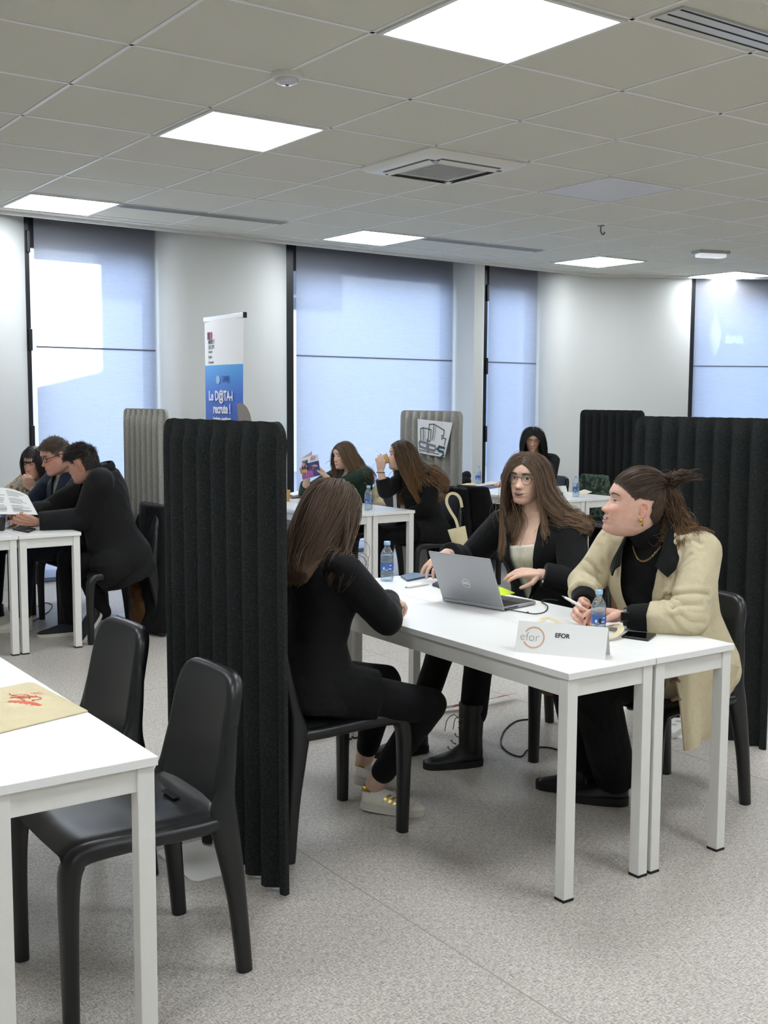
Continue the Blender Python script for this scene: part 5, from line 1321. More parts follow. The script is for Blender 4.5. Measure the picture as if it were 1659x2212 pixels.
    # watch
    d = nrm(E['L']-W['L']); c = W['L']+d*.012; up = nrm(np.array([-.35, -.55, .75])-np.dot([-.35, -.55, .75], d)*d); s_ = np.cross(d, up)
    mb = MB(); mb.tube([c+s_*.034*math.cos(q)+up*.029*math.sin(q) for q in np.linspace(0, 2*PI, 25)], .0022, 8, up=d, ry=.013, caps=False); o = mb.build('watch_strap', mat('watch_black', '111214', .4), r)
    vw = nrm(CAMP-c); vw = nrm(vw-np.dot(vw, d)*d); vs = np.cross(d, vw); mb = MB(); mb.box(c+vw*.036, (.034, .040, .010), np.column_stack([vs, d, vw])); mb.build('watch_case', mat('watch_black', '111214', .4), r, bevel=.004)
    mb = MB(); mb.box(c+vw*.0415, (.028, .034, .001), np.column_stack([vs, d, vw])); mb.build('watch_face', mat('screen_black', '060708', .08), r)
    # hair pulled back into a ponytail
    col = (.062, .036, .022); reg = hair_region(.066, .026, -.062, -.022)
    pr = lambda p: (p[2] > .004+.72*max(0, p[1])-.9*max(0, -p[1]-.01)) and reg((p[0], min(p[1], .02), p[2])) and not (abs(p[0]) > .05 and -.045 < p[1] < .012 and p[2] < .028) and not (p[2] < -.03 and p[1] > -.045)
    scalp(hd, 'hair_base', r, col, pr, 1.022)
    knot = hd.w((0, -.082, .096)); c2 = head_coll(hd)
    n = 4200; R_ = roots(hd, n, pr, 61, 1.02); rr_ = np.random.default_rng(4); W0 = hd.w(R_); D = knot-W0; D += (hd.M@np.array([0, -.2, .25]))*0.1; D /= np.linalg.norm(D, axis=1, keepdims=True)
    off = rr_.uniform(.001, .010, n); ends_ = knot+rr_.normal(size=(n, 3))*.007; Pth = strands(W0, D, np.full(n, .30), c2, off, .35, .010, None, .010, 3, ends_, 0.0, hd); ln = strands.len
    k = rr_.uniform(.6, 1.4, n); b = np.array(col); hair_mesh('hair', Pth, ln, .010, .0013, lambda i, u, q: np.tile(b*k[i]*1.25, (len(u), 1)), r, ref=hd.C, seed=5, tip=.8)
    mb = MB(); back = hd.dirw((0, -1, 0)); mb.tube([knot+hd.dirw((.016*math.cos(q), -.004, .016*math.sin(q))) for q in np.linspace(0, 2*PI, 17)], .006, 8, caps=False); mb.build('hair_tie', M_FOOT, r)
    n = 4200; W0 = knot+rr_.normal(size=(n, 3))*.006; D = np.tile(nrm([back[0], back[1], 0]), (n, 1))+rr_.normal(size=(n, 3))*.10+np.array([0, 0, -.05]); D /= np.linalg.norm(D, axis=1, keepdims=True)
    c3 = head_coll(hd, 1.04); c3.cap(B.sh['R'], B.sh['L'], .085); c3.cap(B.at(.2)[0], B.at(B.len-.1)[0], .13)
    bh = nrm([back[0], back[1], 0]); en = knot+bh*.088+np.array([0, 0, -.215])+rr_.normal(size=(n, 3))*np.array([.021, .021, .026]); Pth = strands(W0, D, rr_.uniform(.25, .34, n), c3, rr_.uniform(0, .01, n), .34, .010, None, .18, 7, en, .025)
    ln = strands.len; tc = np.array((.20, .105, .045)); k = rr_.uniform(.55, 1.4, n); hair_mesh('ponytail', Pth, ln, .010, .0012, lambda i, u, q: (b*1.1*(1-u[:, None])+tc*u[:, None])*k[i], r, ref=hd.C, seed=6)
woman_trench()
# ================================================================== THE PEOPLE AT THE BACK TABLES
def simple_legs(B, r, F, kz=.52, sep=.10, m=None, sh=True, reach=.45, fx=.02, col=None, sole=None, seed=3):
    legs = {}
    for k, s in (('R', 1), ('L', -1)):
        K = B.hip[k]+np.array([*F, 0])[:3]*reach+B.R0*s*(sep-.09)+np.array([0, 0, kz-B.hip[k][2]]); legs[k] = (K, K+np.array([*F, 0])[:3]*fx+np.array([0, 0, .10-kz]))
    trousers(B, legs, m or M_BLK2, r, t=.97, vox=.009, seed=seed)
    if sh:
        for k in 'RL': shoe(r, legs[k][1], F, 'shoe', col or M_BOOT, sole or M_BSOLE, .26, 0, 0, high=.09)
    return legs
# ---- P4: green shirt, reading a magazine
def woman_green():
    r = thing('person', 'person in a dark green shirt with long blonde-brown hair, holding up a magazine', 'person', (5.4, 8.0, 0), world=True)
    B = Body((5.43, 8.02, .545), (5.33, 8.05, 1.005), (-1, .05), (-.98, -.12), shw=.165)
    hd = Head(at_y(742, 984, 8.06), (-.99, -.10), -.10, -.03, .97)
    E = {'R': at_x(658, 1066, 5.02)+[0, 0, 0], 'L': at_x(705, 1062, 5.06)}; W = {'R': at_x(664, 1030, 4.86), 'L': at_x(707, 1032, 4.90)}
    arms = {k: (E[k], W[k]) for k in 'RL'}
    def hf(mb): return {'R': hand(mb, W['R'], nrm(at_x(664, 1002, 4.84)-W['R']), (-.75, -.55, 0), 1, .75, .05, .6, .95), 'L': hand(mb, W['L'], nrm(at_x(684, 1008, 4.84)-W['L']), (-.85, .4, .1), -1, (.25, .3, .35, .4), .12, .4, .95)}
    skin_body(B, hd, r, SK_FAIR, arms, None, .0045, hand_fn=hf, blush=.45)
    hd.parts(r, (.10, .06, .035), SK_FAIR, (.12, .09, .07), .55, (0, -.5), 'closed', (.55, .26, .22))
    garment('shirt', B, arms, M_GREEN, r, .014, -.09, B.len-.03, [(-.09, .02), (.1, .01)], .52, lambda L, V: (L[:, 1] > 0) & (np.abs(L[:, 0]) < np.interp(L[:, 2], [.30, .36, .47], [-.01, .018, .05])), vox=.007, seed=71, amp=.007, ainf=.014)
    for k in 'RL':
        d = nrm(E[k]-W[k]); c = E[k]-d*.13; mb = MB(); mb.tube([c, c+d*.05], [.047, .050], 14); mb.build('rolled_cuff', M_GREEN, r)
    simple_legs(B, r, (-1, 0), m=M_BLK2)
    col = (.13, .085, .05); reg = hair_region(.066, .030, -.07, -.02); scalp(hd, 'hair_base', r, col, reg, 1.03); c = head_coll(hd); body_coll(c, B, .012)
    def ends(R, q):
        n = len(R); sg = np.where(R[:, 0] >= .012, 1, -1)[:, None]; f = np.clip((R[:, 1]+.05)/.11, 0, 1)[:, None]; Cc = B.at(B.len-.17)[0]
        return Cc+B.R1*sg*.115+B.F1*np.where(sg < 0, .03*f-.11*(1-f), .11*f-.10*(1-f))+clump(R, q)*.014
    hair_long(hd, r, 2600, .36, col, c, 72, .012, (.002, .018), .16, .02, .0022, (.30, .19, .10), None, reg, .95, jitter=.16, step=.012, ends=ends, aim=.12)
woman_green()
# ---- P5: drinking
def woman_drinking():
    r = thing('person', 'person in a black blazer with very long wavy brown hair, drinking from a paper cup', 'person', (5.4, 7.15, 0), world=True)
    B = Body((5.44, 7.13, .545), (5.36, 7.13, 1.035), (-1, .05), (-.97, .10), shw=.168)
    hd = Head(at_y(866, 984, 7.18), (-.87, .50), .05, 0, 1.0)
    E = {'R': at_x(832, 1062, 5.06), 'L': np.array([5.33, 6.93, .74])}; W = {'R': at_x(822, 1017, 5.02), 'L': at_x(822, 1142, 5.17)}
    arms = {k: (E[k], W[k]) for k in 'RL'}
    def hf(mb): return {'R': hand(mb, W['R'], nrm(at_x(823, 988, 5.0)-W['R']), nrm(np.array([.3, .9, .1])), 1, .75, .05, .7, .95), 'L': hand(mb, W['L'], nrm(at_x(800, 1150, 5.13)-W['L']), (0, .1, -1), -1, .35, .1, .3, .95)}
    skin_body(B, hd, r, SK_FAIR, arms, None, .0045, hand_fn=hf, blush=.5)
    hd.parts(r, (.06, .037, .022), SK_FAIR, (.1, .08, .06), .8)
    mb = MB(); mb.tube([W['R']+np.array([.033*math.cos(q), .033*math.sin(q), -.012]) for q in np.linspace(0, 2*PI, 17)], .0025, 6, caps=False); mb.build('bracelet', M_FOOT, r)
    d = nrm(E['L']-W['L']); mb = MB(); c_ = W['L']+d*.01; mb.tube([c_, c_+d*.028], [.031, .032], 14); mb.build('watch', mat('watch_black', '111214', .4), r)
    garment('blazer', B, arms, M_BLK, r, .018, -.10, B.len-.03, [(-.10, .05), (.05, .02), (.2, .005)], .62, None, vox=.007, seed=81, amp=.006, ainf=.014, armr=(.056, .052, .046, .044, .04), extra=lambda mb: [mb.tube([B.hip[k], B.hip[k]+np.array([-.2, 0, .0])], [.12, .11], 16) for k in 'RL'])
    a = at_x(910, 1050, 5.26); mb = MB(); G = np.array([[at_x(849+3.5*v+q*1.5, 1066+q*38, 5.205) for v in (0, 1, 2)] for q in (0, .5, 1)]); mb.sheet(G, .003); mb.build('shirt_edge', mat('shirt_white', 'e9e8e4', .8), r)
    simple_legs(B, r, (-1, 0), m=M_BLK2, seed=4)
    col = (.085, .050, .028); reg = hair_region(.072, .030, -.07, -.02); scalp(hd, 'hair_base', r, col, reg, 1.03); c = head_coll(hd); body_coll(c, B, .018)
    def ends(R, q):
        n = len(R); f = np.clip((R[:, 1]+.06)/.12, 0, 1)[:, None]; sg = np.where(R[:, 0] >= 0, 1, -1)[:, None]; Cc = B.at(B.len-.29)[0]
        near = Cc-B.R1*.135+B.F1*(.11*f-.03*(1-f))+np.array([0, 0, .02])+np.array([0, 0, .06])*(1-f); bk = B.at(B.len-.22)[0]-B.F1*.19-B.R1*.10
        p = (R[:, 1] < -.055)[:, None]; far = Cc+B.R1*.10+B.F1*.12
        return np.where(sg > 0, np.where(p, bk, far), np.where(p, bk, near))+clump(R, q)*.015
    hair_long(hd, r, 3600, .56, col, c, 82, 0, (.002, .020), .13, .06, .0022, (.27, .14, .055), None, reg, .85, jitter=.2, step=.012, ends=ends, aim=.13)
woman_drinking()
# ---- P6: black hair, looking down
def woman_black_hair():
    r = thing('person', 'person with long straight black hair and dark clothes, looking down at the back table', 'person', (7.66, 8.3, 0), world=True)
    B = Body((7.72, 8.32, .55), (7.70, 8.30, 1.06), (-.8, -.5), (-.62, -.78), shw=.178)
    hd = Head(at_y(1151, 948, 8.25), (-.66, -.75), -.36, .03, 1.0)
    E = {'R': at_y(1093, 1030, 8.42), 'L': np.array([7.70, 8.06, .82])}; W = {'R': np.array([7.28, 8.26, .775]), 'L': np.array([7.45, 8.02, .79])}
    arms = {k: (E[k], W[k]) for k in 'RL'}
    def hf(mb): return {k: hand(mb, W[k], (-1, -.1, -.1), (0, 0, -1), 1 if k == 'R' else -1, .4, .1, .4, .95) for k in 'RL'}
    skin_body(B, hd, r, (.60, .38, .27), arms, None, .005, hand_fn=hf, blush=.3)
    hd.parts(r, (.02, .016, .014), (.60, .38, .27), (.05, .04, .03), .18, (0, -.6), 'closed', (.50, .22, .19), 1.15)
    garment('sweater', B, arms, M_COATBLK, r, .018, -.08, B.len-.015, None, .92, None, vox=.008, seed=91, amp=.006, ainf=.014)
    simple_legs(B, r, (-1, 0), m=M_BLK2, seed=6)
    col = (.012, .010, .010); reg = hair_region(.064, .036, -.07, -.03); scalp(hd, 'hair_base', r, col, reg, 1.03); c = head_coll(hd)
    def ends(R, q):
        sg = np.where(R[:, 0] >= 0, 1, -1)[:, None]; f = np.clip((R[:, 1]+.05)/.11, 0, 1)[:, None]; Cc = B.at(B.len-.16)[0]
        return Cc+B.R1*sg*.115+B.F1*(.085*f-.11*(1-f))+clump(R, q)*.010
    hair_long(hd, r, 2400, .40, col, c, 92, 0, (.003, .022), .15, .004, .0024, (.016, .013, .012), None, reg, .4, jitter=.15, step=.012, ends=ends, aim=.12)
    n = 60
woman_black_hair()
# ---- P7: patterned blouse
def woman_blouse():
    r = thing('person', 'person with dark fringe in a patterned brown blouse, hand at the chin, far left', 'person', (2.75, 8.25, 0), world=True)
    B = Body((2.80, 8.25, .545), (2.70, 8.24, 1.015), (-1, 0), (-.93, -.35), shw=.165, wide=1.1, fatb=1.1)
    hd = Head(at_y(76, 999, 8.18), (-.86, -.52), -.22, .02, 1.0)
    E = {'L': at_y(100, 1075, 7.98), 'R': np.array([2.42, 8.35, .80])}; W = {'L': at_y(70, 1056, 8.02), 'R': np.array([2.28, 8.15, .80])}
    arms = {k: (E[k], W[k]) for k in 'RL'}
    def hf(mb): return {'L': hand(mb, W['L'], nrm(at_y(62, 1040, 8.02)-W['L']), (.3, .9, .2), -1, (1.0, 1.0, 1.05, 1.1), .05, .7, .95), 'R': hand(mb, W['R'], (-.9, -.3, 0), (0, 0, -1), 1, .5, .1, .4, .95)}
    skin_body(B, hd, r, (.58, .36, .27), arms, None, .0045, hand_fn=hf, blush=.55)
    hd.parts(r, (.03, .022, .016), (.58, .36, .27), (.08, .06, .05), .25, (0, -.6), 'closed', (.50, .25, .21))
    garment('blouse', B, arms, M_BLOUSE, r, .018, -.08, B.len-.02, None, .50, lambda L, V: (L[:, 1] > 0) & (np.abs(L[:, 0]) < np.interp(L[:, 2], [.34, .40, .48], [-.01, .02, .05])), vox=.007, seed=101, amp=.007, ainf=.016)
    mb = MB(); d = nrm(E['L']-W['L']); s_, u_ = frame_from(d, (0, 0, 1)); mb.tube([W['L']+d*.02+s_*.030*math.cos(q)+u_*.027*math.sin(q) for q in np.linspace(0, 2*PI, 17)], .004, 6, caps=False); mb.build('bracelet', M_FOOT, r)
    simple_legs(B, r, (-1, 0), seed=7)
    col = (.020, .016, .013); reg = hair_region(.060, .036, -.07, -.02); scalp(hd, 'hair_base', r, col, reg, 1.04); c = head_coll(hd); body_coll(c, B, .018)
    def ends(R, q):
        sg = np.where(R[:, 0] >= 0, 1, -1)[:, None]; Cc = B.at(B.len-.13)[0]; e_ = Cc+B.R1*sg*.10+B.F1*.02+clump(R, q)*.02
        return e_
    hair_long(hd, r, 2200, .30, col, c, 102, -.01, (.002, .016), .2, .02, .0024, (.03, .022, .017), None, lambda p: reg(p) and not (p[1] > .05 and abs(p[0]) < .045 and p[2] < .085), .5, jitter=.2, step=.010, ends=ends, aim=.10)
    q = np.random.default_rng(9); n = 620; R = np.column_stack([q.uniform(-.056, .054, n), np.zeros(n), q.uniform(.066, .094, n)]); R[:, 1] = [hd.sy(x, z) for x, z in R[:, [0, 2]]]; R = R*1.03
    D = np.column_stack([R[:, 0]*6+.25, np.full(n, .25), np.full(n, -1.)])@hd.M.T; D /= np.linalg.norm(D, axis=1, keepdims=True); L_ = q.uniform(.040, .068, n)
    P_ = strands(hd.w(R), D, L_, head_coll(hd), np.full(n, .004), .12, .006, None, .02, 9); hair_mesh('fringe', P_, L_, .006, .0022, lambda i, u, q_: np.tile(np.array(col)*1.1, (len(u), 1)), r, ref=hd.C, seed=3, M=9)
woman_blouse()
# ---- short haired men
def short_hair(hd, r, n, col, tipc, pred, ln, seed, lift=.5, fwd=.4, grow=1.01, width=.0016, side=.6):
    R = roots(hd, n, pred, seed, grow); q = np.random.default_rng(seed); N = R/np.array([.0765, .094, .114])**2; N /= np.linalg.norm(N, axis=1, keepdims=True)
    D = N*lift+np.array([0, fwd, 0])-np.array([0, 0, .5])*np.clip(.05-R[:, 2:3], 0, .1)*10+q.normal(size=R.shape)*.16; D = D@hd.M.T; D /= np.linalg.norm(D, axis=1, keepdims=True)
    L_ = ln(R)*q.uniform(.7, 1.15, n); c = Coll(); c.ell(hd.w((0, -.004, .006)), hd.M, np.array([.0755, .093, .113])*hd.sc)
    P = strands(hd.w(R), D, L_, c, np.full(n, .001), .10, .004, None, .1, seed); k = q.uniform(.6, 1.4, n); b, t = np.array(col), np.array(tipc)
    mixv = np.clip((R[:, 2]-.0)/.06, 0, 1)
    hair_mesh('hair', P, L_, .004, width, lambda i, u, rr_: np.tile((b*mixv[i]+t*(1-mixv[i]))*k[i], (len(u), 1)), r, ref=hd.C, seed=seed, M=7)
def man_navy():
    r = thing('person', 'person with grey-brown short hair and dark glasses in a navy zip jacket, looking down', 'person', (2.75, 7.66, 0), world=True)
    B = Body((2.82, 7.66, .555), (2.70, 7.66, 1.075), (-1, 0), (-.97, -.2), male=True, sc=.97)
    hd = Head(at_y(122, 984, 7.62), (-.99, .06), -.30, 0, 1.08, male=True, jaw=1.06)
    E = {'L': np.array([2.53, 7.44, .80]), 'R': np.array([2.48, 7.86, .80])}; W = {'L': np.array([2.30, 7.50, .79]), 'R': np.array([2.27, 7.72, .79])}
    arms = {k: (E[k], W[k]) for k in 'RL'}
    def hf(mb): return {'L': hand(mb, W['L'], (-.95, .1, -.1), (0, .4, -.9), -1, .55, .08, .5, 1.05), 'R': hand(mb, W['R'], (-.95, -.1, -.1), (0, -.4, -.9), 1, .55, .08, .5, 1.05)}
    skin_body(B, hd, r, (.60, .33, .25), arms, None, .0045, hand_fn=hf, blush=.6)
    hd.parts(r, (.06, .04, .03), (.60, .33, .25), (.10, .09, .08), .3, (0, -.6), 'closed', (.46, .22, .19), 1.0, True)
    glasses(hd, r, mat('dark_acetate', '2a1a1a', .25), .0230, .0024, False)
    def op(L, V): return (L[:, 1] > .02) & (np.abs(L[:, 0]) < np.interp(L[:, 2], [.30, .42, .50], [-.01, .024, .045]))
    garment('tee_shirt', B, {}, mat('grey_tee', '9a9c9c', .85), r, .010, .0, B.len-.025, None, vox=.008, seed=113, amp=.002)
    garment('zip_jacket', B, arms, M_NAVY, r, .020, -.08, B.len-.015, [(-.08, .02), (.1, .01)], .90, op, vox=.007, seed=111, amp=.008, ainf=.018)
    P = []
    for t in np.linspace(.06, .37, 12):
        C_, R_, F_, T_ = B.at(t); a_, b_, c_ = [np.interp(t, B.tab[:, 0], B.tab[:, i]) for i in (1, 2, 3)]; P.append(C_+F_*(b_*B.sc+c_+.024))
    mb = MB(); mb.tube(P, .004, 6); mb.build('zip', mat('zip_metal', 'b5b7ba', .3, .8), r)
    simple_legs(B, r, (-1, 0), m=fabric('dark_denim', '1a2230'), seed=8, col=M_SNEAK, sole=M_SOLE)
    pr = lambda p: (p[2] > .062-.5*max(0, abs(p[0])-.03) if p[1] > .045 else (p[2] > -.01+.9*max(0, p[1]) if p[1] > -.03 else p[2] > -.05))
    scalp(hd, 'hair_base', r, (.10, .075, .055), pr, 1.008)
    short_hair(hd, r, 3200, (.13, .095, .07), (.17, .14, .115), pr, lambda R: np.where(R[:, 2] > .05, .026, .009), 112, .40, .55)
    # stubble
man_navy()
def man_black():
    r = thing('person', 'person with short dark hair in a black jacket, leaning over the left back table', 'person', (2.85, 7.05, 0), world=True)
    B = Body((2.815, 7.04, .56), at_y(215, 1012, 7.02), (-.98, .2), (-.88, .35), male=True, sc=1.0, bend=-.035, shw=.185)
    hd = Head(at_y(178, 1000, 7.02), (-.62, .78), -.30, .10, 1.06, male=True)
    E = {'L': at_z(182, 1120, .80), 'R': np.array([2.50, 7.40, .83])}; W = {'L': at_z(80, 1128, .785), 'R': np.array([2.28, 7.28, .80])}
    arms = {k: (E[k], W[k]) for k in 'RL'}
    def hf(mb): return {'L': hand(mb, W['L'], nrm(at_z(47, 1122, .805)-W['L']), (.2, .95, .3), -1, (.55, .65, .75, .85), .06, .75, 1.08), 'R': hand(mb, W['R'], (-.95, -.1, .1), (.0, -.6, -.7), 1, .6, .08, .6, 1.05)}
    skin_body(B, hd, r, (.50, .27, .19), arms, None, .0045, hand_fn=hf, blush=.45)
    hd.parts(r, (.03, .022, .016), (.50, .27, .19), (.08, .06, .05), .4, (0, -.5), 'closed', (.40, .19, .16), 1.0, True)
    def vest(mb): B.neck(mb, hd, .012, .070, .42)
    garment('padded_vest', B, {}, M_CHAR, r, .022, -.02, B.len-.0, None, vox=.007, seed=121, amp=.008, fscale=60, extra=vest)
    def op(L, V): return (L[:, 1] > .04) & (np.abs(L[:, 0]) < np.interp(L[:, 2], [-.1, .1, .3, .45, .55], [.08, .06, .06, .075, .06]))
    def ex(mb): mb.tube([B.hip['L']+np.array([.06, -.015, .03]), B.hip['L']+np.array([-.06, -.02, -.05]), B.hip['L']+np.array([-.02, -.03, -.12])], [.13, .15, .13], 18, sub=8)
    garment('jacket', B, arms, M_CHAR, r, .030, -.16, B.len-.02, [(-.16, .075), (-.02, .050), (.12, .015), (.3, .01)], .94, op, vox=.007, seed=122, amp=.010, fscale=24, ainf=.020, armr=(.062, .058, .052, .048, .042), extra=ex)
    mb = MB(); C_, R_, F_, T_ = B.at(B.len-.03); mb.tube([C_+R_*.082*math.cos(a)+F_*(.080*math.sin(a)-.012)+T_*(.028-.016*math.sin(a)) for a in np.linspace(.1*PI, -1.1*PI, 20)], .009, 10, up=T_, ry=.030); mb.build('collar', M_CHAR, r)
    legs = {'L': (np.array([2.56, 7.02, .50]), np.array([2.72, 7.06, .15])), 'R': (np.array([2.53, 7.20, .52]), np.array([2.56, 7.24, .10]))}
    trousers(B, legs, M_BLK2, r, .02, .97, 9, .008)
    wht = M_SOLE
    shoe(r, legs['R'][1], (-.97, .1), 'shoe', mat('dark_suede', '1d1f24', .8), wht, .28, 0, 0, high=.085)
    shoe(r, np.array([2.70, 7.04, 0]), (-.95, -.28), 'shoe', mat('dark_suede', '1d1f24', .8), wht, .285, 0, .80, high=.085)
    pr = lambda p: (p[2] > .058-.5*max(0, abs(p[0])-.03) if p[1] > .045 else (p[2] > -.015+1.1*max(0, p[1]+.005) if p[1] > -.03 else p[2] > -.055))
    pr2 = lambda p: pr(p) and not (abs(p[0]) > .06 and -.04 < p[1] < .01 and p[2] < .03)
    scalp(hd, 'hair_base', r, (.022, .018, .015), pr2, 1.008)
    short_hair(hd, r, 3600, (.026, .021, .017), (.05, .042, .035), pr2, lambda R: np.where(R[:, 2] > .04, .030, .012), 123, .38, .30)
man_black()
# ================================================================== SMALL THINGS
def glassy(name, col, rough=.04, alpha=.25, spec=.5):
    """thin clear plastic: mostly see-through, a little tinted body, sharp highlights"""
    t = NT(name); t.t.nodes.remove(t.b); c = s2l(col)
    tr = t.n('ShaderNodeBsdfTransparent'); tr.inputs['Color'].default_value = (*[.55+.45*x for x in c], 1)
    df = t.n('ShaderNodeBsdfPrincipled'); df.inputs['Base Color'].default_value = (*c, 1); df.inputs['Roughness'].default_value = rough
    gl = t.n('ShaderNodeBsdfGlossy'); gl.inputs['Roughness'].default_value = .03
    lw = t.n('ShaderNodeLayerWeight'); lw.inputs['Blend'].default_value = .35
    m1 = t.n('ShaderNodeMixShader'); m1.inputs[0].default_value = alpha; t.l(tr.outputs[0], m1.inputs[1]); t.l(df.outputs[0], m1.inputs[2])
    m2 = t.n('ShaderNodeMixShader'); t.l(t.math('MULTIPLY', lw.outputs['Facing'], .55), m2.inputs[0]); t.l(m1.outputs[0], m2.inputs[1]); t.l(gl.outputs[0], m2.inputs[2]); t.l(m2.outputs[0], t.o.inputs['Surface'])
    return t.mat
M_PET = glassy('clear_plastic', 'e6f2fa', .05, .10); M_WATER = glassy('water', 'dcedf8', .02, .10)
M_CAP = mat('translucent_blue_cap', '9fc7e6', .35); M_LABEL = mat('blue_label', '3f5f9f', .35); M_LWHITE = mat('label_white', 'dfe7f2', .4)
def bottle(label, loc, s=1.0, rz=0, group='small water bottles', turned=False, bar=False):
    t = thing('water_bottle', label, 'bottle', loc, rz, group)
    prof = [(0, .004), (.020, .002), (.028, .004), (.0305, .010), (.0305, .020), (.0290, .024), (.0305, .028), (.0305, .040), (.0290, .044), (.0300, .048), (.0300, .088), (.0310, .092), (.0310, .100), (.0293, .104), (.0310, .108), (.0305, .118), (.0285, .128), (.0235, .140), (.0175, .150), (.0130, .157), (.0128, .166), (.0150, .168), (.0150, .171), (.0125, .172)]
    m = MB(); m.lathe([(r*s, z*s) for r, z in prof], n=28, caps=False); m.build('bottle_body', M_PET, t, sharp=0)
    m = MB(); m.lathe([(0, .006*s)]+[(max(0, r-.0012)*s, z*s) for r, z in prof[2:] if z < .122]+[(.0275*s, .122*s), (0, .122*s)], n=24); m.build('water', M_WATER, t, sharp=30)
    m = MB(); m.lathe([(.0302*s, .050*s), (.0308*s, .052*s), (.0308*s, .085*s), (.0302*s, .087*s)], n=28, caps=False); o = m.build('label', M_LABEL, t, sharp=0)
    m = MB()
    a0 = math.atan2(-CF[1], -CF[0])-rz
    for q, (da, z, w_, h) in enumerate(((.55, .076, .30, .005), (.45, .060, .5, .004), (-.5, .062, .25, .012), (-.1, .055, .35, .003))):
        G = np.array([[(.0312*s*math.cos(a0+da+u), .0312*s*math.sin(a0+da+u), z*s+v) for v in (-h*s/2, h*s/2)] for u in np.linspace(-w_/2, w_/2, 6)]); m.grid(G)
    m.build('label_print', M_LWHITE, t)
    if bar:
        m = MB(); r_ = random.Random(2)
        for q in range(14): a_ = a0+.02+(q-7)*.022; m.box((.0316*s*math.cos(a_), .0316*s*math.sin(a_), .064*s), (.0006, .0007*r_.choice((.5, 1, 1.4)), .020*s), Rz(a_))
        m.build('barcode', M_FOOT, t)
    m = MB(); m.lathe([(0, .1845*s), (.0135*s, .1845*s), (.0150*s, .183*s), (.0152*s, .1695*s), (.0140*s, .1685*s)][::-1], n=28); m.build('cap', M_CAP, t, sharp=40)
    return t
def on(px, py, z=TH): return at_z(px, py, z)
bottle('water bottle on the middle table, right of the woman with her back to us', on(836, 1255), 1.0, group='small water bottles')
bottle('nearest water bottle, behind the white name tent with the ring logo', on(1292, 1372), .88, bar=True)
bottle('water bottle on the back table, before the woman drinking coffee', on(796, 1101), 1.0)
bottle('water bottle behind the back name tent on the far right table', on(1244, 1073), 1.0)
bottle('water bottle beside the crumpled bag at the far table edge', on(1033, 1046), 1.0)
bottle('water bottle lying half cut by the left edge, behind the dark cup', on(12, 1140), 1.0)
# ---- laptop
def laptop():
    z = TH; hl, hr = on(962, 1300), on(1079, 1320); fr = on(1172, 1304)
    w = hr-hl; W = .322; ux = nrm([w[0], w[1], 0]); uy = np.cross([0, 0, 1], ux)
    if uy[0] < 0: uy = -uy
    O = (hl+hr)/2; O = O*[1, 1, 0]+[0, 0, z]; D = .215
    t = thing('laptop', 'open grey laptop with a round logo on its lid, facing the woman with glasses', 'laptop', O, world=True)
    M_AL = mat('laptop_grey', 'a2a4a8', .40, .45); M_DK = mat('laptop_dark', '3c3d40', .5); M_KEY = mat('key_black', '17181a', .5)
    R = np.column_stack([ux, uy, [0, 0, 1]])
    L = lambda x, y, z_: O+R@np.array([x, y, z_])
    m = MB(); m.box(L(0, D/2, .0095), (W, D, .014), R); m.build('base', M_AL, t, bevel=.004)
    m = MB(); m.box(L(0, D/2, .0168), (W-.008, D-.008, .0008), R); m.build('palm_rest', M_DK, t)
    m = MB()
    for i in range(6):
        for k in range(14): m.box(L(-.135+k*.0208, .026+i*.0190, .0178), (.0172, .0155, .0018), R)
    m.build('keyboard', M_KEY, t)
    m = MB(); m.box(L(0, D-.045, .0173), (.105, .062, .0006), R); m.build('touchpad', mat('touchpad', '4a4b4e', .3), t)
    sgn = 1 if (R@np.array([1, 0, 0]))@CR > 0 else -1
    m = MB()
    for q in range(11): m.box(L(sgn*(W/2+.0002), .030+q*.0062, .0095), (.001, .0042, .007), R)
    m.build('side_vent', M_FOOT, t)
    for y_, c in ((.012, 'usb_port'), (.020, 'usb_port')): m = MB(); m.box(L(sgn*(W/2+.0002), y_, .009), (.001, .005, .004), R); m.build(c, M_FOOT, t)
    a = math.radians(-24); c_, s_ = math.cos(a), math.sin(a)      # lid leans back, away from the user
    Lr = R@np.array([[1, 0, 0], [0, c_, s_], [0, -s_, c_]]); H = .222; hg = L(0, .004, .016)
    up = R@np.array([0, s_, c_]); nl = R@np.array([0, -c_, s_])
    m = MB(); m.box(hg+up*H/2, (W, .0065, H), np.column_stack([ux, -nl, up])); m.build('lid', M_AL, t, bevel=.003)
    m = MB(); m.box(hg+up*(H/2+.003)-nl*.0036, (W-.014, .0006, H-.022), np.column_stack([ux, -nl, up])); m.build('screen', mat('screen_black', '060708', .08), t)
    m = MB(); m.tube([hg-ux*.12-nl*.004, hg+ux*.12-nl*.004], .004, 10); m.build('hinge', M_DK, t)
    xr = ux if ux@CR > 0 else -ux; P = hg+up*.092+nl*.0036
    MW = mat('logo_white', 'f4f5f6', .4)
    m = MB(); m.tube([P+xr*.0195*math.cos(q)+up*.0195*math.sin(q) for q in np.linspace(0, 2*PI, 41)], .0011, 6, caps=False); m.build('logo_ring', MW, t)
    V, F = text_mesh('DELL', .0145, (xr, up, nl, P), .0004, ext=.0003); m = MB(); m.add(V, F, 0, False); m.build('logo_text', MW, t)
    return L, sgn, W
L_, sg_, W_ = laptop()
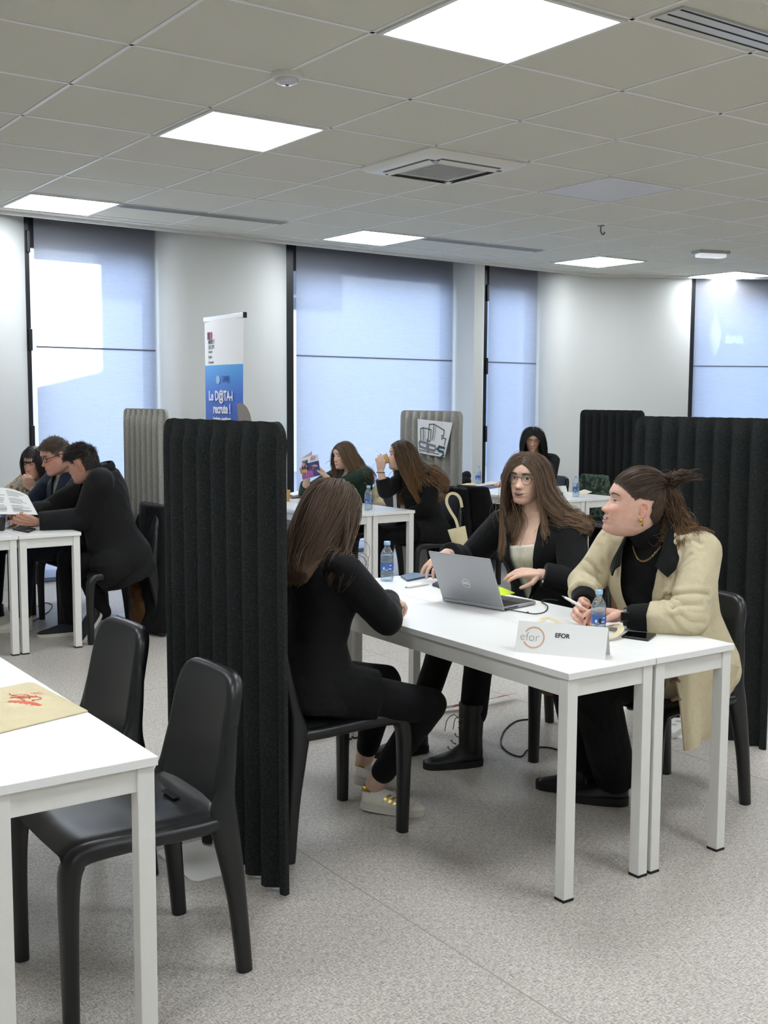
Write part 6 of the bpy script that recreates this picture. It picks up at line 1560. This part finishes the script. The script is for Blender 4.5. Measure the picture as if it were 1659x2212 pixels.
# charging cord from the laptop
P = [L_(sg_*W_/2, .012, .008), at_z(1128, 1322, TH+.004), at_z(1155, 1326, TH+.004), at_z(1176, 1322, TH+.004), at_z(1183, 1310, TH+.004), at_z(1170, 1299, TH+.004), at_z(1182, 1295, TH+.003), at_z(1205, 1297, TH+.003)]
m = MB(); m.tube(P, .0022, 8, sub=60); m.tube([L_(sg_*(W_/2+.001), .012, .009), L_(sg_*(W_/2+.016), .010, .009)], .0042, 8); m.ell(at_z(1140, 1323, TH+.005), (.005, .004, .004), None, 8, 6)
tag(m.build('charging_cord', M_FOOT), 'black charging cord looping on the table beside the laptop', 'cord')
# ---- flat things on the middle table
def flat(name, label, cat, pts, th, m, z=TH, bev=.002, extra=None, group=None):
    P = [at_z(px, py, z) for px, py in pts]; c = sum(P)/len(P); t = thing(name, label, cat, (c[0], c[1], z), world=True, group=group)
    mb = MB(); mb.prism([(p[0], p[1]) for p in P], z, z+th); return t, mb, P, c
def phone(label, c4, m_back, m_scr, name='smartphone'):
    t, mb, P, c = flat(name, label, 'phone', c4, .0085, m_back); mb.build('phone_body', m_back, t, bevel=.003)
    Q = [p*.94+c*.06 for p in P]; mb = MB(); mb.prism([(p[0], p[1]) for p in Q], TH+.0084, TH+.0090); mb.build('phone_screen', m_scr, t); return t
phone('blue-grey smartphone left of the laptop', [(865, 1247), (893, 1240), (938, 1245), (880, 1257)], mat('phone_slate', '3f4a55', .3), mat('phone_glass_blue', '4d6478', .12))
phone('black smartphone near the table corner, right of the name tent', [(1342, 1378), (1356, 1368), (1418, 1373), (1400, 1386)], mat('phone_black', '1a1a1b', .35), mat('screen_black', '060708', .08))
t, mb, P, c = flat('card_case', 'small black case half hidden behind the laptop', 'case', [(934, 1266), (944, 1261), (975, 1268), (960, 1275)], .012, M_FOOT); mb.build('case_body', mat('case_black', '1b1b1d', .5), t, bevel=.002)
def pen(label, a, b, m, clip=True, r=.0052, tip=True, loc=None):
    a, b = np.array(a), np.array(b); t = thing('pen', label, 'pen', (a+b)/2, world=True, group='white ballpoint pens'); d = nrm(b-a)
    mb = MB(); mb.tube([a+d*.012, a+d*.03, b], [r*.75, r, r], 12, dome=False); mb.build('barrel', m, t)
    mb = MB(); mb.tube([a, a+d*.012], [r*.2, r*.72], 10); mb.build('tip', mat('pen_grey', '8c8d90', .3, .6), t)
    if clip: mb = MB(); u = nrm(np.cross(np.cross(d, [0, 0, 1]), d)); mb.tube([b-d*.004+u*r, b-d*.004+u*(r+.003), b-d*.038+u*(r+.001)], .0013, 6); mb.build('clip', m, t)
    return t
M_PEN = mat('pen_white', 'eceae4', .35)
pen('white pen lying in front of the blue-grey smartphone', at_z(874, 1269, TH+.006), at_z(926, 1261, TH+.006), M_PEN)
pen('white pen held by the smiling woman', at_y(1214, 1287, 2.93), at_y(1254, 1309, 2.87), M_PEN, False)
t, mb, P, c = flat('sticky_note', 'yellow-green note behind the laptop lid', 'note', [(1040, 1262), (1085, 1271), (1112, 1282), (1074, 1289)], .004, None); mb.build('note_pad', mat('neon_yellow', 'd8f03a', .6), t)
t, mb, P, c = flat('paper_sheet', 'white sheet of paper under the hands of the smiling woman', 'paper', [(1215, 1335), (1290, 1312), (1390, 1345), (1310, 1372)], .0006, M_PAPER); mb.build('sheet', M_PAPER, t)
# ---- folded name tent
def tent(label, a, b, depth, hgt, name='name_tent', sgn=1):
    a, b = np.array(a)*[1, 1, 0]+[0, 0, TH], np.array(b)*[1, 1, 0]+[0, 0, TH]; u = nrm(b-a); n = np.cross([0, 0, 1], u)
    if n@CF < 0: n = -n
    t = thing(name, label, 'name tent', a, world=True); ap = n*depth/2+np.array([0, 0, hgt]); th = .0008
    mb = MB()
    for A, B, C, D in ((a, b, b+ap, a+ap), (a+n*depth, b+n*depth, b+ap, a+ap)):
        G = np.array([[A*(1-i)*(1-j)+B*i*(1-j)+C*i*j+D*(1-i)*j for j in np.linspace(0, 1, 6)] for i in np.linspace(0, 1, 10)]); mb.sheet(G, th)
    mb.build('card', M_PAPER, t); up = nrm(ap); nn = np.cross(u, up)
    if nn@CF > 0: nn = -nn
    return t, a, u, up, nn, np.linalg.norm(b-a), np.linalg.norm(ap)
t, a_, u_, up_, nn_, wd_, ht_ = tent('large white name tent with a copper ring logo and EFOR on it', at_z(1112, 1408, TH), at_z(1307, 1426, TH), .085, .098)
M_COP = mat('copper_ink', 'd3a382', .5); M_INK = mat('black_ink', '121212', .5); M_GREYINK = mat('warm_grey_ink', 'a79d97', .5)
def tp(x, y): return a_+u_*x*wd_+up_*y*ht_+nn_*.0012
c_ = tp(.195, .50); rad = ht_*.32; mb = MB(); mb.tube([c_+u_*rad*math.cos(q)+up_*rad*math.sin(q) for q in np.linspace(math.radians(-152), math.radians(150), 50)], .0026, 6, up=nn_, ry=.0005); mb.build('ring_logo', M_COP, t)
V, F = text_mesh('efor', .040, (u_, up_, nn_, tp(.150, .50)), -.0006, ext=.0002); mb = MB(); mb.add(V, F, 0, False); mb.build('logo_text', M_GREYINK, t)
V, F = text_mesh('EFOR', .0205, (u_, up_, nn_, tp(.51, .62)), .0006, ext=.0002); mb = MB(); mb.add(V, F, 0, False); mb.build('company_name', M_INK, t)
t, a_, u_, up_, nn_, wd_, ht_ = tent('smaller white name tent on the far right table, ending in ACTIVDAY', at_z(1168, 1080, TH), at_z(1229, 1076, TH), .08, .105)
V, F = text_mesh('ACTIVDAY', .040, (u_, up_, nn_, tp(.60, .36)), .001, ext=.0003, sx=.85); mb = MB(); mb.add(V, F, 0, False); mb.build('company_name', mat('ink_grey', '55575f', .6), t)
# ---- cream ribbon / strap pieces on the middle table
M_CLOTH = fabric('natural_cotton', 'd8cba6', .85, .3, 900, .05, .05, .3)
def strap(label, pts, w, z0=TH, name='cotton_strap'):
    P = np.array([at_z(px, py, z0)+[0, 0, h] for px, py, h in pts]); P = smooth_path(P, 34); t = np.gradient(P, axis=0); s = np.cross(t, [0, 0, 1]); s /= np.linalg.norm(s, axis=1, keepdims=True)
    G = np.array([[p+q*w*v+np.array([0, 0, .004*abs(v)]) for v in (-1, -.3, .3, 1)] for p, q in zip(P, s)]); m = MB(); m.sheet(G, .0016); o = m.build(name, M_CLOTH); return tag(o, label, 'strap')
strap('cream cotton strap lying behind the ring-logo name tent', [(1163, 1353, .003), (1178, 1347, .018), (1200, 1349, .010), (1216, 1354, .003), (1235, 1357, .003)], .011)
strap('cream strap end curled between bottle and black smartphone', [(1305, 1362, .004), (1330, 1363, .020), (1341, 1372, .018), (1330, 1382, .012), (1310, 1384, .004)], .012)
# ---- printed tote bag on the left table
def tote_flat():
    c4 = [at_z(px, py, TH) for px, py in ((-190, 1520), (75, 1478), (190, 1538), (-60, 1600))]
    t = thing('tote_bag', 'cream cotton tote bag with red print lying on the left foreground table', 'bag', sum(c4)/4, world=True)
    def q(u, v, dz=0): 
        p = c4[0]*(1-u)*(1-v)+c4[1]*u*(1-v)+c4[2]*u*v+c4[3]*(1-u)*v; e = min(1, 9*min(u, 1-u, v, 1-v)); w = .004*math.sin(u*9+v*4)+.003*math.sin(u*17-v*11)+.004*math.sin(v*14); return p+np.array([0, 0, .004+.010*e**.6+w*e*.6+dz])
    n = 40; G = np.array([[q(u, v) for v in np.linspace(0, 1, n)] for u in np.linspace(0, 1, n)]); B_ = G.copy(); B_[:, :, 2] = TH+.001; m = MB(); m.grid(G[:, ::-1]); m.grid(B_)
    for i in range(n-1):
        for A, B in ((G[i, 0], G[i+1, 0]), (G[i, -1], G[i+1, -1]), (G[0, i], G[0, i+1]), (G[-1, i], G[-1, i+1])): m.add([A, B, [B[0], B[1], TH+.001], [A[0], A[1], TH+.001]], [(0, 1, 2, 3)])
    m.build('cloth', M_CLOTH, t, sharp=0)
    M_RED = mat('red_print', 'd8513f', .7)
    def stroke(m, pts, w):
        P = np.array([q(*p, .0012) for p in pts]); d = np.gradient(P, axis=0); s = np.cross(d, [0, 0, 1]); s /= np.linalg.norm(s, axis=1, keepdims=True)+1e-9; w = np.array(w)[:, None] if np.ndim(w) else w
        G = np.stack([P-s*w, P+s*w], 1); m.grid(G)
    r_ = random.Random(5); m = MB()
    for k in range(9):
        u0, v0 = .66+.035*math.cos(k*1.7)+.01*k, .38+.05*math.sin(k*2.1)+.022*k
        stroke(m, [(u0+.10*x*math.cos(k)+.02*math.sin(x*7+k), v0+.10*x*math.sin(k*.7)+.03*math.sin(x*5+k)) for x in np.linspace(-.6, .6, 14)], .0016)
    m.build('line_print', M_RED, t)
    m = MB()
    for k in range(5):
        u0, v0 = .58+.03*k, .52+.035*k; stroke(m, [(u0+.05*x, v0+.05*x*x+.03*math.sin(x*4)) for x in np.linspace(-.8, .8, 10)], [.001+.007*math.sin((x+.8)/1.6*PI) for x in np.linspace(-.8, .8, 10)])
    m.build('brush_print', mat('orange_red_print', 'e2664c', .7), t)
    ux = nrm(c4[2]-c4[3]); uy = np.cross([0, 0, 1], ux)
    for k, s_ in enumerate(('JEUNES', 'EMPLOI')):
        pass
    m = MB()
    for row in range(2):
        x = .80
        while x < .875: l = r_.uniform(.008, .014); stroke(m, [(x, .36+row*.06), (x+l*.5, .36+row*.06+.02), (x+l, .36+row*.06)], .0016); x += l+.006
    m.build('small_print', M_RED, t)
tote_flat()
# ---- far left table
def cup(label, loc, m, s=1.0, lidm=None, rot=None, band=None):
    t = thing('paper_cup', label, 'cup', loc, world=True); R = np.eye(3) if rot is None else rot; loc = np.array(loc)
    m_ = MB(); m_.lathe([(0, .002), (.026*s, .0), (.027*s, .002), (.036*s, .090*s), (.0375*s, .092*s), (.036*s, .094*s), (.0345*s, .092*s), (.025*s, .006), (0, .006)], (0, 0, 0), 28)
    m_.v[-1] = m_.v[-1]@R.T+loc; m_.build('cup_body', m, t, sharp=40)
    if band is not None: m_ = MB(); m_.lathe([(.0292*s, .020*s), (.0352*s, .078*s)], (0, 0, 0), 28, caps=False); m_.v[-1] = m_.v[-1]@R.T*1.0+loc; m_.build('sleeve', band, t, sharp=0)
    m_ = MB(); m_.lathe([(0, .072*s), (.0325*s, .072*s)], n=24, caps=False); m_.v[-1] = m_.v[-1]@R.T+loc; m_.build('coffee', mat('coffee', '2a1a10', .2), t)
    return t
M_KRAFT = mat('kraft_paper', 'c69f66', .7)
cup('dark coffee cup cut by the left edge of the photo', at_z(2, 1146, TH), mat('cup_dark', '1d1b1a', .5), .85)
cup('tan paper cup on the back table, beside the black screen edge', at_z(618, 1083, TH), M_KRAFT, 1.0)
axd = nrm(CR*.90+CU*.34-CF*.12); s1, s2 = frame_from(axd, (0, 0, 1)); base_ = at_x(813, 999, 5.0)
cup('tan paper cup held to the mouth by the long-haired woman', base_, M_KRAFT, 1.05, rot=np.column_stack([s1, s2, axd]))
t, mb, P, c = flat('wallet_case', 'black leather case on the left back table, beside the leaning man in black', 'case', [(27, 1145), (40, 1139), (77, 1145), (62, 1152)], .012, None); mb.build('case_body', mat('case_black', '1b1b1d', .5), t, bevel=.004)
def held_paper():
    c4 = [at_y(px, py, y) for px, py, y in ((-40, 1056, 7.24), (60, 1064, 7.22), (82, 1112, 7.12), (-18, 1110, 7.12))]
    t = thing('document', 'printed white sheet held up by the man in the black jacket', 'paper', sum(c4)/4, world=True); n = 18
    def q(u, v): p = c4[0]*(1-u)*(1-v)+c4[1]*u*(1-v)+c4[2]*u*v+c4[3]*(1-u)*v; return p+np.array([.0, -.02*math.sin(u*PI)*(1-v*.5), .020*math.sin(u*PI)*(1-v)-.02*(u**4)*(1-v)])
    G = np.array([[q(u, v) for v in np.linspace(0, 1, n)] for u in np.linspace(0, 1, n)]); m = MB(); m.sheet(G, .0006); m.build('sheet', M_PAPER, t); m = MB(); r_ = random.Random(8); nn = nrm(CAMP-sum(c4)/4)
    for row in range(15):
        v = .10+.055*row; 
        if row in (4, 9): continue
        for u0, u1 in ((.08, .08+r_.uniform(.25, .34)), (.48, .48+r_.uniform(.2, .42))):
            us = np.linspace(u0, u1, 7); G = np.array([[q(u, v)+nn*.002, q(u, v+.016+.01*(row in (12, 13)))+nn*.002] for u in us]); m.grid(G)
    m.build('printed_lines', mat('print_grey', '77777c', .6), t)
held_paper()
a = at_y(53, 1080, 7.4); b = at_y(92, 1108, 7.35); pt = pen('black pen in the hand of the man in the navy jacket', b, a, M_FOOT, False, .0045); pt['group'] = 'dark pens'
t, mb, P, c = flat('dark_phone', 'dark phone under the held document on the left back table', 'phone', [(62, 1124), (70, 1117), (92, 1120), (86, 1128)], .009, None); mb.build('phone_body', mat('phone_black', '1a1a1b', .35), t, bevel=.002)
# ---- middle back table: papers and magazine
for k, (lab, pts, th, mm) in enumerate((('thin stack of dark brochures on the middle back table', ((618, 1071), (655, 1066), (672, 1073), (630, 1078)), .012, mat('brochure_brown', '6c5a4c', .5)), ('white printed leaflet on top of the brochures', ((622, 1066), (645, 1061), (656, 1066), (634, 1071)), .002, M_PAPER), ('grey brochure lying open near the middle back table edge', ((643, 1087), (665, 1079), (690, 1083), (664, 1092)), .003, mat('brochure_grey', '8f8f90', .5)))):
    zz = TH+(.012 if k == 1 else 0); t, mb, P, c = flat('brochure', lab, 'brochure', pts, th, mm, zz); mb.build('pages', mm, t)
def magazine():
    X = 4.83; c4 = [at_x(650, 991, X), at_x(687, 981, X-.0), at_x(693, 1027, X), at_x(654, 1037, X)]
    t = thing('magazine', 'magazine with a dark blue and purple cover held by the woman in green', 'magazine', sum(c4)/4, world=True)
    def q(u, v, o=0): p = c4[0]*(1-u)*(1-v)+c4[1]*u*(1-v)+c4[2]*u*v+c4[3]*(1-u)*v; return p+np.array([-o-.010*math.sin(u*PI), 0, 0])
    def pan(name, u0, u1, v0, v1, m, o): G = np.array([[q(u, v, o) for v in np.linspace(v0, v1, 6)] for u in np.linspace(u0, u1, 8)]); mb = MB(); mb.sheet(G, .0012); mb.build(name, m, t)
    pan('cover', 0, 1, 0, 1, mat('cover_white', 'ece9e6', .4), 0)
    e4 = [at_x(650, 990, X+.02), at_x(674, 975, X+.12), at_x(676, 1025, X+.12), at_x(654, 1037, X+.02)]; mb = MB(); mb.sheet(np.array([[e4[0]*(1-u)*(1-v)+e4[1]*u*(1-v)+e4[2]*u*v+e4[3]*(1-u)*v for v in (0, .5, 1)] for u in (0, .5, 1)]), .003); mb.build('inner_pages', mat('page_pink', 'd9c9c8', .6), t)
    pan('cover_photo', .0, 1, .30, .98, mat('cover_navy', '2a2f66', .35), .0016); pan('purple_print', .04, .72, .62, .98, mat('cover_purple', '7a2f7c', .4), .003); pan('yellow_box', .0, .36, .54, .70, mat('cover_yellow', 'd9a53c', .45), .0035)
    for k in range(6): pan('light_streak', .10+.10*k, .13+.10*k, .64+.03*(k % 3), .95, mat('cover_pink', 'd985b0', .4), .0038)
    xr = nrm(c4[1]-c4[0]); up = nrm(c4[0]-c4[3]); nn = np.array([-1., 0, 0])
    V, F = text_mesh('mag', .055, (xr, up, nn, q(.29, .19, .004)), .001, ext=.0003); mb = MB(); mb.add(V, F, 0, False); mb.build('title', M_INK, t)
    V, F = text_mesh('AFiP', .055, (xr, up, nn, q(.75, .15, .004)), -.0004, ext=.0003, sx=.8); mb = MB(); mb.add(V, F, 0, False); mb.build('title', mat('title_red', 'b44a55', .5), t)
magazine()
# ---- far right table: loose papers, bag, camouflage jacket
for lab, pts, mm, nm in (('cream envelope on the far right table, left part', ((1040, 1046), (1062, 1040), (1085, 1044), (1066, 1049)), mat('cream_paper', 'ddd3bb', .7), 'envelope'), ('dark blue folder on the far right table', ((1028, 1052), (1062, 1047), (1098, 1050), (1060, 1056)), mat('folder_blue', '3a4763', .4), 'folder'), ('cream sheet right of the far water bottle', ((1240, 1066), (1262, 1058), (1279, 1063), (1262, 1069)), mat('cream_paper', 'ddd3bb', .7), 'paper_sheet')):
    t, mb, P, c = flat(nm, lab, 'paper', pts, .004, mm); mb.build('sheet', mm, t)
def lump(name, label, cat, m, ells, vox=.008, amp=.008, seed=1, scale=40):
    mb = MB(); 
    for c, r in ells: mb.ell(c, r, None, 18, 12)
    me = voxel(mb, vox, 3); folds(me, seed, amp, scale); c = np.array(ells[0][0]); set_v(me, get_v(me)-c); o = finish(name, me, m, None, 0); o.location = c; return tag(o, label, cat)
p = at_z(1004, 1050, TH); lump('crumpled_bag', 'crumpled black bag on the far table behind the dps screen', 'bag', M_BLK, [(p+[0, 0, .05], (.06, .07, .05)), (p+[.02, .0, .10], (.045, .05, .05))], .007, .014, 3)
p = at_z(1013, 1052, TH); lump('beige_scarf', 'small beige cloth lying beside the crumpled black bag', 'cloth', M_CLOTH, [(p+[0, 0, .018], (.07, .05, .018)), (p+[-.06, .03, .014], (.05, .04, .014))], .006, .010, 4)
# ---- clothes and bags hanging on chairs
def drape(name, label, cat, m, cx, cy, rz, z0, z1, w=.25, th=.05, seed=1, sh=.04, back=.0, group=None):
    """garment hung over a chair back; local x = chair front"""
    mb = MB(); R = Rz(rz)
    rs = []
    for z in np.linspace(z0, z1, 16):
        u = (z-z0)/(z1-z0); ww = w*(1-.25*u**3)+sh*(1-u); tt = th*(1.25-.45*u); n = 32; a_ = np.linspace(0, 2*PI, n, endpoint=False); off = -.24-.045*u-back*(1-u)
        q = np.column_stack([np.sign(np.cos(a_))*np.abs(np.cos(a_))**.8*tt+off, np.sin(a_)*ww, np.full(n, z)]); rs.append(q@R.T+np.array([cx, cy, 0]))
    mb.loft(rs); me = voxel(mb, .009, 3); folds(me, seed, .012, 30); c = np.array([cx, cy, 0]); set_v(me, get_v(me)-c); o = finish(name, me, m, None, 0); o.location = c; return tag(o, label, cat, group)
drape('hanging_coat', 'long black coat hanging over the chair behind the man in the black jacket', 'coat', M_COATBLK, 2.80, 7.06, PI, .03, .86, .24, .07, 11, .03)
drape('hanging_coat', 'black jacket hung over the empty chair that carries the tote bag', 'coat', M_COATBLK, 6.10, 7.02, .05, .30, .88, .24, .06, 12, .03)
drape('hanging_coat', 'dark coat over the chair of the woman drinking coffee', 'coat', M_COATBLK, 5.46, 7.15, PI, .28, .86, .23, .05, 13, .03)
drape('hanging_coat', 'brown coat hanging from the chair of the woman with glasses', 'coat', fabric('brown_coat', '6b4f33', .85), 3.50, 3.72, PI, .16, .70, .24, .05, 14, .03)
def camo_mat():
    t = NT('camouflage'); v = t.coords('Object'); n = t.noise(v, 16, 3, .6); t.l(t.ramp(n, [(.42, s2l('14201a')), (.50, s2l('2f4636')), (.58, s2l('57664e')), (.64, s2l('0f1512'))]), t.b.inputs['Base Color']); t.b.inputs['Roughness'].default_value = .8; return t.mat
drape('hanging_coat', 'green camouflage jacket on the chair behind the back name tent', 'coat', camo_mat(), 7.66, 7.72, PI, .42, .86, .23, .05, 15)
lump('brown_bag', 'brown cloth bag on the floor under the left back chairs', 'bag', fabric('brown_bag', '5a3d22', .85), [((3.02, 7.08, .14), (.10, .13, .14)), ((3.0, 7.12, .26), (.07, .10, .08))], .009, .010, 5)
lump('dark_backpack', 'dark backpack on the floor against the wall, far left', 'bag', M_BLK, [((2.35, 8.95, .16), (.18, .13, .16)), ((2.40, 8.93, .30), (.13, .10, .10))], .010, .010, 6)
lump('black_handbag', 'black bag on the floor under the far right table', 'bag', M_BLK, [((7.30, 7.45, .20), (.14, .12, .18)), ((7.33, 7.42, .36), (.09, .08, .08))], .010, .012, 7)
# small canvas tote hanging by its strap from the chair
def small_tote():
    D = 8.55; P0 = at(974, 1074, D); t = thing('hanging_tote_bag', 'small natural canvas tote hanging by its strap from the chair with the black jacket', 'bag', at(990, 1186, D), world=True)
    c4 = [at(967, 1145, D), at(1005, 1136, D), at(1013, 1180, D), at(982, 1189, D)]; 
    G = np.array([[c4[0]*(1-u)*(1-v)+c4[1]*u*(1-v)+c4[2]*u*v+c4[3]*(1-u)*v+nrm(CAMP-P0)*(.022*math.sin(u*PI)*math.sin(v*PI)**.5+.004*math.sin(u*11+v*7)) for v in np.linspace(0, 1, 16)] for u in np.linspace(0, 1, 16)])
    m = MB(); m.sheet(G, .004); G2 = G-nrm(CAMP-P0)*.03; m.sheet(G2, .004); m.build('pouch', M_CLOTH, t, sharp=0)
    for path in (((990, 1142), (984, 1122), (973, 1104), (965, 1086), (967, 1072), (975, 1066), (986, 1068), (994, 1078), (998, 1096)),):
        Q = smooth_path([at(x, y, D-.012) for x, y in path], 40); tt = np.gradient(Q, axis=0); s = np.cross(tt, CF); s /= np.linalg.norm(s, axis=1, keepdims=True); m = MB(); m.sheet(np.array([[p-q*.011, p, p+q*.011] for p, q in zip(Q, s)]), .003); m.build('strap', M_CLOTH, t)
small_tote()
# white mark of lettering on the hung jacket
from mathutils.bvhtree import BVHTree
def cast(o, px, py):
    """point of object o seen at a pixel, or None"""
    bv = BVHTree.FromPolygons([v.co for v in o.data.vertices], [p.vertices for p in o.data.polygons]); r_ = ray(px, py); loc = bv.ray_cast(Vector(CAMP)-o.location, Vector(r_).normalized())[0]
    return None if loc is None else np.array(loc+o.location)-nrm(r_)*.003
coat_ = [o for o in bpy.data.objects if o.get('label', '').startswith('black jacket hung over the empty chair')][0]
m = MB(); xr_ = nrm(CR*[1, 1, 0]); ok = 0
for px, py, w_, h_ in ((965, 1128, .010, .012), (971, 1126, .014, .016), (968, 1133, .040, .006), (974, 1131, .012, .008)):
    q_ = cast(coat_, px, py)
    if q_ is not None: m.box(q_, (w_, .002, h_), np.column_stack([xr_, nrm(CF*[1, 1, 0]), [0, 0, 1]])); ok += 1
if ok:
    me_ = m.build('embroidered_mark', M_LWHITE); me_.parent = coat_; me_.matrix_parent_inverse = Matrix.Translation(-coat_.location)
beige = lump('beige_bag', 'pale beige bag on the chair between the two women at the middle back table', 'bag', M_CLOTH, [(at_x(812, 1076, 5.45), (.04, .07, .11)), (at_x(818, 1092, 5.45), (.04, .08, .08))], .007, .010, 8)
# ---- on the floor: barrier tape, cords, power strip, sockets
def tape():
    a, b = at_z(622, 1598, .004), at_z(1112, 1510, .004); d = b-a; L = np.linalg.norm(d); n = 120; P = []
    t = thing('barrier_tape', 'red and white barrier tape stretched across the floor under the middle table', 'tape', a, world=True); s = nrm(np.cross(d, [0, 0, 1]))
    G = []
    for k in range(n+1):
        u = k/n; p = a+d*u+s*.012*math.sin(u*9); h = .012+.010*math.sin(u*7+1); tl_ = .75+.25*math.sin(u*5)
        G.append([p+s*.026*(1-tl_*.5)*-1+np.array([0, 0, h]), p+np.array([0, 0, h+.018*tl_]), p+s*.026*(1-tl_*.5)+np.array([0, 0, h+.036*tl_])])
    G = np.array(G); W_, R_ = mat('tape_white', 'f0efec', .4), mat('tape_red', 'd0342c', .4); per = 6
    for k in range(0, n, per):
        m = MB(); m.sheet(G[k:k+per+1], .0012); m.build(*(('red_band', R_) if (k//per) % 2 == 0 else ('white_band', W_)), t)
tape()
def cord(label, pts, r=.0035, z=.004):
    P = [at_z(px, py, z) for px, py in pts]; m = MB(); m.tube(P, r, 8, sub=60); return tag(m.build('floor_cord', M_FOOT), label, 'cord')
cord('black cord curling on the floor left of a chair leg', [(1150, 1553), (1115, 1558), (1090, 1578), (1082, 1605), (1098, 1625), (1125, 1634), (1140, 1620), (1165, 1614), (1200, 1618), (1250, 1640)])
cord('black cord on the floor under the left back table', [(60, 1350), (78, 1338), (92, 1330), (108, 1318), (112, 1306), (95, 1302), (82, 1310)])
cord('black cord beside the white power strip under the trench coat', [(1425, 1558), (1440, 1572), (1455, 1570), (1470, 1558)])
c4 = [at_z(px, py, 0) for px, py in ((1432, 1578), (1475, 1552), (1500, 1568), (1455, 1598))]; t = thing('power_strip', 'white power strip on the floor behind the trench coat', 'power strip', sum(c4)/4, world=True); m = MB(); m.prism([(p[0], p[1]) for p in c4], 0, .035); m.build('strip_body', M_WPLAST, t, bevel=.006)
for k in (.25, .5, .75): m = MB(); p = (c4[0]+c4[3])/2*(1-k)+(c4[1]+c4[2])/2*k; m.lathe([(0, .0352), (.017, .0352), (.017, .0356), (0, .0356)], (p[0], p[1], 0), 16); m.build('socket', M_GPLAST, t)
# ================================================================== CAMERA AND LIGHT
cam = bpy.data.cameras.new('camera'); co = bpy.data.objects.new('camera', cam); COL.objects.link(co)
cam.sensor_fit = 'VERTICAL'; cam.sensor_height = 36; cam.lens = F_PX/2212*36; cam.clip_start = .05; cam.clip_end = 200
co.matrix_world = Matrix(((CR[0], CU[0], -CF[0], 0), (CR[1], CU[1], -CF[1], 0), (CR[2], CU[2], -CF[2], EYE), (0, 0, 0, 1)))
SC.camera = co
w = bpy.data.worlds.new('sky'); SC.world = w; w.use_nodes = True; bg = w.node_tree.nodes['Background']
bg.inputs['Color'].default_value = (.55, .72, 1, 1); bg.inputs['Strength'].default_value = 7.2
su = bpy.data.lights.new('sun', 'SUN'); so = bpy.data.objects.new('sun', su); COL.objects.link(so); su.energy = 34; su.angle = .0025; su.color = (1, .96, .9)
so.rotation_euler = Vector(SUNV).to_track_quat('Z', 'Y').to_euler(); so.location = (3, 14, 6)
SC.view_settings.view_transform = 'Standard'; SC.view_settings.look = 'None'; SC.view_settings.exposure = 0; SC.view_settings.gamma = 1; SC.view_settings.use_curve_mapping = False
cy = SC.cycles; cy.max_bounces = 8; cy.diffuse_bounces = 4; cy.transmission_bounces = 6; cy.transparent_max_bounces = 12; cy.glossy_bounces = 3; cy.sample_clamp_indirect = 6; cy.caustics_reflective = False; cy.caustics_refractive = False
try: cy.use_denoising = True
except Exception: pass
